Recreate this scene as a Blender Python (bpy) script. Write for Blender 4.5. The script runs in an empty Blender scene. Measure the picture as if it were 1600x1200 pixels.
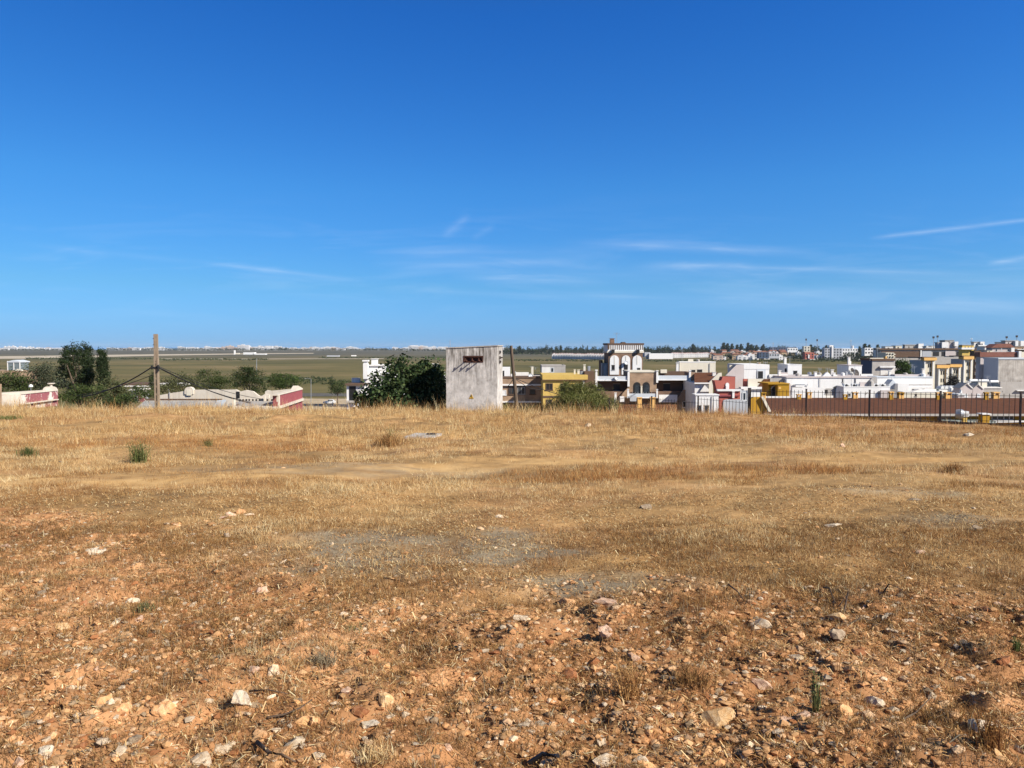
import bpy, math, random
import numpy as np
from mathutils import Vector, Matrix

random.seed(7)
rng = np.random.default_rng(11)
SC = bpy.context.scene
COL = SC.collection
R = math.radians

# ------------------------------------------------------------------ camera
FPX = 1202.0                      # focal length in pixels of a 1600 px wide frame
PITCH = math.atan(59.0 / FPX)     # looking slightly down
cam_d = bpy.data.cameras.new("camera")
cam_d.sensor_fit = 'HORIZONTAL'; cam_d.sensor_width = 36.0
cam_d.lens = 36.0 * FPX / 1600.0
cam_d.clip_start = 0.1; cam_d.clip_end = 60000
cam = bpy.data.objects.new("camera", cam_d); COL.objects.link(cam)
cam.location = (0, 0, 0); cam.rotation_euler = (R(90) - PITCH, 0, 0)
SC.camera = cam

# ------------------------------------------------------------------ light
SUN_EL, SUN_AZ = R(35), R(125)    # azimuth clockwise from +Y
sdir = Vector((math.sin(SUN_AZ) * math.cos(SUN_EL), math.cos(SUN_AZ) * math.cos(SUN_EL), math.sin(SUN_EL)))
sun_d = bpy.data.lights.new("sun", 'SUN'); sun_d.energy = 5.0; sun_d.angle = R(0.5); sun_d.color = (1.0, 0.93, 0.82)
sun = bpy.data.objects.new("sun", sun_d); COL.objects.link(sun)
sun.rotation_euler = sdir.to_track_quat('Z', 'Y').to_euler()
sun.location = (40, -40, 60)
SC.view_settings.view_transform = 'Standard'; SC.view_settings.look = 'None'
SC.view_settings.gamma = 1.0; SC.view_settings.use_curve_mapping = False
SC.view_settings.exposure = 0.7

def dirpix(px, py):
    u = (px - 800) / FPX; v = (600 - py) / FPX
    return Vector((u, math.cos(PITCH) + v * math.sin(PITCH), -math.sin(PITCH) + v * math.cos(PITCH)))

SKY_TINT = [(0.0, (.214, .474, 1.19)), (.012, (.214, .474, 1.17)), (.075, (.244, .53, .934)), (.195, (.233, .618, 1.034)), (.39, (.144, .553, 1.11)), (.62, (.45, .52, .58))]
def build_world():
    w = bpy.data.worlds.new("World"); SC.world = w; w.use_nodes = True
    nt = w.node_tree; N = nt.nodes; L = nt.links
    for n in list(N): N.remove(n)
    out = N.new('ShaderNodeOutputWorld'); bg = N.new('ShaderNodeBackground')
    sky = N.new('ShaderNodeTexSky'); sky.sky_type = 'NISHITA'; sky.sun_disc = False
    sky.sun_elevation = SUN_EL; sky.sun_rotation = SUN_AZ
    sky.altitude = 0; sky.air_density = 1.0; sky.dust_density = 0.15; sky.ozone_density = 3.0
    bg.inputs['Strength'].default_value = 0.08
    hs = N.new('ShaderNodeHueSaturation'); hs.inputs['Saturation'].default_value = 1.12
    L.new(sky.outputs[0], hs.inputs['Color'])
    tc = N.new('ShaderNodeTexCoord')
    sn = N.new('ShaderNodeSeparateXYZ'); L.new(tc.outputs['Generated'], sn.inputs[0])
    er = N.new('ShaderNodeValToRGB'); e = er.color_ramp.elements
    while len(e) < len(SKY_TINT): e.new(.5)
    for q, (p, c) in zip(e, SKY_TINT): q.position = p; q.color = (c[0], c[1], c[2], 1)
    L.new(sn.outputs[2], er.inputs[0])
    tm = N.new('ShaderNodeMix'); tm.data_type = 'RGBA'; tm.blend_type = 'MULTIPLY'; tm.inputs[0].default_value = 1
    L.new(hs.outputs[0], tm.inputs[6]); L.new(er.outputs[0], tm.inputs[7])
    # slow change from left to right
    mrx = N.new('ShaderNodeMapRange'); mrx.inputs[1].default_value = -.55; mrx.inputs[2].default_value = .55; L.new(sn.outputs[0], mrx.inputs[0])
    xr = N.new('ShaderNodeValToRGB'); e = xr.color_ramp.elements; e.new(.5)
    for q, (p, c) in zip(e, ((0, (.98, .94, .88)), (.5, (1.03, 1.02, 1.0)), (1, (1.27, 1.20, 1.14)))): q.position = p; q.color = c + (1,)
    L.new(mrx.outputs[0], xr.inputs[0])
    tm2 = N.new('ShaderNodeMix'); tm2.data_type = 'RGBA'; tm2.blend_type = 'MULTIPLY'; tm2.inputs[0].default_value = 1
    L.new(tm.outputs[2], tm2.inputs[6]); L.new(xr.outputs[0], tm2.inputs[7])
    sx = N.new('ShaderNodeSeparateXYZ'); L.new(tc.outputs['Generated'], sx.inputs[0])
    def M(op, a, b=None, clamp=False):
        n = N.new('ShaderNodeMath'); n.operation = op; n.use_clamp = clamp
        for i, v in enumerate((a, b)):
            if v is None: continue
            if isinstance(v, (int, float)): n.inputs[i].default_value = v
            else: L.new(v, n.inputs[i])
        return n.outputs[0]
    # azimuth tangent and elevation of the looked-at direction (in front of the field)
    yy = M('MAXIMUM', sx.outputs[1], 0.05)
    az = M('DIVIDE', sx.outputs[0], yy); el = M('DIVIDE', sx.outputs[2], yy)
    cb = N.new('ShaderNodeCombineXYZ'); L.new(az, cb.inputs[0]); L.new(el, cb.inputs[1])
    # cirrus wisps: noise stretched along the horizon
    mp = N.new('ShaderNodeMapping'); mp.inputs['Scale'].default_value = (5, 42, 1); mp.inputs['Rotation'].default_value = (0, 0, 0.05)
    L.new(cb.outputs[0], mp.inputs[0])
    nz = N.new('ShaderNodeTexNoise'); nz.inputs['Scale'].default_value = 1.0; nz.inputs['Detail'].default_value = 7; nz.inputs['Roughness'].default_value = 0.6
    nz.inputs['Distortion'].default_value = 0.6
    L.new(mp.outputs[0], nz.inputs['Vector'])
    def streak(p0, p1, wid, amp, soft=0.25):
        a = dirpix(*p0); b = dirpix(*p1)
        ax, ay, bx, by = a.x / a.y, a.z / a.y, b.x / b.y, b.z / b.y
        dx, dy = bx - ax, by - ay; ln = math.hypot(dx, dy); dx /= ln; dy /= ln
        qx = M('SUBTRACT', az, ax); qy = M('SUBTRACT', el, ay)
        t = M('DIVIDE', M('ADD', M('MULTIPLY', qx, dx), M('MULTIPLY', qy, dy)), ln)
        p = M('ABSOLUTE', M('SUBTRACT', M('MULTIPLY', qx, dy), M('MULTIPLY', qy, dx)))
        across = M('SUBTRACT', 1.0, M('DIVIDE', p, wid / FPX), True)
        e0 = M('DIVIDE', t, soft, True); e1 = M('DIVIDE', M('SUBTRACT', 1.0, t), soft, True)
        m = M('MULTIPLY', M('MULTIPLY', e0, e1), M('POWER', across, 1.5))
        nn = M('MULTIPLY', M('SUBTRACT', nz.outputs[0], 0.22), 2.1, True)
        return M('MULTIPLY', M('MULTIPLY', m, nn), amp)
    S = [((20, 380), (330, 412), 9, .06), ((300, 408), (575, 440), 7, .16), ((575, 412), (900, 410), 12, .14), ((700, 432), (960, 442), 10, .13),
         ((640, 452), (900, 466), 8, .08), ((860, 378), (1300, 396), 12, .18), ((980, 418), (1180, 412), 10, .1),
         ((1000, 412), (1560, 430), 8, .15), ((1355, 373), (1660, 337), 6, .24, .12), ((1540, 413), (1640, 395), 8, .22), ((690, 372), (735, 335), 12, .1),
         ((735, 375), (775, 350), 10, .07), ((1080, 470), (1320, 452), 14, .05), ((1380, 480), (1640, 492), 16, .07), ((820, 462), (1280, 470), 22, .07),
         ((1250, 440), (1700, 440), 30, .14), ((1150, 470), (1700, 475), 30, .12), ((700, 425), (1300, 430), 30, .07), ((560, 395), (1000, 392), 16, .09)]
    tot = None
    for s in S:
        m = streak(*s); tot = m if tot is None else M('ADD', tot, m)
    broad = M('MULTIPLY', M('MULTIPLY', M('SUBTRACT', nz.outputs[0], 0.5), 0.35, True), M('SUBTRACT', 1.0, M('DIVIDE', M('ABSOLUTE', M('SUBTRACT', el, 0.1)), 0.1), True))
    tot = M('ADD', tot, broad, True)
    mx = N.new('ShaderNodeMix'); mx.data_type = 'RGBA'
    L.new(tot, mx.inputs[0]); L.new(tm2.outputs[2], mx.inputs[6]); mx.inputs[7].default_value = (8.0, 8.6, 9.4, 1)
    L.new(mx.outputs[2], bg.inputs['Color']); L.new(bg.outputs[0], out.inputs[0])
build_world()

# ------------------------------------------------------------------ helpers
def X(px, d, py=600):
    v = dirpix(px, py); return v.x / v.y * d
def Z(py, d):
    v = dirpix(800, py); return v.z / v.y * d
def W(px, py, d):
    v = dirpix(px, py); return Vector((v.x / v.y * d, d, v.z / v.y * d))

def vn(x, y, s=0):
    xi = np.floor(x).astype(np.int64); yi = np.floor(y).astype(np.int64)
    fx = x - xi; fy = y - yi
    fx = fx * fx * (3 - 2 * fx); fy = fy * fy * (3 - 2 * fy)
    def h(a, b):
        k = (a * 374761393 + b * 668265263 + s * 144269504) & 0xffffffff
        k = ((k ^ (k >> 13)) * 1274126177) & 0xffffffff
        return ((k ^ (k >> 16)) & 0xffff) / 65535.0
    return (h(xi, yi) * (1 - fx) + h(xi + 1, yi) * fx) * (1 - fy) + (h(xi, yi + 1) * (1 - fx) + h(xi + 1, yi + 1) * fx) * fy
def fbm(x, y, s=0, o=4):
    t = 0; a = .5; n = 0
    for i in range(o):
        t = t + a * vn(x * 2 ** i + 17.3 * i, y * 2 ** i - 9.1 * i, s + i); n += a; a *= .5
    return t / n
def sstep(a, b, x):
    t = np.clip((x - a) / (b - a), 0, 1); return t * t * (3 - 2 * t)

# zones of the field, as places on the ground ------------------------------------
def red_zone(x, y):
    lim = np.interp(x, [-12, -6, -3.3, -1, 0, 2, 6, 12], [11.5, 10, 8.0, 6.6, 6.0, 5.9, 6.6, 7.5])
    n = fbm(x * .9, y * .9, 3) - .5
    return sstep(1.0, -1.0, y - lim + n * 3.2)
def ell(x, y, cx, cy, rx, ry, s, k=.5):
    n = (fbm(x * 1.3 + s * 5.1, y * 1.3, 20 + s) - .5) * 1.5
    return sstep(1.0 + k, 1.0 - k, np.sqrt(((x - cx) / rx) ** 2 + ((y - cy) / ry) ** 2) + n)
def gravel_zone(x, y):
    g = ell(x, y, -.95, 8.0, 1.5, 1.0, 1)
    g = np.maximum(g, ell(x, y, .45, 6.4, 1.1, .42, 2))
    g = np.maximum(g, .8 * ell(x, y, -1.3, 6.7, .9, .35, 6))
    g = np.maximum(g, .8 * ell(x, y, 5.3, 9.0, .55, .5, 3))
    g = np.maximum(g, .7 * ell(x, y, 5.8, 11.3, .9, .5, 4))
    g = np.maximum(g, .5 * ell(x, y, -3.0, 15.5, 3.0, 1.0, 5))
    return g
def pale_zone(x, y):
    return np.maximum(ell(x, y, .95, 7.15, .42, .35, 7), .7 * ell(x, y, 2.3, 9.0, .5, .3, 8))
def track_zone(x, y):
    yc = np.interp(x, [-14, -8, -4, 0, 4, 9, 16, 30], [11.5, 12.8, 14.5, 17.2, 18.5, 17.4, 15.2, 12])
    n = (fbm(x * .35, y * .5, 9) - .5) * 3
    t = sstep(1.7, .5, np.abs(y - yc + n))
    t2 = .75 * sstep(2.2, .6, np.abs(y - (26 + .04 * x) + n))
    return np.maximum(t, t2)
def dark_zone(x, y):
    return np.maximum(ell(x, y, 3.4, 14.6, 3.4, 1.3, 11, .35), .8 * ell(x, y, -8.6, 23, 5, 2.2, 12, .6))
YB_X = [-60, 5, 16.7, 40, 100]; YB_Y = [50, 50, 54.4, 32.5, 20]
def gz0(x, y):
    yb = np.interp(x, YB_X, YB_Y)
    yc = np.minimum(y, yb)
    base = -1.6 - .0573 * np.maximum(yc, -30)
    base = base - .008 * np.clip(x, -60, 60) * sstep(5, 45, yc)
    dr = np.interp(y - yb, [0, 5, 15, 30, 60, 100, 160, 215], [0, -1.2, -4.2, -6.8, -9.4, -11.6, -14.4, -19.5])
    return np.maximum(base + dr, -20.3)
def gz(x, y):
    x = np.asarray(x, float); y = np.asarray(y, float)
    z = gz0(x, y)
    f = sstep(75, 50, y) * sstep(60, 45, np.abs(x)) * sstep(-20, -6, y)
    rz = red_zone(x, y)
    z = z + f * ((fbm(x * .16, y * .16, 1, 3) - .5) * .5 * sstep(4, 16, y) + (fbm(x * .8, y * .8, 2, 3) - .5) * (.14 + .16 * sstep(20, 28, y))
                 + (fbm(x * 3.1, y * 3.1, 4, 5) - .5) * (.035 + .13 * rz) + np.abs(fbm(x * 6.5, y * 6.5, 6, 3) - .5) * .12 * rz + (vn(x * 13, y * 13, 60) - .5) * .022 * rz)
    # low bank at the end of the field
    z = z + f * .22 * sstep(31, 37, y) * sstep(50, 44, y) * sstep(17, 12, x) - f * .17 * sstep(14, 24, x) * sstep(28, 40, y)
    return z
def gz1(x, y): return float(gz(np.array([x]), np.array([y]))[0])
def G(px, py):
    """point of the field seen at a place of the photograph"""
    v = dirpix(px, py); k = v / v.y
    lo = 2.0
    d = lo
    while d < 70:
        if k.z * d < gz1(k.x * d, d): break
        d *= 1.01
    return Vector((k.x * d, d, gz1(k.x * d, d)))

# materials -----------------------------------------------------------------------
def newmat(name):
    m = bpy.data.materials.new(name); m.use_nodes = True
    nt = m.node_tree; b = nt.nodes['Principled BSDF']
    return m, nt, nt.nodes, nt.links, b
def c4(c): return (c[0], c[1], c[2], 1)
def mat(name, c1, c2=None, scale=2.0, rough=.85, stretch=(1, 1, 1), bump=0.0, lo=.35, hi=.65, metal=0.0, spec=.3):
    m, nt, N, L, b = newmat(name)
    b.inputs['Roughness'].default_value = rough; b.inputs['Metallic'].default_value = metal
    b.inputs['Specular IOR Level'].default_value = spec
    if c2 is None: c2 = tuple(v * .78 for v in c1)
    g = N.new('ShaderNodeNewGeometry'); mp = N.new('ShaderNodeMapping')
    mp.inputs['Scale'].default_value = stretch; L.new(g.outputs['Position'], mp.inputs[0])
    nz = N.new('ShaderNodeTexNoise'); nz.inputs['Scale'].default_value = scale; nz.inputs['Detail'].default_value = 6; nz.inputs['Roughness'].default_value = .65
    L.new(mp.outputs[0], nz.inputs['Vector'])
    cr = N.new('ShaderNodeValToRGB'); cr.color_ramp.elements[0].position = lo; cr.color_ramp.elements[1].position = hi
    cr.color_ramp.elements[0].color = c4(c2); cr.color_ramp.elements[1].color = c4(c1)
    L.new(nz.outputs[0], cr.inputs[0]); L.new(cr.outputs[0], b.inputs['Base Color'])
    if bump:
        bp = N.new('ShaderNodeBump'); bp.inputs['Strength'].default_value = bump; bp.inputs['Distance'].default_value = .05
        L.new(nz.outputs[0], bp.inputs['Height']); L.new(bp.outputs[0], b.inputs['Normal'])
    return m
def attr_mat(name, rough=.9, trans=0.0, bump=0.0, bscale=30):
    m, nt, N, L, b = newmat(name)
    a = N.new('ShaderNodeAttribute'); a.attribute_name = 'tint'
    b.inputs['Roughness'].default_value = rough; b.inputs['Specular IOR Level'].default_value = .15
    L.new(a.outputs['Color'], b.inputs['Base Color'])
    if bump:
        nz = N.new('ShaderNodeTexNoise'); nz.inputs['Scale'].default_value = bscale; nz.inputs['Detail'].default_value = 5
        bp = N.new('ShaderNodeBump'); bp.inputs['Strength'].default_value = bump; bp.inputs['Distance'].default_value = .01
        L.new(nz.outputs[0], bp.inputs['Height']); L.new(bp.outputs[0], b.inputs['Normal'])
    if trans:
        t = N.new('ShaderNodeBsdfTranslucent'); L.new(a.outputs['Color'], t.inputs['Color'])
        mx = N.new('ShaderNodeMixShader'); mx.inputs[0].default_value = trans
        L.new(b.outputs[0], mx.inputs[1]); L.new(t.outputs[0], mx.inputs[2])
        L.new(mx.outputs[0], N['Material Output'].inputs[0])
    return m

# objects -------------------------------------------------------------------------
ROOT = {}
def tag(o, label=None, cat=None, group=None, kind=None):
    if label: o['label'] = label
    if cat: o['category'] = cat
    if group: o['group'] = group
    if kind: o['kind'] = kind
    return o
def thing(name, label, cat, loc, yaw=0.0, group=None):
    o = bpy.data.objects.new(name, None); COL.objects.link(o)
    o.location = loc; o.rotation_euler = (0, 0, yaw); o.empty_display_size = .2
    ROOT[o.name] = Vector(loc)
    return tag(o, label, cat, group)
def np_mesh(name, V, loops, starts, smooth=False, tint=None, mats=(), mi=None):
    me = bpy.data.meshes.new(name)
    V = np.asarray(V, np.float32); loops = np.asarray(loops, np.int32); starts = np.asarray(starts, np.int32)
    me.vertices.add(len(V)); me.vertices.foreach_set('co', V.ravel())
    me.loops.add(len(loops)); me.loops.foreach_set('vertex_index', loops)
    me.polygons.add(len(starts)); me.polygons.foreach_set('loop_start', starts)
    me.polygons.foreach_set('use_smooth', np.full(len(starts), smooth, bool))
    for m in mats: me.materials.append(m)
    if mi is not None: me.polygons.foreach_set('material_index', np.asarray(mi, np.int32))
    me.update(calc_edges=True)
    if tint is not None:
        a = me.color_attributes.new('tint', 'FLOAT_COLOR', 'POINT')
        t = np.ones((len(V), 4), np.float32); t[:, :3] = tint
        a.data.foreach_set('color', t.ravel())
    me.validate()
    return me
class MB:
    """collects shapes and links them as one mesh object"""
    def __init__(s): s.v = []; s.f = []; s.sm = False
    def quad(s, *p):
        n = len(s.v); s.v += [tuple(q) for q in p]; s.f.append(tuple(range(n, n + len(p)))); return s
    def box(s, x0, x1, y0, y1, z0, z1):
        n = len(s.v)
        s.v += [(x0, y0, z0), (x1, y0, z0), (x1, y1, z0), (x0, y1, z0), (x0, y0, z1), (x1, y0, z1), (x1, y1, z1), (x0, y1, z1)]
        s.f += [tuple(n + i for i in q) for q in ((0, 3, 2, 1), (4, 5, 6, 7), (0, 1, 5, 4), (1, 2, 6, 5), (2, 3, 7, 6), (3, 0, 4, 7))]
        return s
    def prism(s, poly, a, b, axis='y'):
        """closed outline poly (u,z) pushed from a to b along y (or x)"""
        n = len(s.v); k = len(poly)
        for c in (a, b):
            for (u, z) in poly: s.v.append((u, c, z) if axis == 'y' else (c, u, z))
        s.f.append(tuple(range(n, n + k))); s.f.append(tuple(reversed(range(n + k, n + 2 * k))))
        for i in range(k):
            j = (i + 1) % k; s.f.append((n + j, n + i, n + k + i, n + k + j))
        return s
    def tube(s, pts, r, seg=8, cap=True):
        n0 = len(s.v); pts = [Vector(p) for p in pts]
        rr = r if isinstance(r, (list, tuple)) else [r] * len(pts)
        for i, p in enumerate(pts):
            t = (pts[min(i + 1, len(pts) - 1)] - pts[max(i - 1, 0)]).normalized()
            a = t.orthogonal().normalized() if abs(t.z) < .9 else t.cross(Vector((0, 1, 0))).normalized()
            b = t.cross(a)
            for k in range(seg):
                q = 2 * math.pi * k / seg
                s.v.append(tuple(p + (a * math.cos(q) + b * math.sin(q)) * rr[i]))
        for i in range(len(pts) - 1):
            for k in range(seg):
                k2 = (k + 1) % seg
                s.f.append((n0 + i * seg + k, n0 + i * seg + k2, n0 + (i + 1) * seg + k2, n0 + (i + 1) * seg + k))
        if cap:
            s.f.append(tuple(reversed(range(n0, n0 + seg)))); e = n0 + (len(pts) - 1) * seg
            s.f.append(tuple(range(e, e + seg)))
        return s
    def build(s, name, m, parent=None, smooth=False, label=None, loc=None):
        off = Vector((0, 0, 0))
        if parent is not None:
            p = parent
            while p.parent is not None: p = p.parent
            off = ROOT[p.name]
        elif loc is not None: off = Vector(loc)
        me = bpy.data.meshes.new(name)
        me.from_pydata([(a - off.x, b - off.y, c - off.z) for a, b, c in s.v], [], s.f)
        if m: me.materials.append(m)
        if smooth:
            me.polygons.foreach_set('use_smooth', [True] * len(me.polygons))
        me.update()
        o = bpy.data.objects.new(name, me); COL.objects.link(o)
        if parent is not None: o.parent = parent
        elif loc is not None: o.location = loc
        if label: o['label'] = label
        return o
def dup(root, loc, scale=None, yaw=None, label=None, group=None):
    r = root.copy(); COL.objects.link(r); r.location = loc
    if scale is not None: r.scale = scale
    if yaw is not None: r.rotation_euler = (0, 0, yaw)
    if label: r['label'] = label
    if group: r['group'] = group
    for ch in list(root.children):
        c = ch.copy(); COL.objects.link(c); c.parent = r
        for g in ch.children:
            k = g.copy(); COL.objects.link(k); k.parent = c
    return r

# ================================================================== GROUND
def field_material():
    m, nt, N, L, b = newmat("dry_field_soil")
    b.inputs['Roughness'].default_value = .95; b.inputs['Specular IOR Level'].default_value = .1
    a = N.new('ShaderNodeAttribute'); a.attribute_name = 'zone'
    sp = N.new('ShaderNodeSeparateColor'); L.new(a.outputs['Color'], sp.inputs[0])
    g = N.new('ShaderNodeNewGeometry')
    def noise(sc, det=6, rough=.65, dist=0):
        n = N.new('ShaderNodeTexNoise'); n.inputs['Scale'].default_value = sc; n.inputs['Detail'].default_value = det
        n.inputs['Roughness'].default_value = rough; n.inputs['Distortion'].default_value = dist
        L.new(g.outputs['Position'], n.inputs['Vector']); return n.outputs[0]
    def ramp(f, *st):
        r = N.new('ShaderNodeValToRGB'); e = r.color_ramp.elements
        while len(e) < len(st): e.new(.5)
        for q, (p, c) in zip(e, st): q.position = p; q.color = c4(c)
        L.new(f, r.inputs[0]); return r.outputs[0]
    def mix(f, c0, c1):
        x = N.new('ShaderNodeMix'); x.data_type = 'RGBA'
        if isinstance(f, float): x.inputs[0].default_value = f
        else: L.new(f, x.inputs[0])
        L.new(c0, x.inputs[6]); L.new(c1, x.inputs[7]); return x.outputs[2]
    fine = noise(0.648, 9.185, 0.771); mid = noise(0.648, 8.037, 0.720); big = noise(0.518, 5.741, 0.617); vfine = noise(0.648, 4.593, 0.720)
    straw = mix(mid, ramp(fine, (.30, (0.139, 0.080, 0.035)), (.5, (0.322, 0.198, 0.080)), (.70, (0.553, 0.373, 0.170))),
                ramp(vfine, (.32, (0.173, 0.102, 0.043)), (.68, (0.484, 0.321, 0.139))))
    patchy = noise(0.648, 6.889, 0.720)
    straw = mix(ramp(patchy, (.42, (0, 0, 0)), (.62, (1, 1, 1))), straw, ramp(fine, (.3, (0.184, 0.098, 0.041)), (.55, (0.380, 0.218, 0.087)), (.72, (0.576, 0.379, 0.175))))
    red = mix(big, ramp(fine, (.30, (0.170, 0.071, 0.028)), (.5, (0.369, 0.179, 0.076)), (.70, (0.548, 0.311, 0.155))),
              ramp(vfine, (.32, (0.200, 0.092, 0.038)), (.68, (0.488, 0.262, 0.121))))
    vo = N.new('ShaderNodeTexVoronoi'); vo.inputs['Scale'].default_value = 26; vo.inputs['Randomness'].default_value = 1
    L.new(g.outputs['Position'], vo.inputs['Vector'])
    peb = ramp(vo.outputs['Distance'], (.10, (1, 1, 1)), (.22, (0, 0, 0)))
    pcol = mix(vfine, ramp(vo.outputs['Color'], (.2, (0.461, 0.218, 0.083)), (.5, (0.599, 0.390, 0.195)), (.85, (0.392, 0.333, 0.247))), ramp(fine, (.3, (0.484, 0.298, 0.134)), (.7, (0.648, 0.483, 0.277))))
    red = mix(peb, red, pcol)
    grav = mix(fine, ramp(vfine, (.3, (0.149, 0.114, 0.075)), (.7, (0.357, 0.287, 0.185))), ramp(mid, (.3, (0.230, 0.189, 0.129)), (.7, (0.300, 0.246, 0.165))))
    trk = ramp(mid, (.3, (0.369, 0.207, 0.080)), (.5, (0.473, 0.287, 0.119)), (.72, (0.576, 0.385, 0.180)))
    trk = mix(vfine, trk, ramp(fine, (.3, (0.346, 0.196, 0.072)), (.7, (0.599, 0.390, 0.165))))
    c = mix(sp.outputs[0], straw, red)
    c = mix(sp.outputs[2], c, trk)
    c = mix(sp.outputs[1], c, grav)
    L.new(c, b.inputs['Base Color'])
    bp = N.new('ShaderNodeBump'); bp.inputs['Strength'].default_value = .9; bp.inputs['Distance'].default_value = .02
    ad = N.new('ShaderNodeMath'); ad.operation = 'ADD'; L.new(fine, ad.inputs[0])
    ml = N.new('ShaderNodeMath'); ml.operation = 'MULTIPLY'; ml.inputs[1].default_value = .5; L.new(vfine, ml.inputs[0]); L.new(ml.outputs[0], ad.inputs[1])
    L.new(ad.outputs[0], bp.inputs['Height']); L.new(bp.outputs[0], b.inputs['Normal'])
    return m
def marsh_material():
    m, nt, N, L, b = newmat("marsh_and_hillside")
    b.inputs['Roughness'].default_value = .95; b.inputs['Specular IOR Level'].default_value = .05
    g = N.new('ShaderNodeNewGeometry')
    def noise(sc, st, det=7, rough=.65, dist=.4):
        mp = N.new('ShaderNodeMapping'); mp.inputs['Scale'].default_value = st; L.new(g.outputs['Position'], mp.inputs[0])
        n = N.new('ShaderNodeTexNoise'); n.inputs['Scale'].default_value = sc; n.inputs['Detail'].default_value = det
        n.inputs['Roughness'].default_value = rough; n.inputs['Distortion'].default_value = dist
        L.new(mp.outputs[0], n.inputs['Vector']); return n.outputs[0]
    def ramp(f, *st):
        r = N.new('ShaderNodeValToRGB'); e = r.color_ramp.elements
        while len(e) < len(st): e.new(.5)
        for q, (p, c) in zip(e, st): q.position = p; q.color = c4(c)
        L.new(f, r.inputs[0]); return r.outputs[0]
    def mix(f, c0, c1):
        x = N.new('ShaderNodeMix'); x.data_type = 'RGBA'
        L.new(f, x.inputs[0]); L.new(c0, x.inputs[6]); L.new(c1, x.inputs[7]); return x.outputs[2]
    n1 = noise(.009, (.45, .8, 1), 9, .74); n2 = noise(.03, (.4, .8, 1), 8, .74); n3 = noise(.005, (.5, 1.0, 1), 6)
    green = ramp(n1, (.36, (0.042, 0.042, 0.018)), (.46, (0.105, 0.092, 0.034)), (.54, (0.163, 0.126, 0.052)), (.62, (0.273, 0.189, 0.102)))
    gr2 = ramp(n2, (.3, (0.042, 0.045, 0.019)), (.5, (0.116, 0.105, 0.041)), (.72, (0.231, 0.173, 0.086)))
    marsh = mix(n3, green, gr2)
    # marsh colour turns greyer with distance
    sx = N.new('ShaderNodeSeparateXYZ'); L.new(g.outputs['Position'], sx.inputs[0])
    mr = N.new('ShaderNodeMapRange'); mr.inputs[1].default_value = 950; mr.inputs[2].default_value = 1900; L.new(sx.outputs[1], mr.inputs[0])
    grey = ramp(n1, (.38, (0.063, 0.066, 0.048)), (.5, (0.097, 0.091, 0.066)), (.62, (0.143, 0.126, 0.088)))
    marsh = mix(mr.outputs[0], marsh, grey)
    # bare earth on the slope of the town
    hz = N.new('ShaderNodeMapRange'); hz.inputs[1].default_value = -20.0; hz.inputs[2].default_value = -18.5; L.new(sx.outputs[2], hz.inputs[0])
    earth = ramp(n2, (.35, (.16, .11, .06)), (.6, (.36, .26, .15)))
    L.new(mix(hz.outputs[0], marsh, earth), b.inputs['Base Color'])
    return m

def axis_x():
    a = list(np.arange(0, 7.0, .034)); s = .034
    while a[-1] < 26500:
        s = max(.034, (a[-1] - 6.5) * .022 if a[-1] < 60 else a[-1] * .055); s = max(s, .034)
        a.append(a[-1] + s)
    a = np.array(a); return np.concatenate([-a[:0:-1], a])
def axis_y():
    a = [-60, -40, -25, -15, -10, -6, -3, -1, 0, .8, 1.4, 1.8]; 
    while a[-1] < 27000:
        y = a[-1]
        s = .026 if y < 6.5 else (y * .0042 if y < 60 else (y * .012 if y < 330 else y * .05))
        a.append(y + s)
    return np.array(a)
def build_ground():
    ax, ay = axis_x(), axis_y()
    nx, ny = len(ax), len(ay)
    xx, yy = np.meshgrid(ax, ay)
    xf, yf = xx.ravel(), yy.ravel()
    z = np.empty_like(xf)
    near = (np.abs(xf) < 62) & (yf < 76) & (yf > -21)
    z[near] = gz(xf[near], yf[near]); z[~near] = gz0(xf[~near], yf[~near])
    zone = np.zeros((len(xf), 4), np.float32); zone[:, 3] = 1
    xn, yn = xf[near], yf[near]
    zone[near, 0] = np.maximum(red_zone(xn, yn), .35 * sstep(.52, .7, fbm(xn * .4, yn * .4, 40)) + .3 * sstep(4, 12, xn) * sstep(22, 34, yn))
    zone[near, 1] = gravel_zone(xn, yn) * (.42 + .55 * sstep(.38, .58, fbm(xn * 2.6, yn * 2.6, 41)))
    zone[near, 2] = np.maximum(track_zone(xn, yn) * (1 - zone[near, 0] * .5) * (.25 + .75 * sstep(.36, .6, fbm(xn * .9, yn * 1.4, 42))), pale_zone(xn, yn))
    idx = np.arange(nx * ny).reshape(ny, nx)
    q = np.stack([idx[:-1, :-1], idx[:-1, 1:], idx[1:, 1:], idx[1:, :-1]], -1).reshape(-1, 4)
    cy = (ay[:-1] + ay[1:]) * .5; cx = (ax[:-1] + ax[1:]) * .5
    ybc = np.interp(cx, YB_X, YB_Y)
    far = (cy[:, None] > ybc[None, :] + 9) | (np.abs(cx)[None, :] > 75)
    me = np_mesh("ground", np.stack([xf, yf, z], 1), q.ravel(), np.arange(len(q)) * 4, True,
                 mats=(field_material(), marsh_material()), mi=far.ravel().astype(np.int32))
    a = me.color_attributes.new('zone', 'FLOAT_COLOR', 'POINT'); a.data.foreach_set('color', zone.ravel())
    o = bpy.data.objects.new("ground", me); COL.objects.link(o)
    tag(o, "dry stony field falling away to a flat green marsh", "ground", kind='structure')
    print("ground verts", len(xf))
build_ground()

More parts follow.
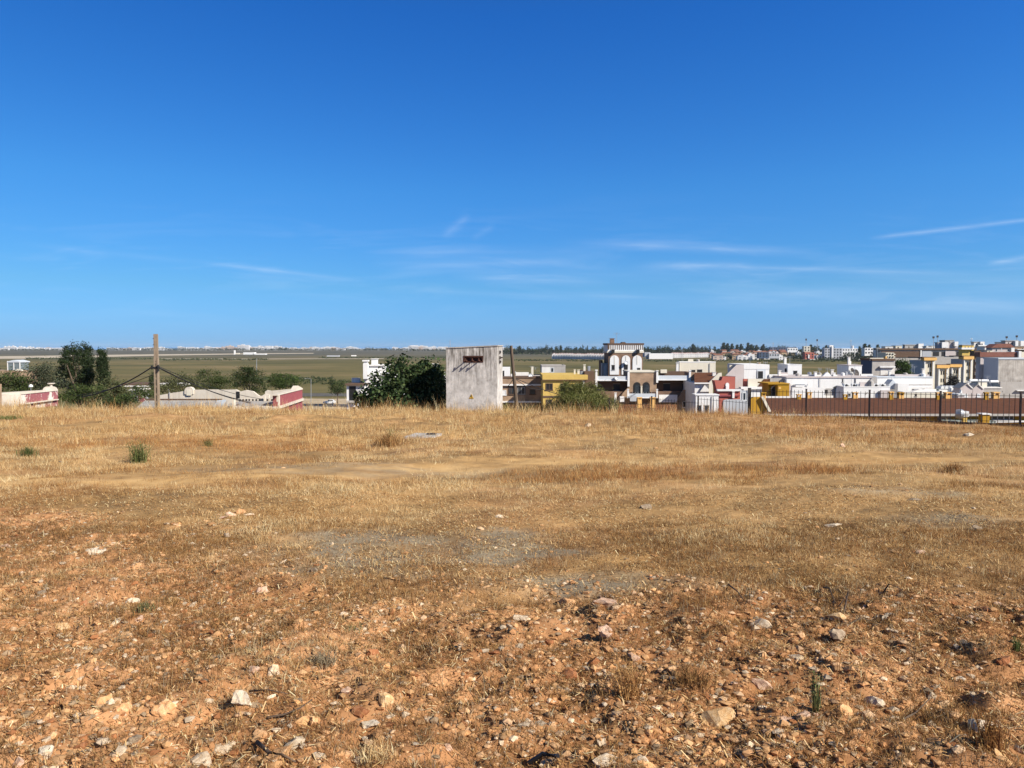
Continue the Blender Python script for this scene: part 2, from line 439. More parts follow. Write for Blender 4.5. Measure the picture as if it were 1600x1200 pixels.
def sheet(name, label, pts, m, z=-20.3, dz=.06):
    mb = MB(); n = len(pts) // 2
    for i in range(n - 1):
        a, b_, c, d = pts[i], pts[i + 1], pts[2 * n - 2 - i], pts[2 * n - 1 - i]
        mb.quad(*[(p[0], p[1], z + dz) for p in (a, b_, c, d)])
    return tag(mb.build(name, m), label, name.replace('_', ' '), kind='structure')
sea_m = mat("sea_water", (.17, .33, .50), (.15, .30, .47), .002, rough=.35, spec=.4)
mb = MB(); mb.quad((-26000, 4560, -20.1), (26000, 4560, -20.1), (26000, 26500, -20.1), (-26000, 26500, -20.1))
tag(mb.build("sea", sea_m), "thin blue strip of sea along the horizon", "sea", kind='structure')
DM = 20.3
def far_pt(px, py, dz=0.0):
    d0 = 300.0
    v = dirpix(px, py); k = v / v.y
    d = (-DM + dz) / k.z
    return (k.x * d, d)
sand_m = mat("beige_dyke_earth", (.50, .42, .31), (.36, .30, .21), .03)
sheet("dyke_road", "pale sandy dyke road crossing the marsh at left", [far_pt(p, y) for p, y in ((-120, 557.5), (40, 556.2), (140, 554.8), (240, 553.6), (380, 552.3), (490, 551.6),
      (490, 552.5), (380, 553.7), (240, 555.9), (140, 558.2), (40, 560.4), (-120, 562))], sand_m)
sheet("marsh_track", "thin light track across the marsh behind the trees", [far_pt(p, y) for p, y in ((250, 560.4), (400, 560.6), (600, 560.0), (600, 560.7), (400, 561.4), (250, 561.2))], sand_m, dz=.1)
dirt_m = mat("dirt_lot", (.46, .36, .23), (.33, .25, .15), .25)
asph_m = mat("asphalt", (.055, .055, .058), (.04, .04, .042), .5)
sheet("dirt_lot", "beige dirt lot where the white car stands", [far_pt(p, y) for p, y in ((380, 622.5), (470, 623), (560, 623.5), (640, 624), (640, 649), (560, 649), (470, 649), (380, 649))], dirt_m, dz=.08)
sheet("road", "dark asphalt road below the dirt lot", [far_pt(p, y) for p, y in ((380, 630.5), (470, 631.2), (560, 632.5), (640, 633.4), (640, 637.6), (560, 637), (470, 634.8), (380, 634))], asph_m, dz=.14)
sheet("pavement", "narrow dark path of wet marsh ground behind the lot", [far_pt(p, y) for p, y in ((460, 614.5), (520, 614.8), (560, 615.5), (560, 619.5), (520, 619.5), (460, 619.8))], mat("dark_mud", (.07, .066, .055), (.12, .105, .08), .2), dz=.1)

# ================================================================== STONES
ICO = None
def ico(sub):
    import bmesh
    bm = bmesh.new(); bmesh.ops.create_icosphere(bm, subdivisions=sub, radius=1)
    v = np.array([q.co[:] for q in bm.verts]); f = np.array([[w.index for w in q.verts] for q in bm.faces]); bm.free(); return v, f
I1, I2, I3 = ico(1), ico(2), ico(3)
def stone_shape(src, seed, cut=3, rough=.30):
    r = np.random.default_rng(seed)
    v = src[0].copy()
    v *= (1 + rough * (r.random((len(v), 1)) - .5) * .6)
    for k in range(9 + cut * 2):                  # planes cut facets into the lump
        n = r.normal(size=3); n /= np.linalg.norm(n); d = r.uniform(.38, .80)
        t = v @ n; v -= np.outer(np.maximum(t - d, 0), n)
    p = v * 2.3 + seed
    w = (fbm(p[:, 0] + p[:, 2] * .7, p[:, 1] - p[:, 2] * .6, seed % 50, 3) - .5)
    v *= (1 + w[:, None] * rough * 2.0)
    return v
def stone_mat(name, c1, c2, c3):
    m, nt, N, L, b = newmat(name)
    b.inputs['Roughness'].default_value = .92; b.inputs['Specular IOR Level'].default_value = .15
    g = N.new('ShaderNodeNewGeometry')
    nz = N.new('ShaderNodeTexNoise'); nz.inputs['Scale'].default_value = 34; nz.inputs['Detail'].default_value = 8; nz.inputs['Roughness'].default_value = .72
    L.new(g.outputs['Position'], nz.inputs['Vector'])
    oi = N.new('ShaderNodeObjectInfo')
    cr = N.new('ShaderNodeValToRGB'); e = cr.color_ramp.elements; e.new(.5)
    for q, (p, c) in zip(e, ((.32, c2), (.5, c1), (.66, c3))): q.position = p; q.color = c4(c)
    L.new(nz.outputs[0], cr.inputs[0])
    hv = N.new('ShaderNodeHueSaturation'); mr = N.new('ShaderNodeMapRange'); mr.inputs[3].default_value = .75; mr.inputs[4].default_value = 1.2
    L.new(oi.outputs['Random'], mr.inputs[0]); L.new(mr.outputs[0], hv.inputs['Value']); L.new(cr.outputs[0], hv.inputs['Color'])
    L.new(hv.outputs[0], b.inputs['Base Color'])
    bp = N.new('ShaderNodeBump'); bp.inputs['Strength'].default_value = .7; bp.inputs['Distance'].default_value = .012
    L.new(nz.outputs[0], bp.inputs['Height']); L.new(bp.outputs[0], b.inputs['Normal'])
    return m
SM = {
    'pale': stone_mat("pale_limestone", (.56, .43, .29), (.40, .25, .13), (.66, .56, .43)),
    'white': stone_mat("whitish_stone", (.58, .48, .35), (.46, .29, .16), (.68, .59, .46)),
    'orange': stone_mat("orange_clay_stone", (.54, .29, .13), (.40, .19, .075), (.62, .40, .22)),
    'red': stone_mat("red_brown_stone", (.30, .12, .05), (.20, .075, .03), (.40, .20, .10)),
    'grey': stone_mat("grey_stone", (.27, .20, .135), (.17, .12, .08), (.40, .32, .22)),
    'pink': stone_mat("pinkish_stone", (.52, .34, .23), (.40, .21, .12), (.62, .46, .35)),
    'yellow': stone_mat("ochre_stone", (.58, .37, .18), (.46, .24, .09), (.66, .48, .29)),
}
_sm = {}
def stone_mesh(kind, var):
    if (kind, var) not in _sm:
        v = stone_shape(I2 if var % 3 else I3, 101 + var * 7, var % 4); f = I2[1] if var % 3 else I3[1]
        me = np_mesh("stone", v, f.ravel(), np.arange(len(f)) * 3, False, mats=(SM[kind],)); _sm[(kind, var)] = me
    return _sm[(kind, var)]
def stone(p, sx, sy, sz, kind, var, label, group=None, rot=None, sink=.35, cat="stone", name="stone"):
    o = bpy.data.objects.new(name, stone_mesh(kind, var)); COL.objects.link(o)
    o.scale = (sx, sy, sz); o.rotation_euler = rot or (random.uniform(-.25, .25), random.uniform(-.25, .25), random.uniform(0, 6.28))
    o.location = (p[0], p[1], p[2] + sz * (.75 - sink * 1.6))
    return tag(o, label, cat, group)
NOTABLE = [  # px, py (foot), width px, height px, kind, label
    (945, 948, 38, 20, 'pink', "pale pinkish rock at the near edge of the gravel patch, larger of two"),
    (887, 945, 28, 20, 'orange', "rounded orange rock beside the pinkish rock at the gravel edge"),
    (817, 972, 32, 14, 'pale', "smooth flat pale stone just below the gravel patch"),
    (1190, 978, 32, 18, 'pale', "pale wedge shaped stone lying alone right of the gravel patch"),
    (1306, 968, 32, 18, 'yellow', "cream stone tucked under a tangle of black twigs"),
    (1311, 1000, 34, 26, 'grey', "rough pitted grey rock below the twig tangle"),
    (1384, 966, 13, 15, 'white', "small upright white stone right of the twig tangle"),
    (1372, 968, 13, 9, 'white', "small flat white stone beside the upright white one"),
    (1364, 1106, 32, 24, 'white', "angular white block standing clear in the right foreground"),
    (1536, 1140, 44, 24, 'white', "long lumpy white rock behind a dry weed at lower right"),
    (1560, 1136, 22, 24, 'grey', "grey white rock at the right end of the long lumpy rock"),
    (1120, 1128, 56, 40, 'yellow', "big tilted ochre slab sticking up from the soil"),
    (1188, 1074, 34, 22, 'pink', "brown pink wedge rock casting a black shadow, right of centre"),
    (893, 1060, 34, 22, 'red', "dark red broken rock standing on edge in the middle foreground"),
    (930, 1044, 22, 14, 'red', "dull red stone with a grey pebble at its right"),
    (1568, 1042, 30, 24, 'red', "dark red brown clod near the right edge"),
    (427, 1056, 30, 20, 'pale', "knobbly cream clod in the left middle foreground"),
    (462, 1168, 36, 26, 'pale', "conical pale rock among orange clods near the bottom"),
    (486, 1136, 26, 26, 'orange', "upright orange clod beside a dark hollow"),
    (566, 1122, 34, 22, 'red', "red brown lump beside a bent yellow slab"),
    (600, 1112, 30, 18, 'yellow', "bent yellow slab propped up beside the red brown lump"),
    (581, 1138, 28, 16, 'white', "white broken stone below the red brown lump"),
    (571, 1160, 14, 14, 'white', "round white cobble lying by itself at bottom centre left"),
    (172, 1102, 24, 14, 'pale', "flat buff stone with a clean straight edge at left"),
    (380, 1104, 34, 26, 'white', "domed whitish rock half buried at left"),
    (212, 942, 26, 14, 'white', "white stone with a green weed at its foot"),
    (72, 1190, 34, 28, 'white', "white rock standing in the bottom left corner"),
    (30, 1196, 26, 22, 'pink', "pink stone beside the white rock in the bottom left corner"),
    (126, 1176, 18, 18, 'red', "brick red fragment standing on edge at bottom left"),
    (212, 1164, 26, 18, 'grey', "grey cobble with a white fleck at lower left"),
    (258, 1122, 34, 24, 'orange', "rough orange lump at lower left"),
    (146, 867, 42, 12, 'white', "long white slab in the red soil at left"),
    (10, 858, 24, 12, 'pink', "pinkish stone cut by the left edge of the picture"),
    (57, 888, 12, 9, 'white', "lone white pebble in the red soil near the left edge"),
    (1302, 823, 34, 7, 'white', "flat white slab in the straw at right"),
    (1437, 866, 20, 9, 'pink', "pinkish slab in the straw near the right edge"),
    (780, 810, 14, 7, 'white', "lone white stone in the middle of the field"),
    (362, 807, 15, 9, 'pink', "pinkish lump in the middle of the small rubble heap at left"),
    (377, 804, 17, 12, 'orange', "orange lump, tallest of the small rubble heap at left"),
    (389, 808, 14, 8, 'pale', "pale lump at the right end of the small rubble heap at left"),
    (348, 813, 18, 5, 'pink', "flat pinkish slab at the left end of the small rubble heap"),
    (355, 842, 13, 10, 'grey', "dark grey stone below the small rubble heap at left"),
    (490, 894, 16, 10, 'grey', "dark charcoal lump at the left edge of the gravel"),
    (725, 893, 12, 8, 'pale', "pale stone lying in the middle of the grey gravel"),
    (1012, 795, 20, 9, 'grey', "brown grey stone on its own right of the field centre"),
    (1522, 830, 30, 10, 'grey', "dark grey rubble lump in the straw at far right"),
    (1430, 783, 28, 7, 'grey', "flat dark rubble at right beyond the flat white slab"),
    (1316, 698, 16, 11, 'pink', "pink rock on the bare bank at right"),
    (1515, 683, 18, 7, 'white', "whitish stone at the foot of the fence wall"),
    (918, 667, 16, 7, 'pale', "pale stone on the bank beyond the field"),
    (1560, 1186, 20, 24, 'yellow', "ochre stone in the bottom right corner"),
    (1590, 1178, 16, 22, 'white', "bright white stone cut by the right edge of the picture"),
    (1000, 1196, 26, 18, 'pale', "pale block at the bottom edge right of centre"),
    (955, 1194, 60, 14, 'pale', "wide low pale rock at the bottom edge of the picture"),
    (1500, 1066, 18, 12, 'white', "white flinty stone left of the dark clod at right"),
    (500, 1188, 30, 14, 'pale', "low cream stone near the bottom beside a dark stick"),
    (440, 1186, 40, 20, 'orange', "orange pink lump near the bottom with a dark stick on it"),
]
for i, (px, py, wp, hp, k, lab) in enumerate(NOTABLE):
    p = G(px, py); d = p.y; sx = wp / FPX * d * .56; sz = hp / FPX * d * .62
    stone(p, sx, sx * .75, sz, k, i, lab, rot=(random.uniform(-.15, .15), random.uniform(-.2, .2), random.uniform(-.5, .5)), sink=.36)
kinds = ['pale', 'white', 'orange', 'red', 'grey', 'pink', 'yellow']
DESC = {'pale': "cream coloured stone lying loose among the soil clods", 'white': "small whitish stone lying loose in the foreground soil", 'orange': "orange clay clod among the foreground stones",
        'red': "red brown clod among the foreground stones", 'grey': "small grey stone among the foreground clods", 'pink': "small pinkish stone among the foreground clods", 'yellow': "ochre stone among the foreground clods"}
cnt = 0
while cnt < 245:
    y = 2.9 + (rng.random() ** 1.3) * 6.2; x = (rng.random() - .5) * 1.5 * y
    if rng.random() > float(red_zone(np.array([x]), np.array([y]))[0]) * .96 + .04: continue
    k = kinds[rng.choice(7, p=[.24, .05, .32, .15, .05, .15, .04])]
    s = .014 + .04 * rng.random() ** 2.4
    stone((x, y, gz1(x, y)), s * rng.uniform(.9, 1.5), s * rng.uniform(.8, 1.2), s * rng.uniform(.55, 1.0), k, int(rng.integers(0, 14)), DESC[k], "loose %s stones in the foreground" % k, sink=.45)
    cnt += 1

def scatter_lumps(name, label, n, src, ylim, size, dens, cols, seed, flat=.7):
    r = np.random.default_rng(seed)
    y = ylim[0] + (ylim[1] - ylim[0]) * r.random(n * 3) ** 1.25; x = (r.random(n * 3) - .5) * (1.56 * y + 5)
    keep = r.random(n * 3) < dens(x, y); x, y = x[keep][:n], y[keep][:n]; m = len(x)
    z = gz(x, y)
    var = [stone_shape(src, seed * 31 + i, i % 4, .3) for i in range(10)]
    vi = r.integers(0, 10, m); V0 = np.stack(var)[vi]
    s = size[0] + (size[1] - size[0]) * r.random(m) ** 3
    sc = np.stack([s * r.uniform(.8, 1.5, m), s * r.uniform(.8, 1.2, m), s * r.uniform(.45, 1, m) * flat], 1)
    a = r.random(m) * 6.28; ca, sa = np.cos(a), np.sin(a)
    V = V0 * sc[:, None, :]
    xr = V[..., 0] * ca[:, None] - V[..., 1] * sa[:, None]; yr = V[..., 0] * sa[:, None] + V[..., 1] * ca[:, None]
    V = np.stack([xr + x[:, None], yr + y[:, None], V[..., 2] + (z + sc[:, 2] * .18)[:, None]], -1)
    nv = V.shape[1]; F = src[1][None] + (np.arange(m) * nv)[:, None, None]
    C = np.array(cols)[r.integers(0, len(cols), m)] * r.uniform(.7, 1.2, (m, 1))
    tint = np.repeat(C, nv, 0)
    F = F.reshape(-1, 3)
    me = np_mesh(name, V.reshape(-1, 3), F.ravel(), np.arange(len(F)) * 3, False, tint, (attr_mat(name, .92, 0, .6, 60),))
    o = bpy.data.objects.new(name, me); COL.objects.link(o); tag(o, label, "rubble" if 'rubble' in name else "gravel", kind='stuff')
RC = [(.54, .36, .21), (.56, .43, .29), (.50, .26, .11), (.52, .29, .13), (.55, .33, .17), (.46, .23, .10), (.40, .20, .085), (.30, .125, .05), (.27, .19, .115), (.48, .30, .17), (.45, .26, .12), (.44, .25, .115), (.40, .22, .10), (.42, .24, .11), (.46, .36, .25), (.43, .25, .12), (.36, .19, .085), (.38, .21, .10)]
scatter_lumps("small_rubble", "countless small stones and clods in the red soil", 88000, I1, (1.7, 11), (.004, .036),
              lambda x, y: red_zone(x, y) * (.30 + .70 * sstep(.42, .58, fbm(x * 1.5, y * 1.5, 70))) + .025, RC, 5)
scatter_lumps("fine_gravel", "fine gravel chips strewn over the soil", 34000, I1, (1.7, 9), (.003, .011),
              lambda x, y: np.maximum(red_zone(x, y) * .8, gravel_zone(x, y) * .8) + .05, RC + [(.24, .17, .105)] * 2, 6)
scatter_lumps("field_rubble", "scattered stones lying in the straw of the field", 1100, I1, (7, 44), (.02, .07),
              lambda x, y: .06 + .35 * gravel_zone(x, y) + .3 * sstep(.6, .72, fbm(x * .3, y * .3, 71)), RC + [(.22, .165, .11)] * 4, 8)

# ================================================================== GRASS, WEEDS AND STRAW
STRAW = np.array([(0.683, 0.497, 0.260), (0.586, 0.402, 0.187), (0.700, 0.592, 0.344), (0.512, 0.338, 0.145), (0.634, 0.438, 0.211)])
BROWN = np.array([(0.317, 0.162, 0.058), (0.244, 0.128, 0.048), (0.390, 0.220, 0.080), (0.207, 0.099, 0.037), (0.439, 0.267, 0.106)])
REDB = np.array([(0.366, 0.174, 0.058), (0.305, 0.133, 0.045), (0.439, 0.232, 0.080), (0.244, 0.110, 0.040), (0.488, 0.290, 0.106)])
GOLD = np.array([(0.659, 0.456, 0.205), (0.561, 0.367, 0.152), (0.700, 0.562, 0.296), (0.439, 0.272, 0.108), (0.342, 0.201, 0.084)])
GREY = np.array([(0.366, 0.290, 0.180), (0.293, 0.232, 0.148), (0.439, 0.348, 0.212)])
GREEN = np.array([(.085, .11, .03), (.11, .135, .04), (.07, .09, .028), (.15, .16, .06)])
grass_mat = attr_mat("dry_grass_blades", .85, .25)
def blades(x, y, z, h, w, lean, col, r, levels=3):
    """tapered curved blades rooted at x,y,z; col (n,3)"""
    n = len(x); a = r.random(n) * 6.283; la = r.random(n) * 6.283
    wx, wy = np.cos(a) * w * .5, np.sin(a) * w * .5
    lx, ly = np.cos(la) * lean * h, np.sin(la) * lean * h
    zz = np.zeros(n)
    b0 = np.stack([x - wx, y - wy, z - .01], 1); b1 = np.stack([x + wx, y + wy, z - .01], 1)
    up = np.sqrt(np.clip(1 - (lean * .8) ** 2, .05, 1))
    if levels == 3:
        m = .55
        m0 = np.stack([x - wx * .8 + lx * .35, y - wy * .8 + ly * .35, z + h * m * up], 1); m1 = np.stack([x + wx * .8 + lx * .35, y + wy * .8 + ly * .35, z + h * m * up], 1)
        t = np.stack([x + lx, y + ly, z + h * up], 1)
        V = np.stack([b0, b1, m1, m0, t], 1).reshape(-1, 3)
        k = (np.arange(n) * 5)[:, None]
        L = np.concatenate([k + np.array([[0, 1, 2, 3]]), k + np.array([[3, 2, 4]])], 1).ravel()
        S = (np.arange(n)[:, None] * 7 + np.array([[0, 4]])).ravel()
        T = np.repeat(col, 5, 0)
    else:
        t = np.stack([x + lx, y + ly, z + h * up], 1)
        V = np.stack([b0, b1, t], 1).reshape(-1, 3); L = np.arange(n * 3); S = np.arange(n) * 3; T = np.repeat(col, 3, 0)
    return V, L, S, T
def stuff_mesh(name, label, cat, parts, m):
    V, L, S, T = [], [], [], []; nv = nl = 0
    for v, l, s, t in parts:
        V.append(v); L.append(l + nv); S.append(s + nl); T.append(t); nv += len(v); nl += len(l)
    me = np_mesh(name, np.concatenate(V), np.concatenate(L), np.concatenate(S), False, np.concatenate(T), (m,))
    o = bpy.data.objects.new(name, me); COL.objects.link(o)
    print(name, len(me.polygons))
    return tag(o, label, cat, kind='stuff')
def pick(pal, n, r, j=.18): return pal[r.integers(0, len(pal), n)] * r.uniform(1 - j, 1 + j, (n, 1))
def cand(n, y0, y1, r, p=1.0, spread=1.62, side=6.0):
    """even scatter over the field between two distances, running on past both sides of the view"""
    y0 = max(1.6, y0 - .7) if y0 < 4 else y0
    A0 = .5 * spread * (y1 * y1 - y0 * y0); n = int(n * (A0 + side * (y1 - y0)) / A0)
    y = r.uniform(y0, y1, n * 3); y = y[r.random(n * 3) < (spread * y + side) / (spread * y1 + side)][:n]
    if p > 1: y = y[r.random(len(y)) < (y0 / y) ** (p - 1) + .25]
    x = (r.random(len(y)) - .5) * (spread * y + side)
    k = (np.abs(x) < .74 * y + .3) | (r.random(len(y)) < .55)
    return x[k], y[k]
def tufts(nc, y0, y1, per, rad, dens, h, w, lean, palf, seed, levels=3, p=1.0):
    r = np.random.default_rng(seed)
    x, y = cand(nc, y0, y1, r, p)
    k = r.random(len(x)) < dens(x, y); x, y = x[k], y[k]; n = len(x)
    hs = h[0] + (h[1] - h[0]) * r.random(n) ** 1.5
    cnt = r.integers(per[0], per[1] + 1, n); ix = np.repeat(np.arange(n), cnt); m = len(ix)
    bx = x[ix] + r.normal(size=m) * rad; by = y[ix] + r.normal(size=m) * rad
    pc = palf(x, y, n, r)
    hs = hs * (1 - .5 * sstep(15.5, 20, x) * sstep(30, 38, y)) * (.8 if y0 > 20 else 1)
    col = pc[ix] * r.uniform(.8, 1.2, (m, 1))
    hh = hs[ix] * r.uniform(.45, 1.1, m)
    return blades(bx, by, gz(bx, by), hh, r.uniform(w[0], w[1], m), r.uniform(lean[0], lean[1], m), col, r, levels)
def build_grass():
    open_ = lambda x, y: (1 - .85 * track_zone(x, y)) * (1 - .88 * gravel_zone(x, y)) * (1 - .8 * pale_zone(x, y))
    # 1 foreground: low brown withered weeds between the stones
    def pal1(x, y, n, r):
        f = fbm(x * .7, y * .7, 80)[:, None]; a = np.where(r.random((n, 1)) < .45, pick(REDB, n, r) * .8, pick(BROWN, n, r) * .68); b = pick(STRAW, n, r) * .85; g = pick(GREY, n, r)
        c = np.where(r.random((n, 1)) < sstep(.55, .88, f), b, a); return np.where(r.random((n, 1)) < .12, g, c)
    d1 = lambda x, y: (.30 + .70 * sstep(.36, .55, fbm(x * 1.15, y * 1.15, 81))) * open_(x, y)
    P1 = tufts(62000, 2.4, 8.8, (7, 13), .032, d1, (.012, .075), (.0016, .0036), (.35, 1.2), pal1, 21)
    dk = lambda x, y: sstep(.54, .66, fbm(x * 1.9, y * 1.9, 95)) * open_(x, y)
    P1c = tufts(16000, 2.4, 9.5, (8, 14), .035, dk, (.03, .11), (.0016, .0032), (.3, 1.0), lambda x, y, n, r: pick(BROWN, n, r) * .6, 28)
    P1b = tufts(700, 2.6, 8, (3, 7), .02, lambda x, y: .9 * open_(x, y), (.10, .24), (.0016, .003), (.1, .5), pal1, 22)
    stuff_mesh("withered_weeds", "low withered brown weeds between the foreground stones", "weeds", [P1, P1b, P1c], grass_mat)
    # 2 straw grass of the middle field
    def pal2(x, y, n, r):
        f = fbm(x * .35, y * .35, 82)[:, None]; dk = dark_zone(x, y)[:, None]
        a = pick(STRAW, n, r); b = pick(BROWN, n, r); f2 = fbm(x * 1.2, y * 1.2, 90)[:, None]; c = np.where(r.random((n, 1)) < .12 + .75 * np.maximum(sstep(.5, .66, f), sstep(.54, .68, f2)), b, a)
        return np.where(r.random((n, 1)) < dk * .85, pick(REDB, n, r), c)
    d2 = lambda x, y: (1 - .8 * red_zone(x, y)) * (.10 + .9 * sstep(.38, .60, fbm(x * .75, y * .75, 83))) * open_(x, y)
    P2 = tufts(30000, 5.6, 14, (8, 16), .055, d2, (.025, .105), (.0016, .0036), (.25, 1.0), pal2, 23)
    P3 = tufts(56000, 12, 30, (5, 9), .09, d2, (.05, .19), (.004, .0085), (.25, 1.0), pal2, 24, 2)
    stuff_mesh("straw_grass", "short straw coloured grass over the middle of the field", "grass", [P2, P3], grass_mat)
    # 3 darker reddish clumps
    dd = lambda x, y: dark_zone(x, y) * (.3 + .7 * sstep(.4, .6, fbm(x * .9, y * .9, 84)))
    P4 = tufts(46000, 10, 27, (5, 10), .10, dd, (.06, .25), (.004, .009), (.15, .9), lambda x, y, n, r: pick(REDB, n, r), 25, 2)
    stuff_mesh("reddish_grass", "band of taller reddish brown grass right of the field centre", "grass", [P4], grass_mat)
    # 4 tall grass on the far bank
    def pal4(x, y, n, r):
        right = sstep(-2, 9, x + (fbm(x * .2, y * .2, 85) - .5) * 14)[:, None]
        pt = sstep(.45, .62, fbm(x * .4, y * .4, 91))[:, None]; a = np.where(r.random((n, 1)) < .28 + .5 * pt, pick(BROWN, n, r), pick(GOLD, n, r)); b = pick(REDB, n, r); s = pick(STRAW, n, r)
        q = r.random((n, 1)); c = np.where(q < right * .75, b, a)
        return np.where(r.random((n, 1)) < .24, s, c)
    d4 = lambda x, y: sstep(20, 30, y + (fbm(x * .25, y * .25, 86) - .5) * 14 + 3 * sstep(2, 10, x)) * (.10 + .9 * sstep(.38, .60, fbm(x * .5, y * .5, 87))) * (y < np.interp(x, YB_X, YB_Y) + 5) * (y < np.interp(x, [16.5, 17, 17.5, 46], [90, 53.3, 52.8, 25.7])) * (1 - .6 * track_zone(x, y))
    P5 = tufts(90000, 19, 57, (4, 8), .15, d4, (.08, .46), (.006, .014), (.12, .85), pal4, 26, 2)
    # wispy stalks standing above the edge
    d5 = lambda x, y: sstep(40, 47, y) * (y < np.interp(x, YB_X, YB_Y) + 2.5) * (y < np.interp(x, [16.5, 17, 17.5, 46], [90, 53.2, 52.7, 25.6])) * (.12 + .88 * sstep(.45, .65, fbm(x * .35, y * .35, 88)))
    P6 = tufts(15000, 36, 55, (3, 7), .2, d5, (.55, 1.45), (.009, .016), (.15, .7), pal4, 27, 3)
    stuff_mesh("tall_dry_grass", "tall golden dry grass along the far edge of the field", "grass", [P5, P6], grass_mat)
    # 5 straw bits lying flat
    r = np.random.default_rng(31)
    n = 210000; x, y = cand(n, 2.4, 12, r, 1.25); n = len(x); k = r.random(n) < (.25 + .75 * sstep(.38, .6, fbm(x * 1.7, y * 1.7, 89))); x, y = x[k], y[k]; n = len(x)
    ln = r.uniform(.005, .024, n); w = r.uniform(.001, .0024, n) * (1 + y * .06); a = r.random(n) * 6.283; tl = r.normal(size=n) * .35
    dx, dy, dz = np.cos(a) * ln, np.sin(a) * ln, tl * ln
    z = gz(x, y) + .004 + np.abs(dz) + r.random(n) * .008
    px_, py_ = -np.sin(a) * w, np.cos(a) * w
    V = np.stack([np.stack([x - dx - px_, y - dy - py_, z - dz], 1), np.stack([x + dx - px_, y + dy - py_, z + dz], 1), np.stack([x + dx + px_, y + dy + py_, z + dz + .001], 1), np.stack([x - dx + px_, y - dy + py_, z - dz + .001], 1)], 1).reshape(-1, 3)
    col = np.where(r.random((n, 1)) < .33, pick(STRAW, n, r, .3), pick(BROWN, n, r, .4))
    stuff_mesh("straw_litter", "bits of broken straw lying on the soil", "straw", [(V, np.arange(n * 4), np.arange(n) * 4, np.repeat(col, 4, 0))], grass_mat)
build_grass()

# ================================================================== TOWN MATERIALS
MT = {}
def wallmat(name, base, dirt=.5, streak=.5, dcol=None, patch=None, scale=1.0, rough=.85, zr=None):
    """render and limewash: vertical run-off streaks, blotches, worn patches"""
    m, nt, N, L, b = newmat(name); b.inputs['Roughness'].default_value = rough; b.inputs['Specular IOR Level'].default_value = .06
    g = N.new('ShaderNodeNewGeometry')
    def noise(sc, st, det=6, rg=.65):
        mp = N.new('ShaderNodeMapping'); mp.inputs['Scale'].default_value = st; L.new(g.outputs['Position'], mp.inputs[0])
        n = N.new('ShaderNodeTexNoise'); n.inputs['Scale'].default_value = sc * scale; n.inputs['Detail'].default_value = det; n.inputs['Roughness'].default_value = rg
        L.new(mp.outputs[0], n.inputs['Vector']); return n.outputs[0]
    def rng_(f, a, b_, c=0, d=1):
        r = N.new('ShaderNodeMapRange'); r.inputs[1].default_value = a; r.inputs[2].default_value = b_; r.inputs[3].default_value = c; r.inputs[4].default_value = d
        L.new(f, r.inputs[0]); return r.outputs[0]
    def mix(f, c0, c1):
        x = N.new('ShaderNodeMix'); x.data_type = 'RGBA'; L.new(f, x.inputs[0])
        for i, c in ((6, c0), (7, c1)):
            if isinstance(c, tuple): x.inputs[i].default_value = c4(c)
            else: L.new(c, x.inputs[i])
        return x.outputs[2]
    d = dcol or tuple(v * .5 for v in base)
    c = mix(rng_(noise(.9, (1, 1, 1)), .35, .75, 0, dirt), base, d)
    if streak:
        f = rng_(noise(1.5, (2.6, 2.6, .14 if not zr else .3)), .40 if zr else .50, .64 if zr else .72, 0, streak)
        if zr:
            sz = N.new('ShaderNodeSeparateXYZ'); L.new(g.outputs['Position'], sz.inputs[0])
            mu = N.new('ShaderNodeMath'); mu.operation = 'MULTIPLY'; L.new(f, mu.inputs[0]); L.new(rng_(sz.outputs[2], zr[0], zr[1], .08, 1), mu.inputs[1]); f = mu.outputs[0]
        c = mix(f, c, d)
    if zr: c = mix(rng_(noise(4.5, (1, 1, .5), 8, .75), .50, .70, 0, .55), c, tuple(v * 1.6 for v in d))
    if patch: c = mix(rng_(noise(.8, (1, 1, .8), 8, .7), .50, .56), c, patch)
    L.new(c, b.inputs['Base Color'])
    bp = N.new('ShaderNodeBump'); bp.inputs['Strength'].default_value = .3; bp.inputs['Distance'].default_value = .02
    L.new(noise(9, (1, 1, 1)), bp.inputs['Height']); L.new(bp.outputs[0], b.inputs['Normal'])
    return m
def ribmat(name, c1, c2, period, axis=0, rough=.7, amt=.5, metal=0.0):
    """tiles or corrugation running in one direction"""
    m, nt, N, L, b = newmat(name); b.inputs['Roughness'].default_value = rough; b.inputs['Metallic'].default_value = metal; b.inputs['Specular IOR Level'].default_value = .03
    g = N.new('ShaderNodeNewGeometry')
    w = N.new('ShaderNodeTexWave'); w.bands_direction = 'XYZ'[axis]; w.inputs['Scale'].default_value = 3.1416 * 2 / (20 * period); w.inputs['Distortion'].default_value = .3
    L.new(g.outputs['Position'], w.inputs['Vector'])
    nz = N.new('ShaderNodeTexNoise'); nz.inputs['Scale'].default_value = 1.2; nz.inputs['Detail'].default_value = 8; nz.inputs['Roughness'].default_value = .7
    L.new(g.outputs['Position'], nz.inputs['Vector'])
    cr = N.new('ShaderNodeValToRGB'); cr.color_ramp.elements[0].position = .35; cr.color_ramp.elements[1].position = .68
    cr.color_ramp.elements[0].color = c4(c2); cr.color_ramp.elements[1].color = c4(c1); L.new(nz.outputs[0], cr.inputs[0]); L.new(cr.outputs[0], b.inputs['Base Color'])
    bp = N.new('ShaderNodeBump'); bp.inputs['Strength'].default_value = amt; bp.inputs['Distance'].default_value = period * .4
    L.new(w.outputs['Fac'], bp.inputs['Height']); L.new(bp.outputs[0], b.inputs['Normal'])
    return m
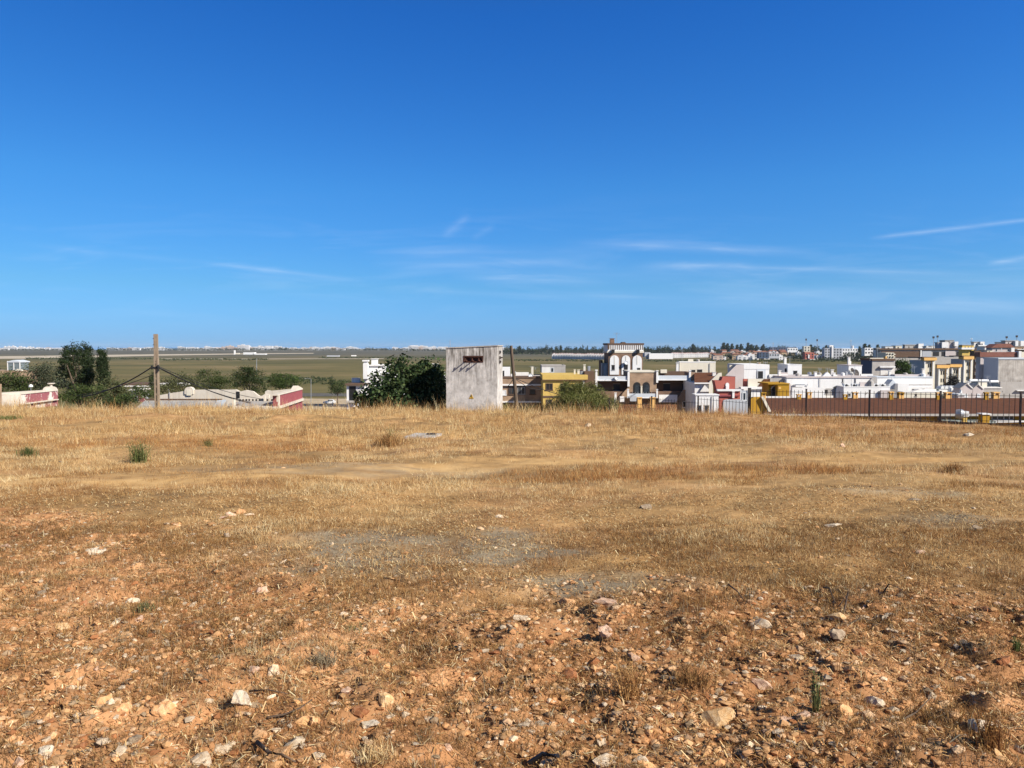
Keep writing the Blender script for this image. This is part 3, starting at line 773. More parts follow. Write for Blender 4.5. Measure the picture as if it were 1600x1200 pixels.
def brickmat(name, c1, c2, mortar, sx=.25, sz=.07):
    m, nt, N, L, b = newmat(name); b.inputs['Roughness'].default_value = .9; b.inputs['Specular IOR Level'].default_value = .15
    g = N.new('ShaderNodeNewGeometry'); sp = N.new('ShaderNodeSeparateXYZ'); L.new(g.outputs['Position'], sp.inputs[0])
    ad = N.new('ShaderNodeMath'); ad.operation = 'ADD'; L.new(sp.outputs[0], ad.inputs[0]); L.new(sp.outputs[1], ad.inputs[1])
    cb = N.new('ShaderNodeCombineXYZ'); L.new(ad.outputs[0], cb.inputs[0]); L.new(sp.outputs[2], cb.inputs[1])
    t = N.new('ShaderNodeTexBrick'); t.inputs['Scale'].default_value = 1; t.inputs['Brick Width'].default_value = sx; t.inputs['Row Height'].default_value = sz
    t.inputs['Mortar Size'].default_value = .008; t.inputs['Color1'].default_value = c4(c1); t.inputs['Color2'].default_value = c4(c2); t.inputs['Mortar'].default_value = c4(mortar)
    L.new(cb.outputs[0], t.inputs['Vector'])
    nz = N.new('ShaderNodeTexNoise'); nz.inputs['Scale'].default_value = .8; nz.inputs['Detail'].default_value = 6; L.new(g.outputs['Position'], nz.inputs['Vector'])
    hv = N.new('ShaderNodeHueSaturation'); mr = N.new('ShaderNodeMapRange'); mr.inputs[1].default_value = .3; mr.inputs[2].default_value = .7; mr.inputs[3].default_value = .65; mr.inputs[4].default_value = 1.2
    L.new(nz.outputs[0], mr.inputs[0]); L.new(mr.outputs[0], hv.inputs['Value']); L.new(t.outputs[0], hv.inputs['Color']); L.new(hv.outputs[0], b.inputs['Base Color'])
    return m
MT['white'] = wallmat("white_limewash", (.68, .655, .61), .5, .6, (.52, .49, .44))
MT['cleanwhite'] = wallmat("clean_white_paint", (.71, .70, .68), .34, .36, (.50, .48, .45))
MT['cream'] = wallmat("cream_render", (.62, .575, .47), .3, .3, (.48, .42, .33))
MT['greyw'] = wallmat("grey_render", (.40, .375, .345), .5, .45, (.24, .22, .20))
MT['pinkgrey'] = wallmat("pinkish_grey_render", (.50, .44, .42), .4, .3, (.33, .29, .27))
MT['conc'] = wallmat("stained_concrete", (.50, .46, .41), .75, .9, (.15, .13, .11), None, 1.3)
MT['tower'] = wallmat("stained_tower_render", (.66, .625, .575), .6, 1.0, (.105, .092, .078), None, 1.7, zr=(-3.2, -.9))
MT['maroon'] = wallmat("flaking_maroon_paint", (.27, .080, .088), .4, .3, (.20, .055, .06), None)
MT['maroonpeel'] = wallmat("peeling_maroon_paint", (.28, .10, .11), .4, .3, (.20, .07, .075), (.60, .55, .48), 1.6)
MT['oldwhite'] = wallmat("weathered_white_wall", (.60, .54, .45), .55, .6, (.40, .34, .27))
MT['brown'] = brickmat("brown_brick", (.225, .135, .088), (.185, .105, .068), (.20, .15, .115))
MT['tanbrick'] = brickmat("tan_brick", (.36, .24, .155), (.30, .195, .12), (.30, .23, .17))
MT['yellow'] = wallmat("yellow_paint", (.58, .41, .125), .5, .55, (.42, .27, .07))
MT['ochre'] = wallmat("ochre_paint", (.42, .235, .03), .4, .45, (.26, .135, .02))
MT['red'] = wallmat("red_paint", (.40, .125, .095), .45, .45, (.27, .09, .07))
MT['navy'] = wallmat("slate_blue_wall_and_shade", (.075, .10, .15), .3, .2, (.05, .07, .10))  # also colours the shaded side of the grey cornice house
MT['navygrey'] = wallmat('grey_green_glazing', (.16, .19, .20), .3, .2, (.11, .13, .14))
MT['paleblue'] = wallmat("pale_blue_paint_and_shade", (.50, .53, .56), .3, .25, (.38, .41, .44))
MT['bluegrey'] = wallmat("blue_grey_metal_and_shade", (.40, .41, .43), .3, .3, (.28, .29, .31))
MT['darkbrown'] = wallmat("dark_brown_render", (.13, .085, .06), .4, .3, (.08, .05, .035))
MT['orange'] = wallmat("orange_cornice", (.70, .42, .15), .3, .3, (.5, .28, .09))
MT['dark'] = mat("dark_opening", (.022, .020, .020), (.012, .012, .012), 2, rough=.5)
MT['glass'] = mat("window_glass", (.045, .055, .065), (.02, .025, .03), 1.2, rough=.12, spec=.5)
MT['rooftile'] = ribmat("brown_roof_tiles", (.15, .066, .034), (.10, .044, .024), .22, 0)
MT['redtile'] = ribmat("orange_roof_tiles", (.46, .17, .075), (.33, .12, .055), .25, 0)
MT['darktile'] = ribmat("dark_red_tiles", (.27, .125, .095), (.20, .09, .07), .25, 0)
MT['sheet'] = ribmat("grey_corrugated_sheet", (.42, .42, .40), (.27, .26, .24), .18, 0)
MT['bluesheet'] = ribmat("pale_translucent_sheet", (.52, .58, .62), (.38, .43, .47), .18, 0)
MT['greenroof'] = ribmat("greenish_warehouse_roof", (.26, .29, .27), (.20, .225, .21), .3, 0)
MT['metal'] = mat("galvanised_metal", (.45, .46, .47), (.30, .31, .32), 3, rough=.45, metal=.6)
MT['iron'] = mat("black_iron", (.030, .026, .025), (.05, .035, .028), 4, rough=.6)
MT['rust'] = mat("rusty_iron", (.085, .034, .022), (.045, .022, .016), 9, rough=.9)
MT['rubber'] = mat("black_cable_sheath", (.015, .015, .016), (.022, .022, .022), 3, rough=.6)
MT['polewood'] = mat("weathered_pole_timber", (.13, .095, .065), (.07, .05, .035), 3, stretch=(3, 3, .3))
MT['poleconc'] = wallmat("weathered_pole_concrete", (.29, .23, .165), .6, .7, (.15, .105, .07), None, 3)
MT['white_plain'] = mat("white_enamel", (.68, .68, .67), (.60, .60, .59), 1.5, rough=.4)

PXT = 1.0
class Bld:
    """one building: a root Empty, walls and named parts placed from where each shows in the photograph"""
    def __init__(s, name, label, cat, x0, x1, yt, d, depth, m, group=None, yb=None, wall='wall', yaw=0.0, sink=1.2):
        s.d, s.depth, s.x0, s.x1 = d, depth, x0, x1
        a, b = X(x0, d), X(x1, d); s.a, s.b = a, b; s.zt = Z(yt, d); cx = (a + b) / 2
        gzv = min(gz1(a, d), gz1(b, d), gz1(cx, d + depth))
        s.zb = Z(yb, d) if yb else gzv - sink
        s.root = thing(name, label, cat, (cx, d, s.zb), yaw, group)
        if wall:
            mb = MB().box(a, b, d, d + depth, s.zb, s.zt); s.wall = mb.build(wall, MT[m], s.root)
    def box(s, name, x0, x1, y0, y1, m, f=0.0, t=None, parent=None, label=None):
        """box seen between x0..x1, y0..y1; front face f metres behind the facade (negative: in front), t thick"""
        dd = s.d + f; t = s.depth if t is None else t
        mb = MB().box(X(x0, dd), X(x1, dd), dd, dd + t, Z(y1, dd), Z(y0, dd))
        return mb.build(name, MT[m] if isinstance(m, str) else m, parent or s.root, label=label)
    def win(s, x0, x1, y0, y1, fm='white_plain', pm='glass', f=0.0, name='window', t=.09, bars=0):
        dd = s.d + f; a, b, z0, z1 = X(x0, dd), X(x1, dd), Z(y1, dd), Z(y0, dd)
        mb = MB(); y = dd - .05
        mb.box(a, b, y, dd + .03, z1 - t, z1); mb.box(a - .06, b + .06, y - .05, dd + .03, z0 - .02, z0 + t)
        mb.box(a, a + t, y + .004, dd + .03, z0 + t, z1 - t); mb.box(b - t, b, y + .004, dd + .03, z0 + t, z1 - t)
        for k in range(bars):
            c = a + (b - a) * (k + 1) / (bars + 1); mb.box(c - t * .35, c + t * .35, y + .01, dd + .03, z0 + t, z1 - t)
        w = mb.build(name, MT[fm], s.root)
        MB().box(a + t * .9, b - t * .9, dd - .012, dd + .02, z0 + t * .9, z1 - t * .9).build('pane', MT[pm], w)
        return w
    def opening(s, x0, x1, y0, y1, name='window', m='dark', f=0.0):
        dd = s.d + f
        a, b, z0, z1 = X(x0, dd), X(x1, dd), Z(y1, dd), Z(y0, dd)
        w = MB().box(a, b, dd - .02, dd + .04, z0, z1).build(name, MT[m], s.root)
        fr = MB(); fr.box(a - .05, b + .05, dd - .07, dd + .02, z0 - .07, z0); fr.box(a - .05, b + .05, dd - .04, dd + .02, z1, z1 + .05)
        fr.build('sill', MT['greyw'], w)
        return w
    def door(s, x0, x1, y0, y1, m='dark', f=0.0):
        dd = s.d + f; a, b, z0, z1 = X(x0, dd), X(x1, dd), Z(y1, dd), Z(y0, dd)
        mb = MB(); mb.box(a - .07, a, dd - .05, dd + .03, z0, z1 + .07); mb.box(b, b + .07, dd - .05, dd + .03, z0, z1 + .07); mb.box(a, b, dd - .05, dd + .03, z1, z1 + .07)
        w = mb.build('door', MT['white_plain'], s.root)
        MB().box(a, b, dd - .02, dd + .03, z0, z1).build('door_leaf', MT[m], w); return w
    def parapet(s, h=.5, t=.18, m='white', over=.03, ht=None):
        z0 = s.zt - .02; z1 = s.zt + h; a, b, d, D = s.a - over, s.b + over, s.d - over, s.d + s.depth + over
        mb = MB(); mb.box(a, b, d, d + t, z0, z1); mb.box(a, b, D - t, D, z0, z1); mb.box(a, a + t, d + t, D - t, z0, z1); mb.box(b - t, b, d + t, D - t, z0, z1)
        return mb.build('parapet', MT[m], s.root)
    def cap(s, m='white', h=.12, over=.12):
        return MB().box(s.a - over, s.b + over, s.d - over, s.d + s.depth + over, s.zt - h * .3, s.zt + h * .7).build('cornice', MT[m], s.root)
    def poly(s, name, pts, m, f=0.0, t=.2, parent=None):
        """outline given in picture places on the plane f behind the facade, t thick"""
        dd = s.d + f; p = [(X(x, dd), Z(y, dd)) for x, y in pts]
        # outline must run anticlockwise seen from the front
        ar = sum(p[i][0] * p[(i + 1) % len(p)][1] - p[(i + 1) % len(p)][0] * p[i][1] for i in range(len(p)))
        if ar < 0: p.reverse()
        return MB().prism(p, dd, dd + t).build(name, MT[m], parent or s.root)
    def chimney(s, x0, x1, y0, y1, m='white', f=1.0, t=None, cap=True, name='chimney'):
        dd = s.d + f; a, b, z0, z1 = X(x0, dd), X(x1, dd), Z(y1, dd), Z(y0, dd); w = b - a; t = t or w
        mb = MB().box(a, b, dd, dd + t, z0, z1 - (z1 - z0) * .18)
        h = z1 - z0
        mb.box(a + w * .12, b - w * .12, dd + t * .12, dd + t * .88, z1 - h * .18, z1 - h * .08)
        if cap: mb.box(a - w * .12, b + w * .12, dd - t * .12, dd + t * 1.12, z1 - h * .08, z1)
        return mb.build(name, MT[m], s.root)
    def pipe(s, x, y0, y1, r=.06, m='metal', f=1.0, name='pipe'):
        dd = s.d + f
        return MB().tube([(X(x, dd), dd, Z(y1, dd)), (X(x, dd), dd, Z(y0, dd))], r, 6).build(name, MT[m], s.root)
    def antenna(s, x, y0, y1, f=1.5, n=4, span=1.0):
        dd = s.d + f; cx = X(x, dd); z0, z1 = Z(y1, dd), Z(y0, dd)
        mb = MB().tube([(cx, dd, z0), (cx, dd, z1)], .03, 5); h = z1 - z0
        mb.tube([(cx - span * .6, dd, z1 - h * .12), (cx + span * .6, dd, z1 - h * .12)], .02, 4)
        for k in range(n):
            u = cx - span * .5 + span * k / (n - 1); mb.tube([(u, dd, z1 - h * .12 - .25), (u, dd, z1 - h * .12 + .25)], .015, 4)
        return mb.build('antenna', MT['metal'], s.root)
    def dish(s, x, y, r, f=-.4, m='metal'):
        dd = s.d + f; c = Vector((X(x, dd), dd, Z(y, dd))); mb = MB(); n = 12
        ax = Vector((.35, -.85, .35)).normalized(); u = ax.orthogonal().normalized(); v = ax.cross(u)
        ring = [[c + (u * math.cos(q * 6.283 / n) + v * math.sin(q * 6.283 / n)) * r * k + ax * (r * .25 * k * k) for q in range(n)] for k in (.12, .55, 1)]
        base = [c - ax * .02]
        for i in range(2):
            for q in range(n):
                q2 = (q + 1) % n; mb.quad(ring[i][q], ring[i][q2], ring[i + 1][q2], ring[i + 1][q]); 
        for i in range(2):
            for q in range(n):
                q2 = (q + 1) % n; mb.quad(*[w - ax * .03 for w in (ring[i][q2], ring[i][q], ring[i + 1][q], ring[i + 1][q2])])
        mb.tube([c, c + ax * r * .9], .025, 4); mb.tube([c, c + Vector((0, .45, -.3))], .04, 5)
        return mb.build('satellite_dish', MT[m], s.root)
def clutter(b, n, seed, x0=None, x1=None, yt=None):
    """tanks, stub walls, aerials and vent pipes on a flat roof"""
    r = random.Random(seed); x0 = b.x0 if x0 is None else x0; x1 = b.x1 if x1 is None else x1; d = b.d; zt = b.zt if yt is None else Z(yt, d)
    for i in range(n):
        x = X(r.uniform(x0 + 1, x1 - 1), d); y = d + r.uniform(.4, max(.6, b.depth * .8)); k = r.random()
        if k < .3:
            h = r.uniform(.5, .9); MB().tube([(x, y, zt - .02), (x, y, zt + h * .85), (x, y, zt + h)], [.3, .3, .12], 10).build('water_tank', MT[r.choice(['white_plain', 'greyw', 'metal'])], b.root)
        elif k < .55:
            h = r.uniform(1.2, 2.4); mb = MB().tube([(x, y, zt), (x, y, zt + h)], .025, 5)
            for q in (.0, .14, .28): mb.tube([(x - .45 + q, y, zt + h - q), (x + .45 - q, y, zt + h - q)], .014, 4)
            mb.build('antenna', MT['metal'], b.root)
        elif k < .78:
            w = r.uniform(.8, 2.6); h = r.uniform(.35, .8); MB().box(x - w / 2, x + w / 2, y, y + .18, zt - .02, zt + h).build('stub_wall', MT[r.choice(['white', 'cleanwhite', 'cream', 'pinkgrey'])], b.root)
        else:
            h = r.uniform(.6, 1.2); MB().box(x - .18, x + .18, y, y + .36, zt - .02, zt + h).box(x - .25, x + .25, y - .07, y + .43, zt + h + .08, zt + h + .16).box(x - .12, x + .12, y + .06, y + .3, zt + h, zt + h + .08).build('chimney', MT['white'], b.root)
def arch_poly(cx0, cx1, y0, y1, n=9):
    """arched outline in picture places (y0 top of the arch, y1 foot)"""
    r = (cx1 - cx0) / 2; c = (cx0 + cx1) / 2; yc = y0 + r
    return [(cx0, y1), (cx0, yc)] + [(c - r * math.cos(math.pi * k / n), yc - r * math.sin(math.pi * k / n)) for k in range(1, n)] + [(cx1, yc), (cx1, y1)]

# ================================================================== NEAR STRUCTURES
def transformer_tower():
    d = 54.0; yaw = R(-8)
    p0 = W(697, 548, d + .25); zb = gz1(p0.x + 1.8, d) - .6
    t = thing("transformer_tower", "tall blank stained concrete electrical tower with rusty slot, at the edge of the field", "tower", (p0.x, p0.y, zb), yaw)
    wd, dp = 3.64, 2.5; H = Z(544.5, d) - zb; H2 = H + .16
    ox, oy, oz = p0.x, p0.y, zb
    # slot position in local metres
    s0, s1 = (724.6 - 697) / 80 * wd, (755 - 697) / 80 * wd; z1 = Z(556, d) - zb; z0 = Z(566, d) - zb
    mb = MB()
    def lb(m, x0, x1, y0, y1, a, b): m.box(ox + x0, ox + x1, oy + y0, oy + y1, oz + a, oz + b)
    # walls with a true recess at the slot
    def wedge(x0, x1, y0, y1, a):
        f = lambda x: H + (H2 - H) * x / wd
        n = len(mb.v)
        mb.v += [(ox + x0, oy + y0, oz + a), (ox + x1, oy + y0, oz + a), (ox + x1, oy + y1, oz + a), (ox + x0, oy + y1, oz + a),
                 (ox + x0, oy + y0, oz + f(x0)), (ox + x1, oy + y0, oz + f(x1)), (ox + x1, oy + y1, oz + f(x1)), (ox + x0, oy + y1, oz + f(x0))]
        mb.f += [tuple(n + i for i in q) for q in ((0, 3, 2, 1), (4, 5, 6, 7), (0, 1, 5, 4), (1, 2, 6, 5), (2, 3, 7, 6), (3, 0, 4, 7))]
    lb(mb, 0, s0, 0, .35, 0, z1); lb(mb, s1, wd, 0, .35, 0, z1); lb(mb, s0, s1, 0, .35, 0, z0)
    wedge(0, wd, 0, .35, z1); lb(mb, 0, wd, .35, dp, 0, z1 + .001); wedge(0, wd, .35, dp, z1 + .001)
    mb.build("wall", MT['tower'], t)
    m2 = MB(); n = len(m2.v)
    for (x, y, z) in ((-.05, -.05, H), (wd + .05, -.05, H2), (wd + .05, dp + .05, H2), (-.05, dp + .05, H)): m2.v.append((ox + x, oy + y, oz + z + .004))
    for (x, y, z) in ((-.05, -.05, H), (wd + .05, -.05, H2), (wd + .05, dp + .05, H2), (-.05, dp + .05, H)): m2.v.append((ox + x, oy + y, oz + z + .07))
    m2.f += [(0, 3, 2, 1), (4, 5, 6, 7), (0, 1, 5, 4), (1, 2, 6, 5), (2, 3, 7, 6), (3, 0, 4, 7)]
    m2.build("roof", MT['conc'], t)
    fr = MB(); lb(fr, s0 - .02, s1 + .02, -.03, .12, z1 - .09, z1 + .01); lb(fr, s0 - .02, s1 + .02, -.03, .12, z0 - .01, z0 + .06)
    lb(fr, s0 - .02, s0 + .06, -.028, .12, z0 + .06, z1 - .09); lb(fr, s1 - .06, s1 + .02, -.028, .12, z0 + .06, z1 - .09)
    lb(fr, s0 + .06, s1 - .06, .2, .3, z0 + .06, z1 - .09)
    fo = fr.build("slot_frame", MT['rust'], t)
    for i in range(3):
        x = s0 + (s1 - s0) * (.16 + .34 * i); ar = MB()
        lb(ar, x - .03, x + .03, -.52, .2, z0 + .10, z0 + .16)
        ar.tube([(ox + x, oy - .45, oz + z0 + .14), (ox + x, oy - .45, oz + z0 + .29)], [.05, .035], 8)
        ar.build("bracket_arm", MT['rust'], t)
    for i, zz in enumerate((Z(551, d) - zb, Z(560, d) - zb, Z(566.5, d) - zb)):
        q = MB(); lb(q, wd - .002, wd + .22 if i == 1 else wd + .12, 1.0, 1.12, zz, zz + .09); lb(q, wd, wd + .08, .9, 1.22, zz - .08, zz + .14); q.build("insulator", MT['iron'], t)
    # warning triangle with a lightning bolt
    cx, cz, r = (736.7 - 697) / 80 * wd, Z(620, d) - zb, .2
    tri = MB().prism([(ox + cx - r * .82, oz + cz - r * .62), (ox + cx + r * .82, oz + cz - r * .62), (ox + cx, oz + cz + r)], oy - .025, oy + .01)
    sg = tri.build("warning_sign", mat("sign_yellow", (.62, .38, .03), (.30, .17, .03), 14), t, label="worn yellow triangular warning sign with black lightning bolt")
    ir = .8; rim = MB().prism([(ox + cx - .035, oz + cz + .13), (ox + cx + .03, oz + cz + .13), (ox + cx + .005, oz + cz + .03), (ox + cx + .05, oz + cz + .03), (ox + cx - .02, oz + cz - .12), (ox + cx, oz + cz - .01), (ox + cx - .055, oz + cz - .01)][::-1], oy - .032, oy - .024)
    rim.build("lightning_bolt", MT['iron'], sg)
    q = MB(); lb(q, (738 - 697) / 80 * wd, (743 - 697) / 80 * wd, -.02, .02, Z(645, d) - zb, Z(641.5, d) - zb); q.build("vent", MT['dark'], t)
    # thin aerial on the left corner
    a = MB().tube([(ox + .02, oy + 1.2, oz + H - .3), (ox + .02, oy + 1.2, oz + H + .62)], .018, 5); a.build("aerial", MT['metal'], t)
transformer_tower()
mb = MB(); e = W(671, 645, 54.6); f_ = W(697, 645, 54.6); mb.box(e.x, f_.x + .4, 54.5, 54.9, e.z - .5, e.z + .09)
tag(mb.build("ledge", MT['conc'], loc=(e.x, 54.5, e.z - .5)), "low grey concrete ledge beside the base of the stained tower", "ledge")

def power_pole():
    d = 56.0; p = W(246, 640, d); zb = gz1(p.x, d) - .3; zt = Z(522, d)
    t = thing("power_pole", "tall concrete pole with a ladder like slotted lower half, left of the field", "pole", (p.x, d, zb))
    w = .30; zs = Z(564, d)
    a, b = p.x - w / 2, p.x + w / 2
    mb = MB(); n = 0
    mb.box(a + .02, b - .02, d - .1, d + .1, zs, zt)
    mb.build("upper_shaft", MT['poleconc'], t)
    mb = MB().box(a, a + .10, d - .12, d + .12, zb, zs + .25); mb.build("leg", MT['poleconc'], t)
    mb = MB().box(b - .10, b, d - .12, d + .12, zb, zs + .25); mb.build("leg", MT['poleconc'], t)
    z = zs - .05; 
    while z > zb + .3:
        MB().box(a + .10, b - .10, d - .09, d + .09, z - .14, z).build("rung", MT['poleconc'], t); z -= .58
    for zz in (zt - .35, zt - .8): MB().box(a - .02, a + .07, d - .13, d - .1, zz, zz + .05).build("bolt", MT['iron'], t)
    br = MB().box(a - .1, b + .18, d - .16, d - .121, Z(576, d), Z(573, d)); br.box(b + .02, b + .1, d - .25, d - .12, Z(580, d), Z(570, d)); br.box(a - .14, a - .05, d - .25, d - .12, Z(577, d), Z(571, d)); br.build("cable_clamp", MT['rubber'], t)
    return p.x, d
PX, PD = power_pole()
def cable(label, p, q, sag, r=.022, n=22):
    p, q = Vector(p), Vector(q); pts = []
    for i in range(n + 1):
        t = i / n; v = p.lerp(q, t); v.z -= sag * 4 * t * (1 - t); pts.append(v)
    o = MB().tube(pts, r, 6).build("power_cable", MT['rubber'], smooth=True, loc=tuple(p))
    tag(o, label, "cable", "cables on the left pole")
for (lab, y0, end, sg, rr) in (("thick black cable sagging left from the slotted pole, upper of the left pair", 573.5, W(128, 620, 61), .35, .045),
                               ("thin black cable dropping left from the slotted pole under the thick one", 586, W(120, 618, 62), .2, .022),
                               ("thickest black cable from the slotted pole to the maroon wall", 573.5, W(437, 637, 66), .55, .04),
                               ("thin cable from the slotted pole to the maroon gable, highest right hand wire", 572, W(474, 627, 71), .75, .022),
                               ("lowest thin cable from the slotted pole to the maroon wall cornice", 575, W(478, 634, 71), .9, .024)):
    side = -.24 if end.x < PX else .24
    cable(lab, (PX + side, PD - .2, Z(y0, PD)), end, sg, rr)
def wood_pole(name, lab, x0, y0, x1, y1, d, r, d1=None):
    a = W(x0, y0, d); b = W(x1, y1, d1 or d); a.z -= .6
    o = MB().tube([a, a.lerp(b, .5), b], [r, r * .85, r * .7], 10).build(name, MT['polewood'], loc=tuple(a)); return tag(o, lab, "pole")
wood_pole("timber_pole", "dark leaning timber pole right of the stained tower", 810, 650, 798.5, 540, 60, .16, 60)
for k, (x1, y1, dd, sg) in enumerate(((850, 606, 100, .5), (1000, 612, 112, 1.6), (784, 606, 75, .3))):
    a = W(803, 590, 60); lab = ["thin wire from the leaning timber pole to the yellow house", "thin wire from the leaning timber pole to the brown brick terrace", "short wire from the leaning timber pole towards the stained tower"][k]
    o_pts = []; b_ = W(x1, y1, dd)
    for i in range(17):
        t = i / 16; v = a.lerp(b_, t); v.z -= sg * 4 * t * (1 - t); o_pts.append(v)
    tag(MB().tube(o_pts, .028, 5).build("wire", MT['rubber'], loc=tuple(a)), lab, "wire")

# ------------------------------------------------------------------ iron fence along the right edge
def fence():
    u = Vector((2.93, -2.78, 0)); P0 = Vector((16.7, 54.0, 0))
    t = thing("iron_fence", "black iron railing fence running along the right edge of the field", "fence", (P0.x, P0.y, gz1(P0.x, P0.y)))
    tops = {}
    for k in range(-6, 7):
        p = P0 + u * k; d = p.y
        if k >= 0: zt = -3.01 + (k * .092)
        else: zt = [-3.75, -3.95, -4.35, -4.75, -5.0, -5.3][-k - 1]
        tops[k] = (p, zt)
    for k in range(-6, 6):
        p, zt = tops[k]; q, zq = tops[k + 1]
        if k < 0: zq = zt - .15 if k + 1 == 0 else zq
        zq2 = zt - (.12 if k < 0 else -.09)
        ln = (q - p).length; dr = (q - p) / ln; nb = 15 if k >= 0 else 16
        mb = MB(); H = 1.72
        for i in range(1, nb):
            c = p + dr * (ln * i / nb); z = zt + (zq2 - zt) * i / nb; j = rng.normal() * .012
            mb.box(c.x - .012, c.x + .012, c.y - .012, c.y + .012, z - H + j, z - .02 + j)
        mb.build("bars", MT['iron'], t)
        for h in (.14, H - .12):
            a = Vector((p.x, p.y, zt - h)); b = Vector((q.x, q.y, zq2 - h))
            MB().tube([a, b], .016, 4).build("rail", MT['iron'], t)
    for k in range(-6, 7):
        p, zt = tops[k]; w = .09 if k == 0 else .045
        mb = MB().box(p.x - w, p.x + w, p.y - w, p.y + w, min(zt - 1.9, gz1(p.x, p.y) - .2), zt + .06); mb.box(p.x - w - .015, p.x + w + .015, p.y - w - .015, p.y + w + .015, zt + .06, zt + .085)
        mb.build("post", MT['iron'], t)
    # kerb wall under the nearer panels
    for k, nm in ((2, "grey concrete footing of the railing behind the tall grass at right"), (3, "dark footing wall of the railing between the two rightmost posts in view"), (4, "dark footing wall of the railing at the right edge of the picture")):
        p, zt = tops[k]; q, zq = tops[k + 1]; dr = (q - p).normalized(); nn = Vector((-dr.y, dr.x, 0)) * .1
        z = zt - 1.72; zz = zq - 1.72; g = min(gz1(p.x, p.y), gz1(q.x, q.y)) - .5; mb = MB(); n = 0
        a, b = p + dr * .01, q - dr * .01
        mb.v += [tuple(a - nn)[:2] + (g,), tuple(b - nn)[:2] + (g,), tuple(b + nn)[:2] + (g,), tuple(a + nn)[:2] + (g,), tuple(a - nn)[:2] + (z,), tuple(b - nn)[:2] + (zz,), tuple(b + nn)[:2] + (zz,), tuple(a + nn)[:2] + (z,)]
        mb.f += [(0, 3, 2, 1), (4, 5, 6, 7), (0, 1, 5, 4), (1, 2, 6, 5), (2, 3, 7, 6), (3, 0, 4, 7)]
        tag(mb.build("footing_wall", MT['darkbrown'], loc=(p.x, p.y, g)), nm, "wall")
fence()

# ------------------------------------------------------------------ old cannery walls at left
def side_pt(px, py, Xc):
    v = dirpix(px, py); k = v / v.x * Xc
    return (k.y, k.z)          # (distance, height) on the plane x = Xc
def side_poly(name, pts, Xc, t, m, root):
    return MB().prism([side_pt(x, y, Xc) for x, y in pts], Xc - t, Xc, axis='x').build(name, MT[m], root)
Xl = X(2, 52.2)
wl = thing("old_wall", "long low old wall at far left, white then peeling maroon, ending in a rounded pediment", "wall", (Xl, 55, gz1(Xl, 55)))
side_poly("peeling_face", [(33, 640), (33, 616.5), (90.5, 610.5), (90.5, 634)], Xl, .4, 'maroonpeel', wl)
side_poly("upper_band", [(2, 617), (2, 614), (33, 612), (77, 609.3), (90.5, 608.5), (90.5, 610.4), (33, 616.4)], Xl + .06, .5, 'oldwhite', wl)
side_poly("white_face", [(-60, 650), (-60, 622), (33, 615.6), (33, 639)], Xl + .14, .5, 'oldwhite', wl)
side_poly("cornice", [(33, 632.6), (33, 631), (92, 623.2), (92, 624.8)], Xl + .22, .35, 'oldwhite', wl)
pd = [(75.5, 610.4)] + [(83.2 - 7.2 * math.cos(math.pi * k / 10), 610 - 6.2 * math.sin(math.pi * k / 10)) for k in range(1, 10)] + [(91, 609.6)]
side_poly("pediment", pd, Xl + .05, .45, 'oldwhite', wl)
dk, zk = side_pt(83, 603.4, Xl)
MB().tube([(Xl - .15, dk, zk - .1), (Xl - .15, dk, zk + .1), (Xl - .15, dk, zk + .14), (Xl - .15, dk, zk + .2), (Xl - .15, dk, zk + .24)], [.11, .08, .19, .27, .25], 12).build("urn", MT['oldwhite'], wl)
side_poly("end_pier", [(-3, 645), (-3, 600), (2.6, 600), (2.6, 644)], Xl + .5, .5, 'tanbrick', wl)

Xm = X(434, 62)
wm = thing("maroon_warehouse", "derelict low warehouse with flaking maroon end wall and white cornice band", "building", (Xm, 66, gz1(Xm, 66) - 1))
side_poly("upper_wall", [(434, 639.8), (434, 618), (464, 609.6), (472.5, 608), (472.5, 627.4)], Xm, .4, 'maroon', wm)
side_poly("lower_wall", [(434, 662), (434, 639.9), (472.5, 627.5), (472.5, 652)], Xm + .02, .42, 'maroon', wm)
side_poly("cornice", [(432.6, 640.4), (432.6, 637), (475, 622.4), (475, 625.6)], Xm + .22, .5, 'oldwhite', wm)
side_poly("coping", [(433.5, 618.3), (433.5, 616.6), (462, 609), (473.2, 606.7), (473.2, 608.4)], Xm + .08, .5, 'oldwhite', wm)
side_poly("gable_cap", [(461.8, 609.2), (466, 602.6), (473, 606.5), (473.2, 608)], Xm + .06, .45, 'oldwhite', wm)
def fbox(name, x0, x1, y0, y1, d, t, m, root):
    return MB().box(X(x0, d), X(x1, d), d, d + t, Z(y1, d), Z(y0, d)).build(name, MT[m], root)
fbox("quoin", 431.6, 435.2, 617, 662, 61.93, .34, 'oldwhite', wm)
def fpoly(name, pts, d, t, m, root):
    p = [(X(x, d), Z(y, d)) for x, y in pts]
    ar = sum(p[i][0] * p[(i + 1) % len(p)][1] - p[(i + 1) % len(p)][0] * p[i][1] for i in range(len(p)))
    if ar < 0: p.reverse()
    return MB().prism(p, d, d + t).build(name, MT[m], root)
fpoly("broken_front_wall", [(345, 660), (345, 635.2), (362, 634.6), (380, 636.5), (398, 634.2), (417, 634.8), (431.7, 635), (431.7, 660)], 61.96, .4, 'oldwhite', wm)
fpoly("inner_wall", [(374, 631), (374, 612), (384, 609.6), (395, 611.8), (401, 616.5), (405, 619), (410, 618), (414, 615.2), (420, 617), (420, 632)], 69.6, .35, 'oldwhite', wm)
fpoly("back_wall", [(414, 632), (414, 612), (417, 609.8), (422, 610.8), (432, 610), (444, 608.8), (458, 607.8), (470.5, 606.8), (470.5, 631)], 71.4, .35, 'oldwhite', wm)
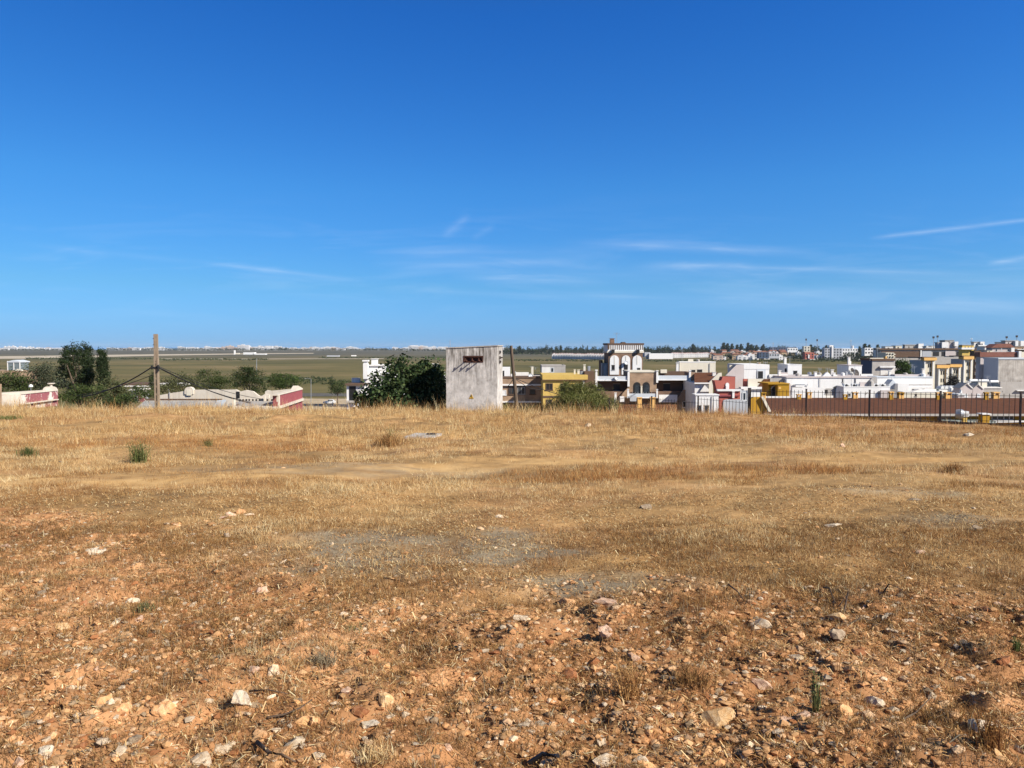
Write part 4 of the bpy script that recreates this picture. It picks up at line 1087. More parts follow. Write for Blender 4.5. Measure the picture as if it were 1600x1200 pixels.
ruin = [(371, 623), (378, 622), (386, 622.6), (391, 621), (396, 622), (402, 620.5), (408, 622), (413, 624), (420, 622.2), (431.7, 622), (431.7, 631), (371, 631)]
fpoly("window_wall", ruin, 66, .3, 'oldwhite', wm)
for x in (374.5, 379.5, 384.5, 389, 394.5, 400, 405.2, 411.5, 417.5, 424.5):
    fbox("window", x - 1.1, x + 1.3, 623.6, 629.8, 65.97, .05, 'dark', wm)
fbox("doorway", 368.2, 373.8, 612, 623, 69.5, .2, 'dark', wm)
fbox("pier", 411.4, 413.2, 618.5, 632, 65.6, .3, 'oldwhite', wm)
fbox("pier", 362.3, 365.5, 624.5, 640, 61.4, .3, 'cream', wm)
fbox("floor_slab", 356, 431.5, 631, 634.6, 62.6, 8, 'greyw', wm)
ww = thing("boundary_wall", "long whitewashed wall with a small round pediment behind the slotted pole", "wall", (X(320, 72), 72, gz1(X(320, 72), 72) - .5))
fpoly("wall", [(249, 640), (249, 617.5), (266, 614.4), (288, 611), (302, 609.4), (330, 608.8), (352, 609.2), (368, 608.9), (373, 611.5), (373, 640)], 72, .4, 'oldwhite', ww)
pd = [(287.8, 616)] + [(294.8 - 6.9 * math.cos(math.pi * k / 12), 611 - 6.4 * math.sin(math.pi * k / 12)) for k in range(0, 13)] + [(301.8, 616)]
fpoly("pediment", pd, 71.88, .5, 'oldwhite', ww)
fpoly("pediment_panel", [(291, 618)] + [(294.8 - 3.6 * math.cos(math.pi * k / 8), 611.5 - 3.6 * math.sin(math.pi * k / 8)) for k in range(0, 9)] + [(298.6, 618)], 71.85, .1, 'cream', ww)
fbox("downpipe", 263.6, 265.2, 613, 626, 71.9, .08, 'greyw', ww)
rf = thing("corrugated_roof", "low grey corrugated roof in front of the whitewashed wall", "roof", (X(285, 62), 62, Z(645, 62)))
mb = MB(); a, b, c, e = W(206, 642, 59.5), W(352, 641.5, 59.5), W(352, 625.6, 68.5), W(226, 626.2, 68.5)
for q in ((a, b, c, e),): mb.quad(*q); mb.quad(*[Vector((v.x, v.y, v.z - .12)) for v in (e, c, b, a)])
mb.quad(a, Vector((a.x, a.y, a.z - .12)), Vector((b.x, b.y, b.z - .12)), b); mb.quad(b, b - Vector((0, 0, .12)), c - Vector((0, 0, .12)), c); mb.quad(c, c - Vector((0, 0, .12)), e - Vector((0, 0, .12)), e); mb.quad(e, e - Vector((0, 0, .12)), a - Vector((0, 0, .12)), a)
mb.build("sheeting", MT['sheet'], rf)
mb = MB(); a, b, c, e = W(330, 638, 61.8), W(346, 637, 61.8), W(353.4, 624.4, 66), W(340, 625.4, 66)
mb.quad(a, b, c, e); mb.quad(*[v - Vector((0, 0, .1)) for v in (e, c, b, a)])
mb.build("lifted_sheet", MT['bluesheet'], rf)
fbox("roof_beam", 227, 345, 623.4, 625.6, 69.0, .3, 'darkbrown', rf)
fbox("gable_wall", 224, 354, 626.4, 655, 67.6, .3, 'greyw', rf)

# ================================================================== BUILDINGS OF THE TOWN
def h_white_left():
    b = Bld("white_house", "white house with two roof chimneys half hidden behind the dark fig tree", "house", 569, 617, 586, 88, 9, 'cleanwhite')
    b.cap('cleanwhite', .14, .12)
    b.box("stair_tower", 576, 600, 571.5, 586.5, 'cleanwhite', .3, 4)
    b.box("stair_tower_cap", 575, 601, 570.2, 571.6, 'cleanwhite', .1, 4.4)
    b.chimney(567.5, 575, 562.5, 592, 'cleanwhite', -.6, .55); b.chimney(580.5, 589.5, 560.5, 571, 'cleanwhite', 1.2, .6)
    b.box("side_wing", 541.5, 570, 602, 660, 'cleanwhite', -1.5, 6)
    b.box("wing_roof", 539, 571, 599.4, 602.1, 'darkbrown', -1.9, 6.6)
    b.box("wing_parapet", 549.5, 562, 590.5, 599.5, 'cleanwhite', .6, .5)
    b.box("recess", 545.4, 556, 603.5, 626, 'dark', -1.53, .05); b.box("balcony_slab", 540.5, 558, 626.2, 629, 'greyw', -2.0, .8)
    b.box("porch_wall", 547, 556, 636, 652, 'tanbrick', -1.9, .3)
h_white_left()
b = Bld("red_roof_house", "distant house with an orange tiled roof glimpsed over the fig tree", "house", 654, 675, 574.5, 230, 12, 'white', yb=600)
b.poly("roof", [(652.5, 575), (656, 571.5), (674, 571.5), (675.5, 580), (653, 579)], 'redtile', -.4, 8)
b.box("white_wing", 671, 683, 568.5, 574, 'white', 3, 5); b.chimney(653.5, 656, 567.5, 576, 'white', 1)
b = Bld("white_hut", "small white hut between the fig tree and the stained tower", "hut", 675, 692, 582.5, 140, 6, 'cleanwhite', yb=600)
b.poly("shed_roof", [(674, 582.5), (686, 585), (693, 593), (690, 593), (684, 586.5), (674, 584)], 'greyw', -.3, 6.4)

b = Bld("brown_apartment_house", "brown rendered apartment house with white floor bands right of the stained tower", "house", 776, 849, 590.5, 112, 11, 'tanbrick')
clutter(b, 5, 6)
b.box("roof_kiosk", 783, 797, 574.3, 591, 'cleanwhite', 3, 4); b.opening(784.4, 788, 579.5, 590.4, 'kiosk_door', 'dark', 3)
b.box("terrace_wall", 798, 848, 586.3, 591, 'white', 5, .3); b.cap('darkbrown', .2, .08)
for y in (600.2, 626.8): b.box("floor_band", 776, 848.6, y, y + 2.4, 'cleanwhite', -.35, .5)
b.box("balcony_shade", 793.8, 821.5, 602.8, 617.3, 'dark', -.02, .06)  # flat dark sheet paints the shade inside the balcony
b.win(794.5, 807, 604, 616.5, 'darkbrown', 'glass', -.05, bars=2); b.win(808.5, 820.6, 604.6, 616.3, 'greyw', 'glass', -.05, bars=1)
b.win(827.5, 836.8, 608.2, 617, 'darkbrown', 'glass'); b.win(784.6, 791.2, 609.5, 618, 'white_plain', 'white_plain')
b.box("band_shade", 776, 848, 629.6, 634.5, 'darkbrown', -.1, .2); b.opening(799, 806, 636, 643)  # dark brown strip paints the shade under the lower floor band
b.pipe(846, 588, 640, .05, 'metal', -.2)
b.box("chimney", 798, 802, 584.3, 591, 'white', 2, .5); b.dish(829, 588, .4, 2); b.chimney(829.8, 833, 573, 588, 'cream', 8)

b = Bld("yellow_house", "yellow painted house with a flat parapet and dark windows", "house", 848.5, 912, 594, 105, 9, 'yellow')
b.box("parapet_face", 847.6, 918.4, 586, 593.2, 'yellow', -.12, 9.3); b.box("cornice", 847.2, 919, 593.2, 594.4, 'darkbrown', -.3, 9.6)
for x in (852.5, 875.5, 898.2): b.win(x, x + 11.4, 598.8, 610, 'darkbrown', 'dark', bars=1)
b.box("corner_pilaster", 910.4, 913.2, 594.5, 630, 'cream', -.1, .2)
b.box("floor_band", 848.3, 912.3, 618.5, 621.5, 'darkbrown', -.08, .3)
for x in (853, 876, 899): b.win(x, x + 10, 624, 634, 'darkbrown', 'dark')
b.box("dark_side_house", 913.4, 929, 580.5, 650, 'darkbrown', 1.2, 8)
for (x0, x1, y0, y1) in ((896.6, 899.2, 577, 585.6), (902.2, 906, 577.6, 585.6), (911.6, 914.8, 569.5, 585.8)): b.chimney(x0, x1, y0, y1, 'cream', 3.5)
b.pipe(920, 572, 585, .2, 'metal', 4, 'water_tank'); b.pipe(908.5, 580, 586, .25, 'metal', 2)
b = Bld("grey_roof_kiosk", "grey flat rooftop cabin with one small window above the yellow house", "kiosk", 846.5, 883.5, 571.8, 118, 5.5, 'greyw', yb=588)
b.win(860.2, 865.4, 574.4, 582, 'paleblue', 'glass'); b.parapet(.12, .15, 'greyw'); b.box("panel", 846.4, 860, 573.6, 587, 'white', -.03, .06); b.box("white_post", 830.5, 833.5, 573, 589, 'cream', 0, .4)

def arch_tower():
    b = Bld("arched_tower", "brown and white tower with three tall arches and a striped parapet", "tower", 950.5, 1004, 549, 128, 6.2, 'brown')
    b.box("frieze", 949.5, 1005, 537.6, 549.2, 'cleanwhite', .1, 6.0)
    n = 17
    for i in range(n):
        x = 951 + 53 * i / (n - 1); b.box("baluster", x - .5, x + .5, 539.2, 546.4, 'darkbrown', .06, .1)
    b.box("top_coping", 948.6, 1006, 536.2, 538.8, 'darkbrown', .04, 6.3); b.box("white_band", 948.4, 1006, 548.6, 551.4, 'cream', -.08, 6.3)
    for x in (955.5, 994.5): b.box("corner_lantern", x, x + 4.6, 546, 551.2, 'dark', -.5, .5)
    b.chimney(953, 959.6, 528.6, 538, 'brown', 1.5); b.chimney(949.4, 952, 537, 545, 'darkbrown', -.3)
    b.antenna(963, 519.5, 537, 2.5, 4, .9); b.poly("roof_mound", [(969, 537), (972, 534.4), (976, 534.4), (979, 537)], 'darkbrown', 2, 1.5)
    for (x0, x1, yb, w) in ((952.8, 967, 585.4, (955.6, 960.4, 570.5, 578)), (971.2, 984.4, 585.4, (974.6, 980.8, 570, 578.4)), (988.2, 1002.6, 580.6, (995.4, 1000.4, 575, 578.6))):
        a = b.poly("arch_panel", arch_poly(x0, x1, 555.2, yb), 'cleanwhite', -.12, .3)
        b.opening(w[0], w[1], w[2], w[3], 'window', 'dark', -.13)
        cx = (x0 + x1) / 2; b.box("arch_mullion", cx - .35, cx + .35, 556.2, 569.5, 'cream', -.17, .1)
    b.dish(977.8, 567, .35, -.5)
    b.box("annexe", 940.5, 950.2, 567.5, 590, 'greyw', 1.5, 4); b.box("annexe", 938.6, 941.6, 563, 590, 'darkbrown', 3.2, 3)
    b.poly("side_gable", [(943.5, 572), (951, 566), (951, 590), (943.5, 590)], 'greyw', .6, .4)
    return b
arch_tower()

def brick_terrace():
    b = Bld("brick_terrace_house", "brown brick house with two railed roof terraces and a double arched balcony", "house", 929, 1084, 612, 110, 8, 'brown', sink=1.5)
    # left wing
    b.box("upper_wall", 931, 983.5, 594.5, 612.2, 'darkbrown', 1.4, 6.4)
    b.box("terrace_front", 930.5, 982.5, 587.8, 593.8, 'paleblue', -.15, .25); b.box("terrace_slab", 930, 983.2, 593.8, 595.2, 'cleanwhite', -.3, 2.0)
    for x in (930.3, 980.6): b.chimney(x, x + 3.2, 577.6, 604, 'cleanwhite', -.35, .3, name='terrace_post')
    b.opening(958.2, 968.4, 600, 610.2, 'window', 'dark', 1.4); b.opening(932.6, 938.8, 600, 608.4, 'window', 'dark', 1.4)
    b.poly("stair_ramp", [(962, 626), (981, 606), (984, 606), (984, 630), (962, 632)], 'tanbrick', -.5, .4)
    b.chimney(960.4, 963.6, 613.6, 628, 'cleanwhite', -1, .3, name='white_post')
    # middle gable
    b.box("middle_wall", 983.2, 1026, 581.5, 612.5, 'tanbrick', -.1, 6); b.box("middle_coping", 982.6, 1026.6, 580, 581.8, 'cream', -.2, 6.2)
    for x0, x1 in ((989.6, 1001), (1004, 1015.4)):
        b.poly("arch_opening", arch_poly(x0, x1, 597, 614.5), 'dark', -.14, .1)
        b.poly("arch_glass", arch_poly(x0 + 2.4, x1 - 1.4, 601, 614), 'glass', -.16, .05)
    b.chimney(1001.2, 1003.8, 603, 616, 'cream', -.3, .2, name='column')
    b.box("balcony_front", 980.6, 1027.4, 615, 620.8, 'paleblue', -1.3, .2); b.box("balcony_slab", 980, 1028, 620.8, 622.2, 'cleanwhite', -1.35, 1.4)
    for x in (980.2, 1025.6): b.chimney(x, x + 2.6, 608, 622, 'cleanwhite', -1.4, .3, name='balcony_post')
    for i in range(10): b.pipe(984 + 4.3 * i, 612.4, 615, .03, 'metal', -1.2, 'baluster')
    b.box("shutter_panel", 984.6, 994.6, 618.6, 627, 'bluegrey', -1.6, .1)
    # right wing
    b.box("upper_wall", 1026.2, 1077, 594, 612.2, 'darkbrown', 1.4, 6.4)
    b.box("terrace_front", 1027.4, 1077, 586.8, 593, 'paleblue', -.15, .25); b.box("terrace_slab", 1026.6, 1078, 593, 594.4, 'cleanwhite', -.3, 2)
    for x in (1025.4, 1076.6): b.chimney(x, x + 3, 578.6, 598, 'cleanwhite', -.35, .3, name='terrace_post')
    b.opening(1036.4, 1047, 599.6, 610.2, 'window', 'dark', 1.4); b.opening(1066.4, 1076, 599.4, 609, 'window', 'dark', 1.4)
    b.poly("gable_shoulder", [(1060, 622), (1068, 609.4), (1084.4, 609), (1084.4, 650), (1060, 650)], 'tanbrick', -.5, .5)
    b.box("corner_pilaster", 1079, 1085.4, 582, 650, 'tanbrick', -.25, 4)
    b.win(1066.8, 1076.4, 627.2, 637, 'cleanwhite', 'dark', -.52)
    b.box("lower_white_wall", 1030, 1058.6, 617, 628.6, 'cleanwhite', -.8, .4); b.box("white_box", 969, 975.6, 619.6, 628, 'cleanwhite', -2, .6)
    b.box("roof_cabin", 1034, 1076.4, 580.6, 587, 'darkbrown', 5.5, 2); b.box("roof_cabin", 1032, 1042, 577.4, 583, 'cream', 5.2, .3)
    b.dish(962.6, 591, .3, -.4)
brick_terrace()
b = Bld("cream_flat_house", "plain cream flat roofed block behind the brick terraces", "house", 1061.5, 1117.8, 566.2, 138, 2.4, 'cream', yb=592)
clutter(b, 3, 7)
b.chimney(1056.4, 1060.2, 566.6, 581, 'cleanwhite', -.5); b.opening(1079, 1086.2, 578, 581.6); b.opening(1089, 1097, 577.4, 581.6); b.parapet(.15, .2, 'cleanwhite'); b.pipe(1108.5, 567.6, 582, .05, 'metal', -.1)
b = Bld("brown_roof_house", "small house with a brown sloping roof and white gable edge", "house", 1085.6, 1108, 598, 104, 7, 'cleanwhite')
mb = MB(); r0, r1, r2, r3 = W(1085, 597.6, 103.6), W(1108.6, 597.6, 103.6), W(1121.5, 582, 110.5), W(1085, 582, 110.5)
mb.quad(r0, r1, r2, r3); mb.quad(*[v - Vector((0, 0, .2)) for v in (r3, r2, r1, r0)]); mb.quad(r0, r0 - Vector((0, 0, .2)), r1 - Vector((0, 0, .2)), r1)
mb.build("roof", MT['rooftile'], b.root)
b.poly("gable_wall", [(1107.8, 660), (1107.8, 597.5), (1122, 583.2), (1127.6, 582.4), (1127.6, 590), (1114, 600), (1114, 660)], 'cream', -.3, .35)
b.box("roof_edge", 1085, 1108.6, 597.8, 599.8, 'cleanwhite', -.5, .3); b.chimney(1113.4, 1118.6, 581.4, 588, 'white', 4); b.poly("white_canopy", [(1094, 612), (1101, 601.5), (1107.6, 608), (1107.6, 612)], 'white', -.4, .3)
b = Bld("white_front_house", "low white house front with two narrow windows behind the railings", "house", 1087.4, 1123, 617.4, 88, 1.6, 'cleanwhite')
b.win(1090.4, 1097, 632.6, 646.4, 'greyw', 'glass'); b.win(1100.4, 1109, 632.6, 646.4, 'greyw', 'glass'); b.cap('cleanwhite', .12, .08); b.pipe(1114.6, 618, 650, .05, 'metal', -.15)
b = Bld("red_house", "bright red house with a small white niche in its roof wall", "house", 1124, 1163, 610.6, 92, 2.4, 'red')
b.poly("upper_wall", [(1116.2, 594.5), (1127, 594.5), (1129, 588.8), (1148.6, 588.8), (1148.6, 611), (1120.2, 611)], 'red', 1.0, 1.3)
b.poly("niche", arch_poly(1133.8, 1139.4, 598, 607.6), 'cleanwhite', .9, .2); b.box("niche_base", 1134.4, 1138.8, 603, 611, 'cleanwhite', .8, .3)
b.box("lintel", 1121, 1158.5, 608.4, 611.2, 'cleanwhite', -.25, .6); b.box("maroon_strip", 1124.2, 1156, 616.8, 619.4, 'maroon', -.2, .3)  # dark maroon strip across the red wall
b.chimney(1144.6, 1148, 611.5, 622.4, 'cleanwhite', -.3, .25, name='white_post')
b.poly("garage_door", [(1130, 660), (1130, 626), (1135, 624), (1157, 624), (1168.6, 628), (1168.6, 660)], 'bluegrey', -1.6, .12)
b.box("glazed_porch", 1157, 1169.4, 610, 628.4, 'bluegrey', -1.2, .1); b.box("porch_frame", 1157, 1158.2, 609, 629, 'cleanwhite', -1.3, .1); b.box("porch_frame", 1168.4, 1169.6, 609, 649, 'cleanwhite', -1.3, .1)
b.win(1160.2, 1166.2, 613, 626, 'white_plain', 'glass', -1.24)
b = Bld("white_terrace_house", "white house with a sunken porch and dark door above the grey shaded side", "house", 1162.2, 1201.6, 576.6, 118, 9, 'cleanwhite', yb=650)
clutter(b, 3, 14)
b.box("front_lintel", 1162, 1201.8, 569.6, 576.8, 'cleanwhite', -.05, 9.1); b.box("porch_shade", 1182, 1196, 576.9, 591.2, 'paleblue', -.03, .06); b.door(1183.8, 1191.8, 580, 591, 'dark', -.06)  # flat pale blue panel paints the porch's shade, wall is not cut back
b.poly("shaded_side_gable", [(1133.6, 586.8), (1150.2, 570), (1162, 570), (1162, 607), (1148.8, 607), (1148.8, 588)], 'pinkgrey', -3.0, .35)  # grey piece paints the house's left face as it looks in shade
b.box("terrace_wall", 1201.8, 1231, 585, 591, 'cleanwhite', -.2, .3); b.poly("terrace_step", [(1201.8, 591), (1201.8, 589), (1211, 585), (1216, 585), (1210, 591)], 'cleanwhite', -.6, .3)
b.chimney(1184.6, 1187.2, 566.4, 570, 'tanbrick', 3); b.antenna(1195.6, 566, 570, 4, 3, .6)
b.box("red_wall", 1161.5, 1168.8, 592, 604.8, 'red', -4.4, .3); b.box("cream_wall", 1168.8, 1203, 592, 606.8, 'cream', -5, .3)
b.poly("roof_slope", [(1183.6, 605), (1194, 592.2), (1203.4, 592.2), (1203.4, 605)], 'rooftile', -5.15, .12); b.box("grey_wall", 1203.2, 1229, 591, 601, 'greyw', -5.2, .3)
b.box("white_ledge", 1158, 1200.4, 604.8, 608, 'cleanwhite', -6, 1.2); b.box("white_yard_wall", 1170, 1202, 608.4, 640, 'cleanwhite', -5.6, .3)
b = Bld("white_kiosk", "white rooftop cabin with one square dark window and a dish on its shaded side", "kiosk", 1230.4, 1252.4, 570.2, 125, 4.8, 'cleanwhite', yb=592)
clutter(b, 2, 4)
b.opening(1239.2, 1245.4, 579.4, 587.2); b.dish(1228.4, 579.4, .45, .6, 'iron'); b.pipe(1220.4, 583, 591, .12, 'paleblue', .9); b.parapet(.1, .15, 'cleanwhite')
b = Bld("long_white_house", "long low white house with a stepped roof wall and little roof finials", "house", 1229, 1364, 590.4, 112, 9, 'cleanwhite')
clutter(b, 9, 1)
b.box("roof_edge", 1228.6, 1364.6, 588.8, 590.6, 'pinkgrey', -.12, 9); b.box("roof_wall", 1252, 1308, 585.6, 590, 'white', 2.5, .3)
b.chimney(1272.6, 1276.4, 581, 589.4, 'cleanwhite', 2, .4); b.poly("finial", [(1284, 589), (1290, 583), (1292.5, 581.4), (1295, 583), (1300.6, 589)], 'cleanwhite', 2, .5); b.chimney(1301.8, 1305.4, 582.2, 589, 'cleanwhite', 2)
for x in (1280.6, 1292.6): b.antenna(x, 575.6, 583, 2.4, 3, .5)
for x in (1281, 1318.5, 1337): b.pipe(x, 590, 606, .04, 'metal', -.1, 'downpipe')
b.box("awning", 1243.4, 1259.4, 601, 604.6, 'cleanwhite', -1.0, .9); b.box("awning_bar", 1243.2, 1258, 600.4, 601.2, 'metal', -1.05, .2); b.box("terrace_wall", 1238, 1290, 605.6, 640, 'cleanwhite', -2.2, .3)
b.poly("lamp_bracket", [(1259, 606), (1261.6, 600), (1262.4, 600), (1260, 606)], 'metal', -1.2, .1); b.opening(1289, 1293.6, 609, 615, 'window', 'dark', -2.2)
b.poly("shade_triangle", [(1354.6, 598.6), (1363.2, 590), (1369.4, 589), (1369.4, 599)], 'greyw', -1.5, .3); b.opening(1315.4, 1316.8, 592, 597); b.opening(1335.4, 1336.8, 592, 597)  # grey triangle is shade put into the colour
b.box("covered_yard", 1291, 1306, 607, 618, 'greyw', -2.1, .2)
b.box("pipe_stack", 1306, 1318.4, 606, 622, 'navy', -2.4, .8); b.poly("stack_hood", [(1305.4, 606), (1312, 602.8), (1319, 602.6), (1319, 606)], 'iron', -2.5, 1)
b = Bld("yellow_roof_house", "ochre rooftop house with a curved opening in its shaded wall", "house", 1215.4, 1233.4, 600.6, 90, 3.6, 'ochre', yb=632)
b.box("side_wall", 1201, 1215.3, 600, 626, 'ochre', .9, 2.4); b.box("roof_slab", 1200.4, 1234.2, 598.8, 600.7, 'ochre', -.1, 3.9); b.poly("curved_opening", arch_poly(1204.6, 1212.6, 602.4, 622), 'dark', .84, .1); b.poly("opening_rim", [(1204.8, 608), (1206.4, 604), (1210, 602), (1212, 602.6), (1208, 604.6), (1206, 608)], 'cream', .78, .08)
b.box("white_corner", 1233.4, 1236, 601, 622, 'pinkgrey', .3, .4); b.pipe(1217.8, 594.6, 600, .05, 'iron', .5); b.box("panel_mark", 1216.6, 1220.4, 604.6, 608, 'orange', -.03, .05)
b = Bld("white_cabin", "white rooftop cabin with a broad shaded left wall and a black dish", "kiosk", 1325.6, 1346, 571, 122, 4.4, 'cleanwhite', yb=592)
clutter(b, 2, 5)
b.cap('pinkgrey', .12, .08); b.dish(1336.4, 583, .6, -.6, 'iron'); b.dish(1331, 578.4, .35, -.4, 'iron'); b.box("parapet", 1345, 1364, 584.4, 588.6, 'cleanwhite', -1, .3)
b = Bld("grey_cornice_house", "pale grey house with a slate blue shaded side and a pair of small dark windows", "house", 1362.2, 1397.6, 563.4, 146, 4.6, 'greyw', yb=596)
clutter(b, 3, 12)
MB().box(b.a - .08, b.a - .004, b.d + .03, b.d + 4.58, b.zb, b.zt - .01).build('dark_side_shade', MT['navy'], b.root); b.box('roof_edge', 1361.6, 1398.2, 560.6, 563.5, 'darkbrown', -.2, 5)  # slate blue side panel paints the left face's shade
b.box("white_front", 1375.4, 1397.4, 573.6, 588, 'white', -.06, .2); b.box("ledge", 1374.6, 1398.6, 572.4, 574.4, 'cleanwhite', -.5, .7); b.opening(1383, 1385.8, 577.6, 583); b.opening(1387.2, 1390, 577.6, 583); b.poly("low_roof", [(1368, 590), (1376, 587), (1397, 584.6), (1404, 588.6), (1404, 590)], 'darkbrown', -2, 1)
b = Bld("white_flat_building", "broad white flat roofed building with a row of air conditioners in front", "building", 1370.4, 1457, 589.8, 116, 3, 'cleanwhite')
clutter(b, 7, 2)
b.box("roof_line", 1369.8, 1457.6, 588.4, 590, 'paleblue', -.1, 3.2); b.box("upper_roof", 1398, 1452, 585.4, 588.5, 'pinkgrey', 1, 2); b.box("lower_block", 1403, 1420, 599.4, 632, 'cleanwhite', -4, 3.5); b.box("lower_block", 1420, 1456, 605, 640, 'cleanwhite', -3, 2.5)
b.poly("little_house", [(1388.6, 608), (1388.6, 601), (1395, 593), (1402.4, 601), (1402.4, 608)], 'paleblue', -3, 1.6); b.opening(1425.6, 1434.6, 608, 611.6, 'vent', 'dark', -3); b.opening(1442, 1445, 607.6, 611, 'window', 'dark', -3); b.box("string_course", 1420.2, 1456, 600.6, 601.6, 'greyw', -.04, .1)
b.pipe(1393.4, 589, 598, .06, 'cleanwhite', -2.6, 'vent_pipe')
b = Bld("white_plant_building", "white walled plant building under a row of six air conditioners", "building", 1318.5, 1391, 604.8, 98, 2.2, 'cleanwhite')
clutter(b, 3, 3)
b.parapet(.08, .2, 'cleanwhite'); b.box("notch", 1377, 1391, 609.8, 622, 'pinkgrey', -.4, .3); b.opening(1326, 1329.4, 615.4, 618.4); b.poly("wall_emblem", [(1351, 617), (1355, 612.6), (1357, 613), (1353, 617.6)], 'greyw', -.02, .03)
for i, x in enumerate((1319.6, 1331.6, 1343.4, 1355.2, 1366, 1376)):
    t = thing("air_conditioner", ["leftmost white air conditioner of the six on the plant building roof", "second white air conditioner from the left on the plant building roof", "third air conditioner on the plant building roof, left of the row's middle", "fourth air conditioner on the plant building roof, right of the row's middle", "fifth air conditioner on the plant building roof, next to the last", "last air conditioner at the right end of the plant building roof row"][i], "air conditioner", (X(x, 99), 99, Z(604.6, 99)), 0, "air conditioners on the plant building roof")
    w = 8.4; a, c, z0, z1 = X(x, 99), X(x + w, 99), Z(604.7, 99) - .0, Z(599.8, 99)
    MB().box(a, c, 99, 99.45, z0, z1).build("casing", MT['white_plain'], t)
    fan = MB().tube([(a + (c - a) * .36, 98.97, (z0 + z1) / 2), (a + (c - a) * .36, 99.01, (z0 + z1) / 2)], min(.17, (z1 - z0) * .42), 14); fan.build("fan_grille", MT['dark'], t)
    MB().box(a + (c - a) * .66, c - .05, 98.98, 99.01, z0 + .08, z1 - .12).build("side_grille", MT['greyw'], t)

def flats():
    specs = [("pale yellow apartment block with orange eaves, leftmost and tallest left block", 1441.4, 1460.4, 563.2, 270, 1420.6, (1443, 1463, 558.8, 563.2), ((1449, 568.6), (1452.4, 568.6), (1449, 581.4), (1452.4, 581.4), (1449, 593.6), (1452.4, 593.6))),
             ("pale yellow apartment block with orange eaves, lower block left of the middle", 1464, 1482.4, 575.2, 282, 1459.8, (1463.4, 1483.6, 570.4, 575.2), ((1469.4, 580), (1472.8, 580), (1469.4, 591.6), (1472.8, 591.6), (1469.4, 601), (1472.8, 601))),
             ("pale yellow apartment block with orange eaves, lower block right of the middle", 1484.6, 1501, 573.4, 286, 1482.6, (1484, 1502.6, 569.4, 573.6), ((1490, 578), (1493.6, 578), (1490, 590), (1493.6, 590))),
             ("pale yellow apartment block with orange eaves, rightmost and narrowest block", 1503.4, 1519.4, 561.2, 290, 1485, (1504.6, 1521, 556.8, 561.4), ((1509.4, 566), (1512.8, 566), (1509.4, 577.6), (1512.8, 577.6), (1509.4, 588.6), (1512.8, 588.6)))]
    for lab, x0, x1, yt, d, xs, ev, wins in specs:
        b = Bld("apartment_block", lab, "apartment block", x0, x1, yt, d, max(1.5, d * ((x0 - xs) / (xs - 800.0))), 'cream', "apartment blocks with orange eaves", yb=625)
        D = b.depth; MB().box(b.a - .1, b.a - .005, b.d + .05, b.d + D - .05, b.zb, b.zt - .02).build('side_shade', MT['pinkgrey' if xs > 1450 else 'bluegrey'], b.root)  # separate side colour puts the left face's shade into the wall
        b.box("eaves", ev[0], ev[1], ev[2], ev[3], 'orange', -1.0, 2.4)
        b.box("roof", x0 - 1, x1 + .6, ev[2] - .9, ev[2] + .6, 'darkbrown', -.6, D + 1)
        for x, y in wins: b.opening(x, x + 2.1, y, y + 5.4)
        for k in (.12, .80): xx = x0 + (x1 - x0) * k; b.box("balcony_strip", xx, xx + 1.5, yt + 1, 620, 'cleanwhite', -.6, .6)
        xx = x0 + (x1 - x0) * .58
        b.box("yellow_strip", xx + 1.6, xx + 2.6, yt + 1.2, 620, 'orange', -.08, .1)
flats()
b = Bld("brown_side_building", "narrow dark brown building with stacked white balconies beside the yellow flats", "apartment block", 1521, 1531.4, 548, 300, 3, 'darkbrown', yb=620)
for y in (551, 561.6, 571.4, 582): b.box("balcony", 1525.4, 1531, y, y + 4.4, 'cleanwhite', -1.2, 1.2)
b = Bld("long_dark_apartments", "long dark brown flat roofed apartment building stretching behind the yellow flats", "apartment block", 1374, 1530, 546.6, 420, 5, 'greyw', yb=600)
clutter(b, 14, 8)
b.box("roof", 1372.6, 1531, 544.2, 546.8, 'darkbrown', -.8, 6.6)
b.box("dark_storey", 1376, 1436, 548.8, 558.4, 'darkbrown', -.3, .6)  # dark brown band across the left part of the storey
for (x0, x1) in ((1380, 1384), (1389.4, 1398), (1403, 1409), (1415.6, 1424), (1430, 1434), (1456, 1466), (1469.6, 1475), (1484, 1490), (1492.6, 1503), (1505, 1510)): b.opening(x0, x1, 549.6, 556.6)
for y in (552.8, 557): b.box("balcony", 1386, 1398, y, y + 1.6, 'cream', -1.2, 1)
b.box("white_pier", 1437, 1439, 546, 560, 'cleanwhite', -.6, .8); b.box("panel_wall", 1440, 1454, 548.6, 558, 'bluegrey', -.4, .6); b.box("panel_wall", 1476, 1491, 548.6, 556.4, 'pinkgrey', -.4, .6)
b = Bld("grey_party_wall_house", "house showing a big bare grey block wall at the right edge", "house", 1559.4, 1640, 561.4, 122, 3.8, 'conc')
MB().box(b.a - .06, b.a - .004, b.d + .02, b.d + 3.78, b.zb, b.zt - .01).build("blue_side_shade", MT['paleblue'], b.root); b.box("coping", 1558.6, 1641, 559.2, 561.5, 'paleblue', -.1, 4); b.box("lower_white_wall", 1563, 1640, 597, 650, 'greyw', -4, .3); b.box("grey_lean_to", 1528.4, 1536.5, 569.4, 600, 'bluegrey', 4, .8)  # bluish panel on the left face paints its shade
b.box("white_ledge", 1590, 1640, 609.6, 611, 'cleanwhite', -4.4, .5)
b = Bld("maroon_trim_building", "long pinkish building with a dark maroon roof band at right", "building", 1530.8, 1592, 557.4, 250, 2.4, 'pinkgrey', yb=600)
clutter(b, 5, 9)
